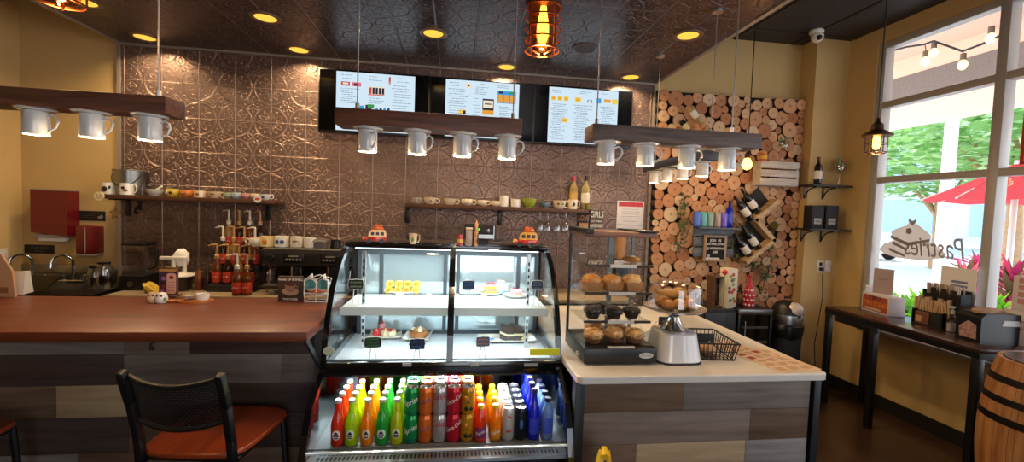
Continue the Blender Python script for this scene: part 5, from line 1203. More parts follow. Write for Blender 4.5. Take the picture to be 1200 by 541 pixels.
b = MB(); b.bb(-w, w, 0, .012, 0, h, .003); b.bb(-w*1.0, w*1.0, -.02, .04, 0, .01, .002); b.done('frame', wood('card_frame', '#4a3520', '#7a5a36', 'Z'), o)
b = MB(); b.bb(-w*.92, w*.92, -.0012, 0, h*.04, h*.94); b.bb(-w*.92, w*.92, -.0016, -.0012, h*.86, h*.94, m=1); b.prism(rrect(-w*.12, w*.86, h*.10, h*.80, .012), 'Y', -.0024, -.0012, m=2); b.ball((w*.38, -.002, h*.66), (w*.26, .0015, h*.06), 12, m=3); [b.ball((-w*.6+.006*(i % 2), -.0018, h*(.2+.14*i)), (w*.24, .0012, h*.07), 10, m=[4, 3, 5, 4][i]) for i in range(4)]; [b.bb(w*-.02, w*.76, -.0028, -.0024, h*(.2+.06*i), h*(.2+.06*i)+.0016, m=3) for i in range(6)]
b.done('picture', [pm('menu_purple', '#3f2440', .5), pm('menu_gold', '#b08a4a', .5), pm('menu_pink', '#d3a394', .5), pm('menu_maroon', '#6a2430', .5), pm('menu_lilac', '#8a5a8a', .5), pm('menu_plum', '#20121f', .5)], o)
p = on_bar(222, 356); o = thing('serving_board', 'small orange paddle board with glass jars on the bar', 'serving board', (p.x, p.y+.05, ZB), .1)
b = MB(); b.prism(disc_poly(0, .0, .082, .058, 20, -1.2, 4.3), 'Z', 0, .012); b.bb(-.13, -.06, -.016, .016, 0, .0121, .004); b.done('board', pm('board_orange', '#c2742e', .4, col2='#8a4a1e', nscale=12), o)
for k, (dx, lb) in enumerate(((-.03, 'small clear lidded dish on paddle board'), (.035, 'small upturned white ramekin on paddle board'))):
    q = thing('ramekin', lb, 'dish', (p.x+dx, p.y+.052, ZB+.0125)); b = MB(); b.lathe([(.026, 0), (.031, .02), (.031, .032), (.027, .032), (.024, .006), (.001, .006)], 22, cap1=False); b.done('dish', PLASTIC if k == 0 else WHITE, q); b = MB(); b.lathe([(.02, .006), (.022, .02), (.001, .024)], 14); b.done('contents', pm('mixed_sweets', '#7a6a8a', .4, col2='#d9c9a9', nscale=60) if k == 0 else pm('stripe_sweets', '#d8d2c8', .4, col2='#8a8478', nscale=60), q)
p0 = on_bar(340, 352); Yc = p0.y-.0
def d_coffee(o, w, h):
    txt('WAKE UP & SMELL', h*.125, SIGNW, o, (0, -.001, h*.875), xs=.92); txt('THE COFFEE', h*.11, SIGNW, o, (0, -.001, h*.09), xs=.9)
    b = MB(); b.ball((0, -.0008, h*.40), (w*.33, .0015, h*.16), 20); b.done('painted_saucer', pm('print_saucer', '#a98d74', .6), o)
    b = MB(); b.prism([(-w*.22, h*.68), (w*.22, h*.68), (w*.16, h*.45), (w*.06, h*.38), (-w*.06, h*.38), (-w*.16, h*.45)], 'Y', -.0035, -.0004); b.tube([(w*.2, -.003, h*.63), (w*.31, -.003, h*.6), (w*.28, -.003, h*.5), (w*.16, -.003, h*.47)], .0025, 6); b.done('painted_cup', pm('print_cup', '#8c6a54', .6), o)
    b = MB(); b.ball((0, -.0034, h*.68), (w*.2, .0015, h*.055), 16); b.done('painted_coffee', pm('print_coffee', '#5a2c1c', .6), o)
sign('coffee_sign', 'brown square sign reading WAKE UP & SMELL THE COFFEE', 325.5, 355, 324, 353, Yc, pm('sign_coffee_brown', '#3f2a22', .6), d_coffee)
p = on_bar(369, 355); o = thing('cup_stand', 'white wire stand holding turquoise lined cups', 'cup stand', (p.x, p.y+.05, ZB))
b = MB()
for s_ in (-1, 1):
    b.tube([(s_*.055, -.035, 0), (s_*.06, -.035, .05), (s_*.06, -.035, .12), (s_*.03, -.03, .145), (0, -.03, .12), (0, -.035, 0)], .003, 6); b.tube([(s_*.055, .035, 0), (s_*.06, .035, .12), (0, .03, .14)], .003, 6)
b.tube([(-.055, -.035, .004), (.055, -.035, .004), (.055, .035, .004), (-.055, .035, .004)], .003, 6, closed=True); b.tube([(-.06, -.035, .05), (.06, -.035, .05)], .003, 6); b.done('wire_frame', pm('wire_white', '#d8d4cd', .4), o)
TQ = cer('turquoise', '#7fb3ab'); 
for k, (dx, lb) in enumerate(((-.032, 'white cup lying open end out with turquoise inside, nearer the coffee sign'), (.034, 'white cup lying open end out with turquoise inside, nearer the pastry case'))):
    q = thing('cup', lb, 'cup', (p.x+dx, p.y+.05, ZB+.095), 0, 'cups in the white wire stand'); R2 = Matrix.Rotation(PI/2, 4, 'X')
    b = MB(); b.lathe([(.02, -.03), (.026, -.022), (.032, .03), (.0295, .031)], 22, rot=R2, cap1=False); b.done('shell', WHITE, q); b = MB(); b.lathe([(.0295, .030), (.0285, .028), (.022, -.018), (.001, -.02)], 22, rot=R2, cap0=False, cap1=False); b.done('turquoise_lining', TQ, q); b = MB(); b.tube([(0, -.02, .03), (0, -.022, .05), (0, .005, .052), (0, .012, .027)], .0035, 6); b.done('handle', WHITE, q)
for k in range(2):
    q = thing('saucer', ['red saucer lying under the turquoise lined cups', 'white saucer below the red one in wire stand'][k], 'saucer', (p.x, p.y+.05, ZB+.048-.018*k)); b = MB(); b.lathe([(.025, 0), (.045, .004), (.054, .010), (.053, .012), (.03, .006), (.001, .005)], 26, cap1=False); b.done('dish', cer('red', '#b8402e') if k == 0 else WHITE, q)

# ================================================================== ON TOP OF THE PASTRY CASE
ZT = 1.6-(1.6-1.432)*KC
def toy_van(label, px, py, s, flip):
    p = onZ(px, py, ZT); o = thing('toy_van', label, 'toy van', (p.x, p.y+.02, ZT), R_(8*flip))
    YL_, OR_, RD_ = cer('van_yellow', '#e0a63a'), cer('van_orange', '#dd6a24'), cer('van_red', '#c53428')
    b = MB(); b.bb(-.045*s, .045*s, -.022*s, .022*s, .012*s, .036*s, .006*s); b.bb(-.066*s, -.042*s, -.02*s, .02*s, .012*s, .032*s, .008*s); b.done('body', RD_, o)
    b = MB(); b.prism([(-.044*s, .034*s), (.046*s, .034*s), (.043*s, .062*s), (.034*s, .07*s), (-.025*s, .07*s), (-.038*s, .06*s)], 'Y', -.021*s, .021*s); b.done('cabin', YL_, o)
    b = MB(); [b.bb((-.03+.024*i)*s, (-.014+.024*i)*s, -.0216*s, -.0208*s, .042*s, .058*s) for i in range(3)]; b.done('windows', DKM, o)
    b = MB(); b.bb(-.022*s, .03*s, -.016*s, .016*s, .07*s, .082*s, .004*s); b.ball((-.006*s, 0, .086*s), (.014*s, .012*s, .012*s), 10); b.ball((.016*s, 0, .084*s), (.012*s, .012*s, .010*s), 10); b.done('roof_luggage', OR_, o)
    b = MB(); b.ball((-.064*s, 0, .026*s), (.01*s, .018*s, .010*s), 10); b.done('bonnet', YL_, o)
    for x in (-.04, .022):
        b = MB(); b.cyl((x*s, -.023*s, .012*s), (x*s, .023*s, .012*s), .0125*s, n=16); b.done('wheel', DKM, o)
toy_van('orange and yellow toy van near the espresso side of case top', 441, 285, 1.0, 1)
toy_van('orange and yellow toy van with luggage over the strawberry cake side', 619, 289, 1.12, -1)
p = onZ(483.5, 286, ZT); cup('small cream mug with green motif on the pastry case', 0, ZT, .022, .055, cer('mini', '#dcc3a0'), 'tea', [(0, .45, .008, .010, GRM)], .1, 'mug', None, Y=p.y+.02, name='mug', x=p.x)
p = onZ(539, 288, ZT); o = thing('spice_tin', 'small red and yellow tin on the pastry case', 'tin', (p.x, p.y+.03, ZT)); b = MB(); b.cyl((0, 0, 0), (0, 0, .05), .017, n=20); b.cyl((0, 0, .016), (0, 0, .034), .0174, n=20, m=1); b.done('body', [cer('tin_red', '#b02c2a'), cer('tin_yellow', '#d9a83a')], o); b = MB(); b.cyl((0, 0, .05), (0, 0, .058), .014, n=16); b.done('lid', cer('tin_red', '#b02c2a'), o)
p = onZ(549.5, 288, ZT); o = thing('glass_bottle', 'square clear glass jar with cream lid beside the card terminal', 'jar', (p.x, p.y+.03, ZT)); b = MB(); b.box((0, 0, .042), (.036, .036, .084), .006); b.done('jar', pm('frosted_jar', '#a59790', .2), o); b = MB(); b.box((0, 0, .090), (.038, .038, .012), .004); b.done('lid', IV, o)
p = onZ(557, 288, ZT); o = thing('clown_figurine', 'thin cream and orange figurine with tall hat beside jar', 'figurine', (p.x+.003, p.y+.01, ZT)); b = MB(); b.lathe([(.010, 0), (.013, .01), (.009, .04), (.012, .07), (.006, .09), (.010, .10), (.011, .112), (.006, .122), (.001, .135)], 14); b.done('body', pm('figurine_cream', '#d8b48a', .5, col2='#c26a3a', nscale=50), o)
b = MB(); b.ball((.006, -.004, .02), (.010, .008, .02), 10); b.ball((.008, -.004, .055), (.005, .006, .018), 8); b.done('dark_coat', DKM, o)
p = onZ(563, 288, ZT); o = thing('card_terminal', 'black till terminal with green screen on the pastry case', 'till terminal', (p.x, p.y+.10, ZT))
b = MB(); b.bb(-.085, .085, -.02, .03, .03, .115, .006); b.bb(-.05, .05, -.01, .04, 0, .031, .004); b.done('body', BLACKM, o); b = MB(); b.bb(-.022, .0, -.0215, -.02, .075, .09); b.done('green_display', glow('terminal_green', '#5be03a', 1.0), o)
b = MB(); b.bb(-.015, .075, -.022, -.02, .035, .056); b.bb(.074, .079, -.022, -.02, .03, .105); b.ball((.045, -.021, .078), (.01, .002, .012), 10); b.done('silver_trim', STEEL, o)

# ================================================================== BREAD CASE ON THE WHITE COUNTER
ZW = .912
f0, f1 = onZ(685, 430, ZW), onZ(768, 426, ZW); bw = f1.x-f0.x; bY = (f0.y+f1.y)/2; bk = onX(667, 395, f0.x).y
bd = .34; zt = onY(728, 272, bY+.02).z-ZW
o = thing('bread_case', 'glass countertop bread case with black base and brown lid', 'display case', ((f0.x+f1.x)/2, bY, ZW)); w = bw/2
b = MB(); b.bb(-w, w, 0, bd, .008, .078, .006); b.bb(-w+.02, w-.02, .02, bd-.02, 0, .008); b.done('base', BLACK, o)
b = MB(); b.prism(disc_poly(w-.055, .045, .034, .013), 'Y', -.0025, .0005); b.done('oval_badge', pm('badge_white', '#c8c8c6', .4), o); b = MB(); squig(b, w-.08, w-.03, .045, .008, -.003, 5); b.done('badge_script', DINK, o)
b = MB(); b.bb(-w, w, .06, bd, zt-.026, zt, .005); b.done('lid', pm('lid_brown', '#6a4636', .4), o); b = MB(); b.bb(-w-.006, -w+.03, .02, bd, zt-.012, zt+.012, .004); b.bb(w-.09, w+.004, .05, bd, zt, zt+.008, .003); b.done('lid_hinge', BLACK, o)
FT = [(.0, .078), (.012, .20), (.035, .32), (.06, zt-.026)]
b = MB(); b.sheet(FT, -w, w); b.done('front_glass', GLASS, o)
for s_ in (-1, 1):
    b = MB(); b.quad([(s_*(w-.003), y, z) for y, z in FT]+[(s_*(w-.003), bd-.01, zt-.026), (s_*(w-.003), bd-.01, .078)]); b.done('side_glass', CASEGL, o)
    b = MB(); b.bb(s_*(w-.006)-.006, s_*(w-.006)+.006, bd-.02, bd-.006, .078, zt-.026); b.done('post', pm('post_grey', '#7e8a8c', .3, metal=.6) if s_ > 0 else BLACK, o)
b = MB(); b.bb(.035, .06, bd-.02, bd-.006, .078, zt-.026); b.done('post', pm('post_grey', '#7e8a8c', .3, metal=.6), o)
TICK = pm('ticket_strip', '#c9c6c2', .4); SHB = pm('bread_shelf', '#3a322e', .3, metal=.3); lv = []
for py in (311, 343, 376):
    z = onY(728, py, bY+.07).z-ZW; lv.append(z)
    b = MB(); b.bb(-w+.012, w-.012, .065, bd-.03, z-.004, z); s_ = b.done('shelf', CASEGL, o); b = MB(); b.bb(-w+.012, w-.012, .06, .066, z-.008, z+.004); b.done('shelf_lip', SHB, s_); b = MB(); b.bb(-w*.28, w*.45, .056, .06, z-.009, z+.006); b.done('price_strip', TICK, s_)
b = MB(); b.bb(-w+.012, w-.012, .03, bd-.02, .078, .081); b.done('deck', DSTEEL, o); b = MB(); b.bb(-w*.36, w*.36, -.001, .012, .079, .086); b.done('price_strip', TICK, o)
b = MB(); b.cyl((-w-.018, .06, .04), (-w, .06, .04), .012, n=14); b.done('lock_knob', CHROME, o)
BX, BYY = o.location.x, bY
CROI = pm('croissant_crust', '#e0a552', .55, col2='#b06c2c', nscale=18, bump=.5, bscale=60); MUFC = pm('muffin_crust', '#d29345', .6, col2='#9a5a26', nscale=26, bump=.6, bscale=70); CHOC = pm('chocolate_muffin', '#241a18', .5, bump=.6, bscale=70); NUT = pm('nut_muffin', '#bd7a3c', .6, col2='#e6bb7c', nscale=45, bump=.5, bscale=90)
def wrapped(o, r, h):
    b = MB(); b.lump((0, 0, h*.55), (r*1.08, r*1.05, h*.66), 16, .10, 5, int(r*999)); b.done('clear_wrap', PLASTIC, o)
def muffin(label, loc, top, cupm, r=.036, h=.06, grp='wrapped muffins in the bread case', seed=0, wrap=True):
    o = thing('muffin', label, 'muffin', loc, 0, grp)
    b = MB(); n = 28; pr = [(r*.72, 0), (r*.95, h*.5)]; b.lathe(pr, n, cap1=False)
    for i, v in enumerate(b.bm.verts):
        if i % 2: v.co.x *= 1.05; v.co.y *= 1.05
    b.done('paper_cup', cupm, o)
    b = MB(); b.lump((0, 0, h*.58), (r*1.12, r*1.12, h*.42), 20, .22, 3, seed); b.done('crown', top, o)
    if wrap: wrapped(o, r*1.12, h*1.05)
    return o
PCUP = pm('muffin_paper', '#7a4a2e', .8); PCUPD = pm('muffin_paper_dark', '#2a1c18', .8)
# golden loaves on second shelf
for k, (dx, lb, mt) in enumerate(((-.105, 'golden wrapped loaf nearest the pastry case on bread case shelf', CROI), (-.005, 'golden wrapped loaf in the middle of bread case shelf', CROI), (.095, 'seeded wrapped loaf at the log wall end of bread case shelf', NUT))):
    q = thing('mini_loaf', lb, 'loaf', (BX+dx, BYY+.15, ZW+lv[1]+.001), .25, 'wrapped loaves in the bread case')
    b = MB(); b.lump((0, 0, .045), (.050, .038, .030), 18, .15, 2.5, k); b.done('crust', mt, q); b = MB(); b.prism([(-.042, 0), (.042, 0), (.05, .04), (-.05, .04)], 'Y', -.034, .034); b.done('paper_case', pm('loaf_paper', '#a9713c', .7), q)
    b = MB(); b.lump((0, 0, .042), (.058, .045, .040), 18, .12, 5, k+9); b.done('clear_wrap', PLASTIC, q)
q = thing('danish', 'flat golden danish alone on the top shelf of bread case', 'pastry', (BX+.11, BYY+.20, ZW+lv[0]+.001)); b = MB(); b.lump((0, 0, .016), (.045, .05, .016), 16, .2, 3, 3); b.done('crust', CROI, q); b = MB(); b.lump((0, 0, .03), (.022, .024, .006), 12, .2, 3, 8); b.done('filling', CREAMC, q)
for k, (dx, dy, lb) in enumerate(((-.10, .0, 'wrapped chocolate muffin nearest the pastry case on third shelf'), (-.02, .09, 'wrapped chocolate muffin at the back of third shelf'), (.005, .0, 'wrapped chocolate muffin in the middle of third shelf'), (.10, .01, 'wrapped chocolate muffin at the log wall end of third shelf'))):
    muffin(lb, (BX+dx, BYY+.13+dy, ZW+lv[2]+.001), CHOC, PCUPD, .038, .06, seed=k)
for k, (dx, dy, lb) in enumerate(((-.105, .06, 'wrapped nut muffin at front corner of bread case deck'), (-.065, .17, 'wrapped nut muffin behind the front corner one on deck'), (.0, .07, 'wrapped nut muffin at front middle of bread case deck'), (.055, .18, 'wrapped nut muffin at back of deck towards the post'), (.095, .06, 'wrapped nut muffin at the front end above oval badge'))):
    muffin(lb, (BX+dx, BYY+.03+dy, ZW+.082), NUT if k % 2 == 0 else MUFC, PCUP, .042, .068, seed=k+6)
# small things seen behind the bread case
o = thing('paper_cup_stack', 'stack of tan paper cups on the shelf behind the bread case', 'paper cups', (onY(729, 285, 3.7).x, 3.72, BZ)); 
b = MB(); 
for k in range(9): b.lathe([(.03, 0), (.042, .10), (.044, .10), (.044, .104)], 20, c=(0, 0, .32-.0+.014*k), cap0=False)
b.done('cups', pm('kraft_cup', '#b8895c', .7), o); b = MB(); b.bb(-.06, .06, -.06, .06, 0, .32, .004); b.done('black_holder', BLACK, o)

# cake stand
p = onZ(797, 427, ZW); RP = (p.x+.012, p.y+.10)
w0, w1 = (onY(770, 425, p.y).x-onY(823, 425, p.y).x)/-2, 0
o = thing('riser', 'glossy pale grey tapered box under the cake stand', 'riser', (RP[0], RP[1], ZW)); hh = onY(797, 389, p.y+.05).z-ZW; rb = w0
LG = pm('riser_gloss', '#dedbd9', .12, coat=.5)
b = MB(); sq = lambda k: [(k*x, k*y) for x, y in rrect(-1, 1, -1, 1, .55, 6)]
A, B_ = sq(rb), sq(rb*.80); n = len(A); lo = [b.bm.verts.new((*q_, .006)) for q_ in A]; up = [b.bm.verts.new((*q_, hh)) for q_ in B_]
for i in range(n): b.bm.faces.new((lo[i], lo[(i+1) % n], up[(i+1) % n], up[i]))
b.bm.faces.new(up); b.bm.faces.new(lo[::-1]); r_ = b.done('box', LG, o); md = r_.modifiers.new('soft_edge', 'BEVEL'); md.width = .008; md.segments = 3; md.limit_method = 'ANGLE'; md.angle_limit = 1.0
b = MB(); b.prism(sq(rb*1.01), 'Z', 0, .006); b.done('base_line', BLACKM, o)
cs = thing('cake_stand', 'silver footed cake stand with clear dome full of pastries', 'cake stand', (RP[0]-.002, RP[1], ZW+hh+.0005)); zpl = onY(795, 361, RP[1]).z-ZW-hh
b = MB(); b.lathe([(.001, 0), (.058, 0), (.06, .006), (.045, .022), (.03, .05), (.026, zpl*.62), (.05, zpl-.012), (.055, zpl-.008)], 32); b.done('pedestal', CHROME, cs)
rp = (onY(832, 361, RP[1]).x-onY(766, 361, RP[1]).x)/2
b = MB(); b.lathe([(.05, zpl-.010), (rp*.9, zpl-.004), (rp, zpl+.004), (rp, zpl+.010), (rp*.9, zpl+.004), (.001, zpl+.002)], 44, cap1=False); b.done('plate', pm('stand_plate', '#cfcac4', .15, metal=.7), cs)
hd = onY(795, 331, RP[1]).z-ZW-hh; rd_ = rp*.86
b = MB(); b.lathe([(rd_, zpl+.006), (rd_*1.0, hd-.03), (rd_*.94, hd-.008), (rd_*.7, hd+.004), (.001, hd+.012)], 44, cap0=False, cap1=False); b.done('dome', GOBLET, cs)
b = MB(); b.lathe([(.004, hd+.01), (.005, hd+.02), (.011, hd+.028), (.008, hd+.038), (.001, hd+.04)], 14); b.done('dome_knob', CASEGL, cs)
for k, (dx, dy, dz, s_, rz) in enumerate(((-.06, .0, .0, 1, .3), (.0, .05, .0, 1, 1.2), (.05, .0, 0, 1, -.4), (-.01, -.055, 0, .9, .1), (-.055, -.05, .0, .8, 1.0), (.045, -.05, 0, .85, .6), (-.02, .01, .044, 1, -.2), (.03, .02, .048, 1.05, .9))):
    if k in (6, 7):
        q = thing('madeleine', ['pale oval pastry lying on top of the domed pile', 'long golden pastry leaning on top of the domed pile'][k-6], 'pastry', (RP[0]+dx, RP[1]+dy, ZW+hh+zpl+.005+dz), rz, 'pastries under the glass dome'); b = MB(); b.lump((0, 0, .022), (.066, .036, .022), 16, .1, 2, k); b.done('crust', pm('pale_crust', '#d29a4e', .55, col2='#b57a34', nscale=16), q); b = MB(); b.ball((0, 0, .027), (.05, .023, .0185), 12); b.done('glaze', pm('glaze', '#dcae66', .3), q)
    else:
        q = thing('pastry_bun', 'golden bun in the domed pile, '+['towards the bread case', 'at the back', 'towards the baskets', 'at the front middle', 'at the front near bread case', 'at the front near baskets'][k], 'pastry', (RP[0]+dx, RP[1]+dy, ZW+hh+zpl+.005+dz), rz, 'pastries under the glass dome')
        b = MB(); b.lump((0, 0, .027*s_), (.042*s_, .038*s_, .028*s_), 16, .2, 3, k); b.done('crust', MUFC, q); b = MB(); b.lump((0, 0, .046*s_), (.026*s_, .024*s_, .012*s_), 12, .3, 4, k+3); b.done('crumb_top', NUT, q)
o = thing('card_reader', 'white tilted card reader between bread case and riser', 'card reader', (onZ(763, 402, ZW).x+.01, onZ(763, 402, ZW).y+.03, ZW), R_(25)); b = MB(); b.prism([(-.05, 0), (.06, 0), (.06, .03), (-.05, .085)], 'X', -.03, .03); b.done('case', OFFW, o); b = MB(); b.quad([(-.02, -.035, .079), (.02, -.035, .079), (.02, .01, .056), (-.02, .01, .056)]); b.done('screen', DKM, o)

# wire basket
p0, p1 = onZ(822, 424, ZW), onZ(868, 428, ZW); p2 = onX(828, 396, p0.x).y
o = thing('wire_basket', 'black wire basket on the white counter holding a wrapped cookie', 'basket', ((p0.x+p1.x)/2+.01, p0.y+.02, ZW), R_(-6)); w, dd, h = (p1.x-p0.x)/2, .24, .085
def wire(pts, r=.0022, cl=False): 
    b_.tube(pts, r, 6, closed=cl)
b_ = MB(); k = 1.18
top = [(-w*k, -.015, h), (w*k, -.015, h), (w*k, dd+.015, h), (-w*k, dd+.015, h)]; bot = [(-w, 0, .003), (w, 0, .003), (w, dd, .003), (-w, dd, .003)]
wire(top, .0042, True); wire(bot, .003, True); mid_ = [tuple(Vector(a)*.5+Vector(c)*.5) for a, c in zip(top, bot)]; wire(mid_, .002, True)
for (a, c, e, f, n) in ((0, 1, 0, 1, 9), (1, 2, 1, 2, 12), (2, 3, 2, 3, 9), (3, 0, 3, 0, 12)):
    for i in range(n+1):
        t_ = i/n; wire([Vector(top[a]).lerp(Vector(top[c]), t_), Vector(bot[e]).lerp(Vector(bot[f]), t_)])
for i in range(1, 9): t_ = i/9; wire([Vector(bot[0]).lerp(Vector(bot[1]), t_), Vector(bot[3]).lerp(Vector(bot[2]), t_)])
b_.done('wire_mesh', BLACK, o)
b = MB(); b.bb(-w*.75, w*.45, -.010+dd*.5, dd*.5-.004, .012, .10, .003); b.done('black_name_card', BLACKM, o)
q = muffin('wrapped nut cookie cup inside the wire basket', (o.location.x-.015, o.location.y+.065, ZW+.006), NUT, PCUP, .034, .055, None, 31)
o2 = thing('wire_basket', 'second black wire basket behind the first, by the cake stand', 'basket', (o.location.x-.03, o.location.y+.34, ZW), R_(-6))
for ch in list(o.children)[:1]: c = ch.copy(); COL.objects.link(c); c.parent = o2
q = thing('cookie_bag', 'clear bag of pale cookies in the second wire basket', 'cookies', (o2.location.x-.02, o2.location.y+.10, ZW+.006)); b = MB(); [b.lump((.016*(i % 3-1), .018*(i//3-1), .02+.012*(i % 2)), (.024, .024, .010), 12, .15, 3, i) for i in range(7)]; b.done('cookies', NUT, q); b = MB(); b.lump((0, 0, .04), (.055, .055, .042), 16, .2, 5, 4); b.done('clear_bag', PLASTIC, q)
# menus lying on the counter
for k, (px, py, lb, rz) in enumerate(((905, 421, 'printed menu sheet at the counter edge nearest the window', .15), (866, 410, 'printed menu sheet beside the wire basket', .35))):
    p = onZ(px, py, ZW); o = thing('menu_sheet', lb, 'menu', (p.x, p.y, ZW+.0006+.0012*k), rz); w, h = (.12, .16) if k == 0 else (.10, .15)
    b = MB(); b.bb(-w, w, -h, h, 0, .0008); b.done('sheet', pm('menu_kraft', '#d8b99a', .5), o); b = MB(); rd = random.Random(k)
    for i in range(5):
        for j in range(3):
            x = -w*.85+j*w*.6; y = -h*.85+i*h*.36
            if rd.random() < .16: b.bb(x, x+w*.42, y, y+h*.22, .0008, .0010, m=1)
            else: [b.bb(x, x+w*rd.uniform(.3, .5), y+h*.05*q_, y+h*.05*q_+.003, .0008, .0010, m=0) for q_ in range(5)]
    b.done('print', [BRM, pm('menu_red', '#8c2f2a', .6)], o)
def leafm(k, c):
    if k in MATS: return MATS[k]
    t = NT(k); d = t.n('BsdfDiffuse', {'Color': lin(c)}); tl = t.n('BsdfTranslucent', {'Color': lin(c)}); m = t.n('MixShader', {0: .45, 1: d.outputs[0], 2: tl.outputs[0]}); MATS[k] = t.surf(m.outputs[0]); return MATS[k]
# ================================================================== LOG WALL FITTINGS
YL = D-.125
def tilt_y(deg): return Matrix.Rotation(R_(deg), 4, 'Y')
p = onY(808, 125, YL-.05); wine('wine_bottle', 'pale rose wine bottle tilted on the log slices, upper of two', p, WROSE, pm('capsule_peach', '#c9926a', .4), WLAB, tilt_y(140), s=.78)
p = onY(798, 141, YL-.06); wine('wine_bottle', 'dark wine bottle tilted on the log slices under the rose bottle', p, WGREEN, pm('capsule_gold', '#b89a5a', .4), pm('label_ivory', '#c9b98a', .6), tilt_y(138), s=.72)
p = onY(822, 151, YL-.06); o = thing('bow_ornament', 'tan petal bow ornament with red berries below the tilted wine bottles', 'ornament', p)
b = MB()
for k in range(6): a = k*PI/3+.3; b.ball((.045*math.cos(a), 0, .03*math.sin(a)), (.038, .012, .018), 10, rot=Matrix.Rotation(-a, 4, 'Y'))
b.done('petals', pm('petal_tan', '#c08a5a', .7), o); b = MB(); [b.ball((.02*math.cos(k*2.1), -.014, .02*math.sin(k*2.1)), .011, 8) for k in range(3)]; b.done('berries', REDM, o)
b = MB(); [b.ball((.05+.012*k, -.005, .03-.02*k), (.02, .005, .01), 8, rot=Matrix.Rotation(k*.7, 4, 'Y')) for k in range(3)]; b.done('leaf_sprig', GRM, o)
# white crate shelf
CRW = wood('crate_whitewash', '#a59b92', '#d2c9be', 'X', 1.2, .7)
a, c = onY(885.5, 217, YL-.06), onY(931.5, 191, YL-.06); w = (c.x-a.x)/2; h = c.z-a.z
o = thing('wooden_crate', 'whitewashed slatted crate fixed on the log slices as shelf', 'crate', ((a.x+c.x)/2, YL-.12, a.z))
b = MB(); [b.bb(-w, w, 0, .012, h*(.02+.345*i), h*(.02+.345*i)+h*.28, .002) for i in range(3)]; b.bb(-w, w, .012, .11, h-.012, h, .002); b.bb(-w, w, .012, .11, 0, .012); b.bb(-w, -w+.014, .012, .11, .012, h-.012); b.bb(w-.014, w, .012, .11, .012, h-.012); b.done('slat_frame', CRW, o)
gz = a.z+h
def goblet(label, x, y, z, s=1.0, leaf=True):
    o = thing('wine_goblet', label, 'wine glass', (x, y, z)); b = MB(); b.lathe([(.035*s, 0), (.032*s, .004*s), (.005*s, .01*s), (.004*s, .10*s), (.02*s, .112*s), (.042*s, .14*s), (.045*s, .17*s), (.036*s, .21*s), (.035*s, .21*s), (.043*s, .17*s), (.039*s, .14*s), (.001, .118*s)], 24, cap1=False); b.done('glass', GOBLET, o)
    b = MB(); rd = random.Random(int(x*100))
    for k in range(16): b.ball((rd.uniform(-.035, .035)*s, rd.uniform(-.03, .03)*s, (.15+rd.uniform(0, .09))*s), (.018*s, .006*s, .012*s), 8, rot=Matrix.Rotation(rd.uniform(0, 3), 4, 'Y'))
    b.done('greenery', pm('sprig_green', '#6f8f5a', .6), o)
    b = MB(); [b.ball((rd.uniform(-.03, .03)*s, -.03*s, (.15+.03*k)*s), .011*s, 8) for k in range(3)]; b.done('flowers', pm('flower_rose', '#a84a52', .5), o); return o
goblet('goblet of greenery standing on the whitewashed crate', onY(917, 185, YL-.07).x, YL-.07, gz, .95)
o = thing('candle_jar', 'small orange and yellow candle jar on the whitewashed crate', 'candle', (onY(894.5, 185, YL-.07).x, YL-.07, gz)); b = MB(); b.cyl((0, 0, 0), (0, 0, .07), .033, n=20); b.cyl((0, 0, .02), (0, 0, .05), .0335, n=20, m=1); b.done('jar', [pm('candle_orange', '#b8552a', .4), pm('candle_yellow', '#d0a840', .5)], o); b = MB(); b.cyl((0, 0, .07), (0, 0, .085), .03, n=20); b.done('lid', pm('candle_lid', '#c98a2e', .4), o)
# zigzag wine rack
RW = wood('rack_pine', '#a5835c', '#d6b78c', 'X', 1.4, .6)
P = [onY(x, y, YL-.06) for x, y in ((907, 236), (882, 257.5), (903, 281), (872, 306))]
o = thing('wine_rack', 'zigzag wooden wine rack with black backing on the log slices', 'wine rack', (P[1].x, YL-.12, P[3].z)); q = [Vector((v.x-o.location.x, 0, v.z-o.location.z)) for v in P]
for i in range(3):
    a, c = q[i], q[i+1]; dv = (c-a).normalized(); nn = Vector((-dv.z, 0, dv.x))*.019; b = MB()
    e0, e1 = a-dv*.014, c+dv*.014; b.prism([(v_.x, v_.z) for v_ in (e0+nn, e1+nn, e1-nn, e0-nn)], 'Y', 0, .115); b.done('board', RW, o)
b = MB(); b.prism([(q[1].x-.02, q[1].z), (q[2].x-.01, q[2].z), (q[3].x+.02, q[3].z+.02), (q[3].x-.10, q[3].z+.10)], 'Y', .10, .112); b.prism([(q[0].x-.02, q[0].z), (q[1].x, q[1].z), (q[1].x-.12, q[1].z+.12), (q[0].x-.14, q[0].z+.13)], 'Y', .10, .112); b.done('black_backing', pm('rack_black', '#151214', .7), o)
for px, py, lb, m in ((868, 226, 'wine bottle with white label in the rack, uppermost', WGREEN), (860, 235, 'wine bottle with white label in the rack, second from top', WGREEN), (869, 269, 'wine bottle with white label in the rack, third from top', WGREEN), (860, 279, 'wine bottle with white label in the rack, lowest', WGREEN)):
    # neck up to the upper side, base resting on the board
    base = onY(px+20, py+22, YL-.07); wine('wine_bottle', lb, base, m, BLACK, pm('label_white', '#e2ddd2', .6), tilt_y(-41), s=.92, grp='wine bottles in the zigzag rack')
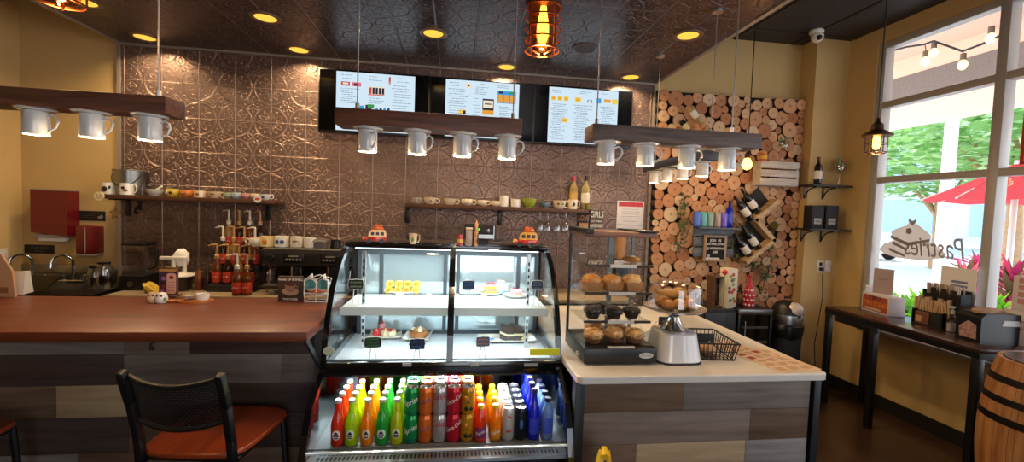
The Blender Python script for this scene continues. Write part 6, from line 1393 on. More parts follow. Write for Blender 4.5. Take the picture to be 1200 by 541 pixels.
p = onY(905, 264, YL-.10); o = thing('wine_bottle', 'wine bottle lying end on in the crook of the rack', 'bottle', (p.x, YL-.12, p.z)); b = MB(); b.lathe([(.001, -.02), (.034, -.022), (.038, -.014), (.038, .08), (.015, .11)], 20, rot=Matrix.Rotation(-PI/2-.4, 4, 'X') @ Matrix.Rotation(.4, 4, 'Y')); b.done('glass', pm('olive_glass', '#4a4526', .15, coat=.4), o); b = MB(); b.bb(-.03, .012, -.0, .004, .01, .04); b.done('label', WLAB, o)
# grey pallet shelf with letter board
GW = wood('pallet_bluegrey', '#4f545c', '#737881', 'X', 1.2, .7)
a, c = onY(812, 300, YL-.03), onY(861, 267, YL-.03); w = (c.x-a.x)/2; h = c.z-a.z
o = thing('pallet_shelf', 'blue grey pallet wood shelf on the log slices', 'shelf', ((a.x+c.x)/2, YL-.03, a.z)); b = MB()
for i in range(3): b.bb(-w, w, 0, .014, h*(.0+.35*i), h*(.0+.35*i)+h*.30, .002)
b.bb(-w, w, -.085, .0, h-.014, h, .002); b.bb(-w*.7, -w*.6, .014, .028, 0, h); b.bb(w*.6, w*.7, .014, .028, 0, h); b.done('boards', GW, o); zsh = a.z+h; ysh = YL-.075
for px, lb, cc, k in ((816.5, 'blue violet can nearest the bread case on pallet shelf', '#4f68b8', 0), (824, 'teal can, second on the pallet shelf', '#5c9a9a', 0), (832, 'grey green can, third on the pallet shelf', '#7e9a8a', 0), (840.5, 'cream and brown can, fourth on the pallet shelf', '#9a8a80', 0), (848, 'magenta blue can beside the tall blue bottle', '#6a5ab8', 0)):
    q = thing('drink_can', lb, 'drink can', (onY(px, 255, ysh).x, ysh, zsh), 0, 'cans on the pallet shelf'); s = 1.15
    b = MB(); b.lathe([(r*s*.93, z*s*1.02) for r, z in CAN], 20, cap1=True); b.done('body', pm('pcan'+cc, cc, .3, metal=.3), q); b = MB(); b.lathe([(.0308, .03*s), (.0308, .075*s)], 20, cap0=False, cap1=False); b.done('printed_band', pm('pband'+cc, '#c9cdd2', .4), q)
q = wine('water_bottle', 'tall cobalt blue bottle at the end of pallet shelf', (onY(854.5, 255, ysh).x, ysh, zsh), liquid('cobalt', '#1b2fd0'), pm('cap_navy', '#141a4a', .4), pm('cobalt_label', '#3048c0', .4), s=.85)
a, c = onY(824, 306, YL-.06), onY(852, 276, YL-.06); w = (c.x-a.x)/2; h = c.z-a.z
o = thing('letter_board', 'black letter board with white capitals in pale wood frame', 'letter board', ((a.x+c.x)/2, YL-.062, a.z), 0)
b = MB(); 
for x0, x1, z0, z1 in ((-w, w, 0, .022), (-w, w, h-.022, h), (-w, -w+.022, .022, h-.022), (w-.022, w, .022, h-.022)): b.bb(x0, x1, -.004, .018, z0, z1, .002)
b.done('frame', wood('board_frame', '#8d6f55', '#b39478', 'Z', 1, .6), o); b = MB(); b.bb(-w+.02, w-.02, 0, .014, .02, h-.02); b.done('felt', pm('felt_black', '#121214', .9), o)
for s, z, sz, al in (('JOIN   US', .80, .034, 0), ('FOR WINE DOWN', .66, .027, 0), ('@ WEDNESDAY', .50, .030, 0), ('6:00', .36, .034, 0), ('@', .22, .030, -w*.55), ('THE BOARD', .11, .028, -.02)):
    if s == 'THE BOARD':
        b = MB(); [b.bb(-w*.78+.0155*i, -w*.78+.0155*i+.011, -.002, 0, h*z-.008, h*z+.010) for i in range(9)]; b.done('illegible_letters', pm('letter_white', '#f0eee8', .5), o)
    else: txt(s, sz, pm('letter_white', '#f0eee8', .5), o, (al, -.0006, h*z), xs=.8)
# trailing dried vines
LEAF = pm('dried_leaf', '#5f6a3a', .8, col2='#33401f', nscale=30); VST = pm('vine_stem', '#4a3a22', .8)
def vine(label, pts, seed, n=40, s=.022):
    pts = [onY(x, y, YL-.02+.02*math.sin(i*2)) for i, (x, y) in enumerate(pts)]; o = thing('hanging_vine', label, 'vine', pts[0]); rd = random.Random(seed); q = [p-pts[0] for p in pts]
    b = MB(); b.tube(q, .003, 5); b.done('stem', VST, o); b = MB()
    for k in range(n):
        t_ = rd.random()*(len(q)-1.001); i = int(t_); c = q[i].lerp(q[i+1], t_-i)+Vector((rd.uniform(-.05, .05), rd.uniform(-.03, .0), rd.uniform(-.04, .04))); M_ = Matrix.Rotation(rd.uniform(0, 6), 4, 'Y') @ Matrix.Rotation(rd.uniform(-.7, .7), 4, 'X')
        v = [c+(M_ @ Vector(u)) for u in ((-s, 0, 0), (-s*.2, -.004, s*.5), (s, 0, 0), (-s*.2, .004, -s*.5))]; b.quad(v)
    b.done('leaves', LEAF, o)
vine('dried green vine trailing down the logs beside the letter board', [(803, 228), (797, 250), (801, 270), (795, 292)], 1, 70)
vine('dried vine spray low on the logs under the letter board', [(862, 300), (872, 306), (886, 312), (897, 326), (892, 345)], 2, 60)
vine('dark vine hanging beside the zigzag rack black backing', [(866, 262), (862, 275), (858, 292)], 3, 45)
vine('dried vine spray hanging under the crook of the rack', [(902, 268), (898, 290), (905, 305), (900, 320)], 4, 45)

# ================================================================== FRIDGE, BIN AND THINGS ON TOP
YFR = 3.42
a, c = onY(866, 362, YFR), onY(906, 362, YFR); zf = (a.z+c.z)/2; w = (c.x-a.x)/2
o = thing('bottle_fridge', 'narrow black glass door fridge with steel edged door by the log wall', 'fridge', ((a.x+c.x)/2, YFR, 0)); b = MB(); b.bb(-w, w, .025, .42, .03, zf, .006); b.bb(-w+.02, w-.02, .04, .40, 0, .031); b.done('cabinet', BLACK, o)
d_ = MB(); 
for x0, x1, z0, z1 in ((-w, -w+.022, .05, zf-.05), (w-.022, w, .05, zf-.05), (-w+.022, w-.022, .05, .08)): d_.bb(x0, x1, 0, .024, z0, z1, .002)
dr = d_.done('door', DSTEEL, o); b = MB(); b.bb(-w, w, -.001, .024, zf-.05, zf-.005, .002); b.done('top_rail', STEEL, dr); b = MB(); b.bb(-w+.03, w-.03, .008, .014, .08, zf-.05); b.done('door_glass', pm('fridge_glass', '#0c0d10', .06, coat=.5), dr); b = MB(); b.cyl((-w+.045, -.03, zf-.30), (-w+.045, -.03, zf-.1), .007, n=10); b.cyl((-w+.045, -.03, zf-.28), (-w+.045, .0, zf-.28), .005, n=8); b.cyl((-w+.045, -.03, zf-.12), (-w+.045, .0, zf-.12), .005, n=8); b.done('handle', CHROME, dr)
for z in (zf-.17, zf-.30, zf-.43): b = MB(); b.bb(-w+.04, w-.035, .0, .0075, z, z+.018); b.done('wine_shelf', pm('fridge_shelf', '#5a5856', .4, metal=.5), o)
a2 = onY(826, 358, YFR); wl = (a.x-a2.x)/2-.006
o = thing('low_cabinet', 'low black cabinet between the white counter and the fridge', 'cabinet', ((a.x+a2.x)/2-.004, YFR, 0)); b = MB(); b.bb(-wl, wl, 0.02, .42, .0, zf-.012, .005); b.done('cabinet', BLACKM, o); b = MB(); b.bb(-wl+.01, wl-.01, .004, .0195, .04, zf-.03, .003); b.done('door', BLACK, o); zlc = zf-.012; CXL = (a.x+a2.x)/2
p = onY(815, 350, YFR+.16); a_, c_ = onY(829, 353, YFR+.15), onY(831, 323, YFR+.15)
# picture box
x0, x1 = onY(829, 340, YFR+.2).x, onY(844, 340, YFR+.2).x
o = thing('wooden_box', 'dark wooden open box on the low cabinet behind the cake dome', 'box', ((x0+x1)/2, YFR+.2, zlc)); hh = onY(836, 322, YFR+.2).z-zlc; w = (x1-x0)/2
b = MB(); b.bb(-w, w, 0, .012, 0, hh); b.bb(-w, w, -.1, 0, 0, .012); b.bb(-w, w, -.1, 0, hh-.012, hh); b.bb(-w, -w+.012, -.1, 0, .012, hh-.012); b.bb(w-.012, w, -.1, 0, .012, hh-.012); b.done('frame', wood('box_brown', '#3a261a', '#6b4a34', 'X', 1, .6), o); b = MB(); b.bb(-w*.8, w*.8, -.02, -.001, .02, hh*.7); b.done('contents', pm('box_contents', '#8a5a3a', .7, col2='#3a2a20', nscale=30), o)
x0, x1 = onY(846, 340, YFR+.12).x, onY(860, 340, YFR+.12).x; hh = onY(852, 314, YFR+.12).z-zlc; w = (x1-x0)/2
o = thing('gift_box', 'tall white carton with red and green dots on the low cabinet', 'carton', ((x0+x1)/2, YFR+.12, zlc), R_(12)); b = MB(); b.bb(-w*.9, w*.9, -.05, .05, 0, hh, .002); b.done('carton', pm('carton_cream', '#d6cbb2', .6), o)
b = MB(); rd = random.Random(9)
for k in range(12): b.prism(disc_poly(rd.uniform(-w*.65, w*.65), rd.uniform(.04, hh-.03), .016, n=12), 'Y', -.0512, -.05, m=k % 3)
b.done('printed_dots', [pm('dot_red', '#c0392b', .5), pm('dot_green', '#7a9a4a', .5), pm('dot_brown', '#6a4a3a', .5)], o)
p = onY(845.5, 318, YFR+.08); o = thing('red_flower', 'small red rose leaning by the dotted carton', 'flower', (p.x, YFR+.03, zlc)); b = MB(); b.tube([(0, 0, 0), (0, 0, p.z-zlc)], .003, 6); b.done('stem', GRM, o); b = MB(); b.lump((0, 0, p.z-zlc), .022, 12, .35, 5, 2); b.done('bloom', REDC, o)
x = onY(867, 345, YFR+.2).x; o = thing('pumpkin_jar', 'orange striped jar with black topper between carton and red bottle', 'jar', (x, YFR+.2, zf)); b = MB(); b.lathe([(.04, 0), (.055, .03), (.055, .08), (.04, .11)], 22); b.done('jar', pm('pumpkin_orange', '#a8672e', .4, col2='#3a2418', nscale=24), o); b = MB(); b.lathe([(.03, .11), (.012, .13), (.02, .15), (.006, .18)], 14); b.done('topper', BLACKM, o)
x = onY(878, 345, YFR+.10).x; hh = onY(878, 322, YFR+.1).z-zf; o = thing('dotted_bottle', 'red bottle with white polka dots on the fridge', 'bottle', (x, YFR+.10, zf)); rr_ = .045
b = MB(); b.lathe([(.001, .002), (.042, 0), (rr_, .01), (rr_, hh*.42), (.035, hh*.6), (.014, hh*.75), (.013, hh*.95), (.016, hh)], 24); b.done('bottle', pm('polka_red', '#b01c2e', .35), o); b = MB()
for j in range(4):
    for i in range(9): a_ = 2*PI*(i+.5*(j % 2))/9; r_ = rr_ if j < 3 else .037; b.ball((r_*math.cos(a_), r_*math.sin(a_), .022+hh*.15*j), (.003, .009, .009), 8, rot=Matrix.Rotation(a_, 4, 'Z'))
b.done('polka_dots', WHITE, o); b = MB(); b.tube([(0, 0, hh), (.004, 0, hh+.03)], .01, 8); b.done('cork', BRM, o)
# bin
a, c = onY(907, 385, 3.50), onY(938, 385, 3.50); r = (c.x-a.x)/2; zt_ = onY(922, 351, 3.55).z; zb_ = onY(922, 380, 3.5-r).z
o = thing('waste_bin', 'black waste bin with domed lid, silver flap and band', 'waste bin', ((a.x+c.x)/2, 3.52, 0)); b = MB(); b.lathe([(r*.86, 0), (r*.9, .02), (r*.98, zb_-.05)], 32); b.done('body', BLACKM, o)
b = MB(); b.lathe([(r*1.0, zb_-.02), (r*1.01, zb_-.015), (r*1.01, zb_+.06), (r*1.0, zb_+.065)], 32); b.done('silver_band', STEEL, o)
b = MB(); b.lathe([(r*1.0, zb_+.066), (r*.98, zt_-.13), (r*.88, zt_-.06), (r*.6, zt_-.015), (r*.3, zt_), (.001, zt_+.002)], 32, cap1=False); b.done('dome_lid', BLACK, o)
b = MB(); b.ball((r*.12, -r*.42, zt_-.085), (r*.66, r*.56, .082), 18, rot=Matrix.Rotation(.45, 4, 'X')); b.done('flap', pm('flap_silver', '#d2c6bb', .4, metal=.25), o)
b = MB(); b.lathe([(r*1.0, zb_-.021), (r*1.07, zb_-.03), (r*1.10, zb_-.10), (r*1.0, zb_-.14)], 28, cap0=False, cap1=False); rd = random.Random(2)
for v in b.bm.verts: k = 1+rd.uniform(-.03, .03); v.co.x *= k; v.co.y *= k; v.co.z += rd.uniform(-.012, .012) if v.co.z < zb_-.05 else 0
b.done('bin_liner', pm('liner_black', '#0f0f10', .3), o)

# ================================================================== PILLAR SHELVES, OUTLETS, CAMERA
def bracket_shelf(label, x0, x1, py, n):
    v = onY(x0, py, YP-.17); e = onY(x1, py, YP-.17); z = v.z; xa, xb = max(v.x, XP-.10), min(e.x, XR-.005)
    o = thing('bracket_shelf', label, 'shelf', ((xa+xb)/2, YP, z)); w = (xb-xa)/2
    b = MB(); b.bb(-w, w, -.17, -.001, -.016, 0, .002); b.done('board', pm('shelf_espresso', '#231a17', .5), o)
    for x in (-w+.06, w*.25):
        b = MB(); b.bb(x-.008, x+.008, -.006, -.001, -.13, -.016); b.bb(x-.008, x+.008, -.15, -.006, -.022, -.0165); b.tube([(x, -.006, -.12), (x, -.03, -.075), (x, -.07, -.04), (x, -.14, -.024)], .006, 6); b.done('scroll_bracket', BLACK, o)
    return o, z, xa, xb
s1, z1, xa, xb = bracket_shelf('upper dark bracket shelf on the pillar holding red wine', 947, 1000, 215, 2)
s2, z2, xa2, xb2 = bracket_shelf('lower dark bracket shelf on the pillar holding two black boxes', 944, 998, 267.5, 2)
yy = YP-.09
wine('wine_bottle', 'red wine bottle with red capsule on the pillar shelf', (onY(958.5, 205, yy).x, yy, z1), WGREEN, pm('capsule_red', '#5a1a1c', .4), pm('label_white', '#e2ddd2', .6), s=.86)
goblet('goblet of greenery and flowers on the pillar shelf', onY(983.5, 205, yy).x, yy, z1, 1.05)
for k, (x0, x1, lb) in enumerate(((951, 966.5, 'black gift box with white label on the pillar shelf, nearer the logs'), (967.5, 983.5, 'black gift box with white label on the pillar shelf, nearer the window'))):
    A_, C_ = onY(x0, 262, yy-.04), onY(x1, 241, yy-.04); w = (C_.x-A_.x)/2; h = C_.z-z2
    o = thing('gift_box', lb, 'box', ((A_.x+C_.x)/2, yy-.04, z2), 0, 'black boxes on the pillar shelf'); b = MB(); b.bb(-w, w, 0, .10, 0, h, .002); b.done('box', BLACKM, o); b = MB(); b.bb(-w*.6, w*.6, -.001, 0, h*.2, h*.45); b.done('label', pm('label_grey', '#9a9590', .6), o); b = MB(); squig(b, -w*.4, w*.4, h*.32, h*.08, -.0015, k); b.done('label_print', DINK, o)
for k, (px, lb, dy) in enumerate(((961, 'white wall outlet with dark plug on the pillar', .0), (970, 'white blank outlet plate on the pillar nearer the window', 0))):
    v = onY(px, 312, YP); o = thing('wall_outlet', lb, 'outlet', (v.x, YP, v.z)); b = MB(); b.bb(-.034, .034, -.006, -.0005, -.056, .056, .003); b.done('plate', OFFW, o); b = MB(); b.bb(-.016, .016, -.009 if k else -.03, -.006, -.04, -.008, .003); b.bb(-.016, .016, -.009, -.006, .008, .04, .003); b.done('socket', WHITE if k else BLACKM, o)
v = onY(961, 318, YP); q = thing('power_cord', 'thin dark power cord hanging from the pillar outlet', 'cord', (v.x, YP-.03, 0)); b = MB(); b.tube([(0, 0, v.z-.02), (.01, -.01, v.z-.25), (-.03, .005, .4), (0, 0, .1), (.05, -.05, .004)], .004, 6); b.done('cord', BLACKM, q)
v = onY(972, 318, YP); q = thing('power_cord', 'white power cord looping along the pillar towards the window', 'cord', (v.x, YP-.012, 0)); b = MB(); b.tube([(0, 0, v.z), (.05, -.0, v.z-.06), (.12, 0, v.z-.07), (.14, 0, v.z-.02)], .004, 6); b.done('cord', OFFW, q)
p = onZ(957, 36, ZC-.0); o = thing('security_camera', 'white dome security camera at the ceiling above the pillar', 'security camera', (p.x, min(p.y, YP-.09), ZC)); b = MB(); b.lathe([(.058, 0), (.06, -.02), (.05, -.035)], 24); b.done('mount', WHITE, o); b = MB(); b.ball((0, -.012, -.06), .052, 20); b.done('housing', WHITE, o); b = MB(); b.ball((-.012, -.048, -.078), .024, 16); b.done('lens', BLACK, o)

# ================================================================== WINDOW TABLE
ZTB = .86; TA, TBp = onZ(970, 358, ZTB), onZ(1148, 411, ZTB); tl = (TA-TBp).length; trz = -R_(4.5); tw = .40
def tX(px, X): return onX(px, 370, X).y
TW = wood('table_walnut', '#2c1d1a', '#4d342d', 'Y', 1, .25, .3, .05)
tm = (TA+TBp)/2; w, l = tw/2, tl/2-.01
o = thing('window_table', 'long narrow dark table with black steel legs along the window', 'table', (tm.x+w+.01, tm.y, 0), trz)
b = MB(); b.bb(-w, w, -l, l, ZTB-.024, ZTB, .003); b.done('tabletop', TW, o)
b = MB(); b.bb(-w, w, -l, -l+.03, ZTB-.062, ZTB-.0245); b.bb(-w, w, l-.03, l, ZTB-.062, ZTB-.0245); b.bb(-w, -w+.03, -l+.03, l-.03, ZTB-.062, ZTB-.0245); b.bb(w-.03, w, -l+.03, l-.03, ZTB-.062, ZTB-.0245); b.done('apron', BLACK, o)
b = MB(); b.bb(-w+.005, -w+.035, l-.50, l-.10, ZTB-.11, ZTB-.0625, .004); b.done('cable_tray', BLACK, o)
for sx_, y in ((-1, -l+.025), (-1, l-.025), (1, -l+.025), (1, l-.025), (-1, l*.22)):
    b = MB(); b.bb(sx_*(w-.022)-.022, sx_*(w-.022)+.022, y-.022, y+.022, 0, ZTB-.0625, .003); b.done('leg', BLACK, o)
def tb(px, py): return onZ(px, py, ZTB)
WB = pm('carton_white', '#d8cfcf', .6)
def cartonbox(name, label, c, sx_, sy_, h, rz, mat, cat, grp=None):
    o = thing(name, label, cat, c, rz, grp); b = MB(); b.bb(-sx_/2, sx_/2, -sy_/2, sy_/2, 0, h, .002); b.done('carton', mat, o); return o
fl, fr_ = tb(1010, 362), tb(1041, 371); bl = (fl-fr_).length; bh = onX(1041, 349, fr_.x).z-ZTB; mid = (fl+fr_)/2; brz = math.atan2(fl.x-fr_.x, fl.y-fr_.y)
o = cartonbox('display_carton', 'white and orange printed carton with lettered front on the window table', (mid.x+.072, mid.y, ZTB), bl, .135, bh, -PI/2-brz, WB, 'carton')
y_ = -.135/2; k = bl/.17; kh = bh/.135
b = MB(); b.bb(-.078*k, .08*k, y_-.0016, y_, .012*kh, .125*kh); b.bb(-.075*k, .077*k, y_-.0022, y_-.0016, .050*kh, .085*kh, m=1); b.bb(-.06*k, .04*k, y_-.0022, y_-.0016, .018*kh, .034*kh, m=2); b.done('front_print', [pm('print_brick', '#a9503c', .6), pm('print_orange', '#d78a3a', .6, col2='#b0452c', nscale=40), pm('print_cream', '#cbb6a0', .6)], o)
txt('2 IN 1', .034*k, DINK, o, (.0, y_-.0024, .105*kh), xs=.9)
b = MB(); b.prism([(-bl*.5, bh), (-bl*.42, bh+.05), (-bl*.5, bh+.06)], 'Y', -.05, .05); b.done('flap', WB, o)
v0, v1 = onX(1030, 337, 3.60), onX(1054, 337, 3.60); th_ = onX(1042, 315, 3.60).z-ZTB-bh
q = cartonbox('tent_sign', 'small pinkish card sign standing on the printed carton', (mid.x+.075, (v0.y+v1.y)/2, ZTB+bh+.0005), abs(v0.y-v1.y)*.8, .012, th_, -PI/2+.35, pm('card_mauve', '#b09a96', .6), 'sign'); b = MB(); squig(b, -.03, .03, th_*.6, .014, -.0066, 4); b.done('print', DINK, q); b = MB(); b.bb(-abs(v0.y-v1.y)*.48, abs(v0.y-v1.y)*.48, -.04, .04, 0, .008); b.done('base', PAPER, q)
a_, c_ = tb(1070, 377), tb(1097, 385); wl_ = (a_-c_).length
o = thing('napkin_caddy', 'black caddy with tan paper napkins and brown packet in front', 'napkin holder', ((a_.x+c_.x)/2+.05, (a_.y+c_.y)/2, ZTB), -PI/2+.1); k = wl_/.15
b = MB(); b.bb(-.075*k, .075*k, -.045, .05, 0, .006); b.bb(-.075*k, .075*k, .044, .05, .006, .11); b.bb(-.075*k, -.075*k+.006, -.045, .044, .006, .11); b.bb(.075*k-.006, .075*k, -.045, .044, .006, .11); b.bb(-.069*k, .069*k, -.005, .0, .006, .10); b.done('caddy', BLACKM, o)
b = MB(); [b.box(((-.085+.0135*i)*k, .022, .13+.014*math.sin(i*1.7)), (.012*k, .036, .13), .003, Matrix.Rotation(.14*math.sin(i), 4, 'Y')) for i in range(13)]; b.done('napkins', pm('napkin_tan', '#c4a583', .8), o)
b = MB(); b.bb(-.06*k, .012*k, -.042, -.012, .006, .095, .004); b.bb(-.055*k, -.025*k, -.0428, -.042, .02, .065, m=1); b.done('packet', [pm('packet_brown', '#7a4a34', .6), pm('packet_label', '#c49a78', .6)], o)
b = MB(); b.bb(.018*k, .066*k, -.042, -.012, .006, .095, .004); b.done('dark_box', BLACKM, o)
p = tb(1098, 380); o = thing('sauce_jar', 'small amber jar with tan lid beside the napkin caddy', 'jar', (p.x+.01, p.y-.045, ZTB)); b = MB(); b.lathe([(.022, 0), (.024, .006), (.024, .085), (.018, .095)], 18); b.done('jar', pm('jar_amber', '#6b4a26', .25), o); b = MB(); b.cyl((0, 0, .095), (0, 0, .115), .022, n=18); b.done('lid', pm('lid_tan', '#a58a70', .5), o)
y0, y1 = tX(1083, 3.60), tX(1130, 3.60); wo = (y0-y1)/2; ho = onX(1107, 333, 3.60).z-ZTB
o = thing('cup_organiser', 'black slotted organiser with upright paper straws and lids', 'organiser', (3.612, (y0+y1)/2, ZTB), -PI/2-.04); b = MB()
b.bb(-wo, wo, -.045, .045, 0, .012)
for i in range(5): x = -wo+(2*wo-.008)*i/4; b.bb(x, x+.008, -.045, .045, .012, ho*.82)
b.bb(-wo, wo, .037, .045, .012, ho*.9); b.bb(-wo, wo, -.045, -.041, .012, ho*.75); b.done('rack', BLACKM, o)
b = MB(); rd = random.Random(4)
for i in range(44): x = -wo+.014+(2*wo-.03)*i/43; b.box((x, .0+rd.uniform(-.03, .03), ho*.62), (.008, .008, ho*.74), 0, Matrix.Rotation(rd.uniform(-.08, .08), 4, 'Y')) if i % 11 < 7 else None
b.done('paper_straws', pm('straw_kraft', '#c9b7a2', .8), o)
b = MB(); [b.prism(rrect(x, x+wo*.28, ho*.2, ho*.9, .008), 'Y', -.0475, -.0452) for x in (-wo*.55, -.0, wo*.5)]; b.done('slot_fronts', pm('slot_dark', '#141316', .5), o)
y0, y1 = tX(1098, 3.675), tX(1140, 3.675); hn = onX(1118, 313, 3.675).z-ZTB; wn = (y0-y1)/2
q = cartonbox('paper_notice', 'white paper notice with blue bands standing behind the organiser', (3.682, (y0+y1)/2, ZTB), 2*wn, .004, hn, -PI/2, PAPER, 'notice'); b = MB(); [b.bb(-wn*.35, wn*.55, -.003, -.002, hn*.74-.03*i, hn*.74+.018-.03*i) for i in range(2)]; b.bb(-wn*.9, wn*.9, -.003, -.002, hn*.42, hn*.44, m=1); b.done('print', [pm('print_slate', '#6d7fa0', .6), pm('print_salmon', '#d98a7a', .6)], q)
y0, y1 = tX(1131, 3.60), tX(1150, 3.60); o = cartonbox('storage_box', 'dark blue grey box beside the black organiser', (3.61, (y0+y1)/2, ZTB), .12, y0-y1, .16, R_(-4), pm('box_slate', '#2a2d38', .5), 'box'); b = MB(); b.bb(-.063, .063, -(y0-y1)/2-.003, (y0-y1)/2+.003, .16, .182, .003); b.done('lid', pm('box_slate', '#2a2d38', .5), o)
p = tb(1115, 388); o = thing('sanitiser_bottle', 'clear pump bottle of sanitiser on the window table', 'pump bottle', (p.x-.015, p.y-.01, ZTB)); b = MB(); b.lathe([(.001, .003), (.030, 0), (.034, .006), (.034, .10), (.024, .12), (.012, .126)], 20, sy=.8); b.done('bottle', GOBLET, o); b = MB(); b.lathe([(.001, .004), (.030, .003), (.031, .06), (.001, .061)], 18, sy=.75); b.done('gel', pm('gel_clear', '#c9c2c6', .2), o); b = MB(); b.cyl((0, 0, .126), (0, 0, .15), .012, n=14); b.cyl((0, 0, .15), (0, 0, .167), .005, n=8); b.bb(-.03, .012, -.009, .009, .167, .18, .004); b.done('pump', OFFW, o)
fl, fr_, br_ = tb(1125, 394), tb(1148, 403), tb(1176, 398); dx_ = min((br_-fr_).length, .29); dy_ = (fl-fr_).length; da = -.12; dy_ *= .85
cc_ = fr_+Matrix.Rotation(da, 3, 'Z') @ Vector((dx_/2, dy_/2, 0))
o = thing('napkin_dispenser', 'large black napkin dispenser with tan wooden lid lying on top', 'napkin dispenser', (cc_.x, cc_.y, ZTB), da); a2_, b2_ = dx_/2, dy_/2; hd_ = onY(1148, 368, fr_.y).z-ZTB
b = MB(); b.prism([(-a2_, 0), (a2_, 0), (a2_, hd_*.92), (a2_*.8, hd_), (-a2_*.8, hd_), (-a2_, hd_*.85)], 'Y', -b2_, b2_); b.done('body', pm('dispenser_black', '#15161a', .35), o); b = MB(); b.prism([(-a2_*.1, hd_*.62), (a2_*.75, hd_*.62), (a2_*.65, hd_*.80), (0, hd_*.80)], 'Y', -b2_-.002, -b2_-.0002); b.done('white_slot', pm('slot_white', '#cfcfcc', .5), o); b = MB(); b.prism([(-b2_*.7, hd_*.12), (b2_*.6, hd_*.12), (b2_*.7, hd_*.45), (.0, hd_*.70), (-b2_*.65, hd_*.58)], 'X', -a2_-.002, -a2_-.0002); b.done('printed_card', pm('card_wine', '#8a5a58', .6, col2='#c9a79c', nscale=40), o)
q = thing('wooden_tray', 'tan oval wooden tray lying across the black napkin dispenser', 'tray', (cc_.x-.02, cc_.y+.01, ZTB+hd_+.0005), da+R_(20)); b = MB(); b.prism(disc_poly(0, 0, .12, .055, 28), 'Z', 0, .016); b.done('oval_board', pm('lid_wood', '#b98f66', .6, col2='#9a6f48', nscale=10), q)
SBH = 0
for pxa, pxb, X, z0, pyt, lb, st in ((1175, 1206, 3.625, 0, 363, 'white shipping box with red stamp beside the napkin dispenser', 0), (1184, 1204, 3.62, 1, 323, 'smaller white box with red print stacked on the stamped box', 1)):
    y0, y1 = tX(pxa, X-.06), tX(pxb, X-.06); h = onX((pxa+pxb)/2, pyt, X-.06).z-ZTB-z0*SBH
    if not st: SBH = h; y1 = max(y1, TBp.y+.02)
    o = cartonbox('shipping_box', lb, (X, (y0+y1)/2, ZTB+z0*SBH), y0-y1, .12, h, -PI/2, WB, 'box'); b = MB(); W2 = (y0-y1)/2
    if st == 0: b.bb(-W2*.1, W2*.7, -.061, -.06, h*.45, h*.72); b.bb(-W2*.06, W2*.66, -.0614, -.061, h*.5, h*.67, m=1)
    else: [b.bb(-W2*.3, W2*.8, -.061, -.06, h*(.2+.2*i), h*(.34+.2*i)) for i in range(4)]
    b.done('red_stamp', [pm('stamp_red', '#c58a85', .7), pm('stamp_pale', '#d9bdb9', .7)], o)
# barrel
t = NT('barrel_oak'); co = t.n('TexCoord').outputs['Object']; sp_ = t.n('SeparateXYZ', {0: co}); an = t.ma('ARCTAN2', sp_.outputs[1], sp_.outputs[0]); fr = t.ma('FRACT', t.ma('MULTIPLY', an, 4.2)); sm = t.ma('LESS_THAN', fr, .03)
nz = t.n('TexNoise', {'Vector': t.n('Mapping', {'Vector': co, 'Scale': (12, 12, 1.5)}).outputs[0], 'Scale': 2.0, 'Detail': 6.0}); cc = t.ramp(nz.outputs['Fac'], [(.3, '#8a5530'), (.7, '#c08a55')]); mx = t.n('Mix', {0: sm, 6: cc, 7: lin('#3a2415')}, data_type='RGBA'); bs = t.bsdf(Roughness=.5); t.t.links.new(mx.outputs[2], bs.inputs['Base Color']); OAK = t.surf(bs.outputs[0])
o = thing('wine_barrel', 'oak barrel with black hoops beside the window table end', 'barrel', (onY(1164, 500, 1.84).x+.405, 1.84, 0)); HB = .90; pr = []
def rb_(z): k = (z/HB-.5)*2; return .295-.06*k*k
b = MB(); b.lathe([(rb_(HB*i/20), HB*i/20) for i in range(21)]+[(rb_(HB)-.02, HB), (rb_(HB)-.022, HB-.02), (.001, HB-.02)], 44, cap1=False); b.done('staves', OAK, o)
for z0, z1 in ((.0, .035), (.10, .135), (.22, .255), (.575, .612), (.675, .71), (.78, .815)):
    b = MB(); b.lathe([(rb_(z)+.003, z) for z in (z0, (z0+z1)/2, z1)], 44, cap0=False, cap1=False); b.done('hoop', pm('hoop_iron', '#1f1a1a', .4, metal=.5), o)
b = MB(); b.cyl((0, 0, HB-.0195), (0, 0, HB+.004), rb_(HB)-.025, n=40); b.done('head_board', TW, o)
# wet floor sign
p = onY(709, 527, 1.58); o = thing('wet_floor_sign', 'yellow folding floor sign, just its top showing before the white counter', 'floor sign', (p.x, 1.58, 0), R_(75)); hz = p.z; YE = pm('sign_yellow', '#e6b81a', .4)
for s_ in (-1, 1):
    b = MB(); b.prism([(-.13, 0), (-.09, 0), (-.08, .06), (.08, .06), (.09, 0), (.13, 0), (.035, hz-.02), (.02, hz), (-.02, hz), (-.035, hz-.02)], 'Y', -.008, .008, mat=Matrix.Translation((0, s_*.13, 0)) @ Matrix.Rotation(s_*math.asin(.118/hz), 4, 'X')); b.done('panel', YE, o)
b = MB(); b.cyl((-.03, 0, hz-.012), (.03, 0, hz-.012), .012, n=12); b.done('hinge', YE, o)

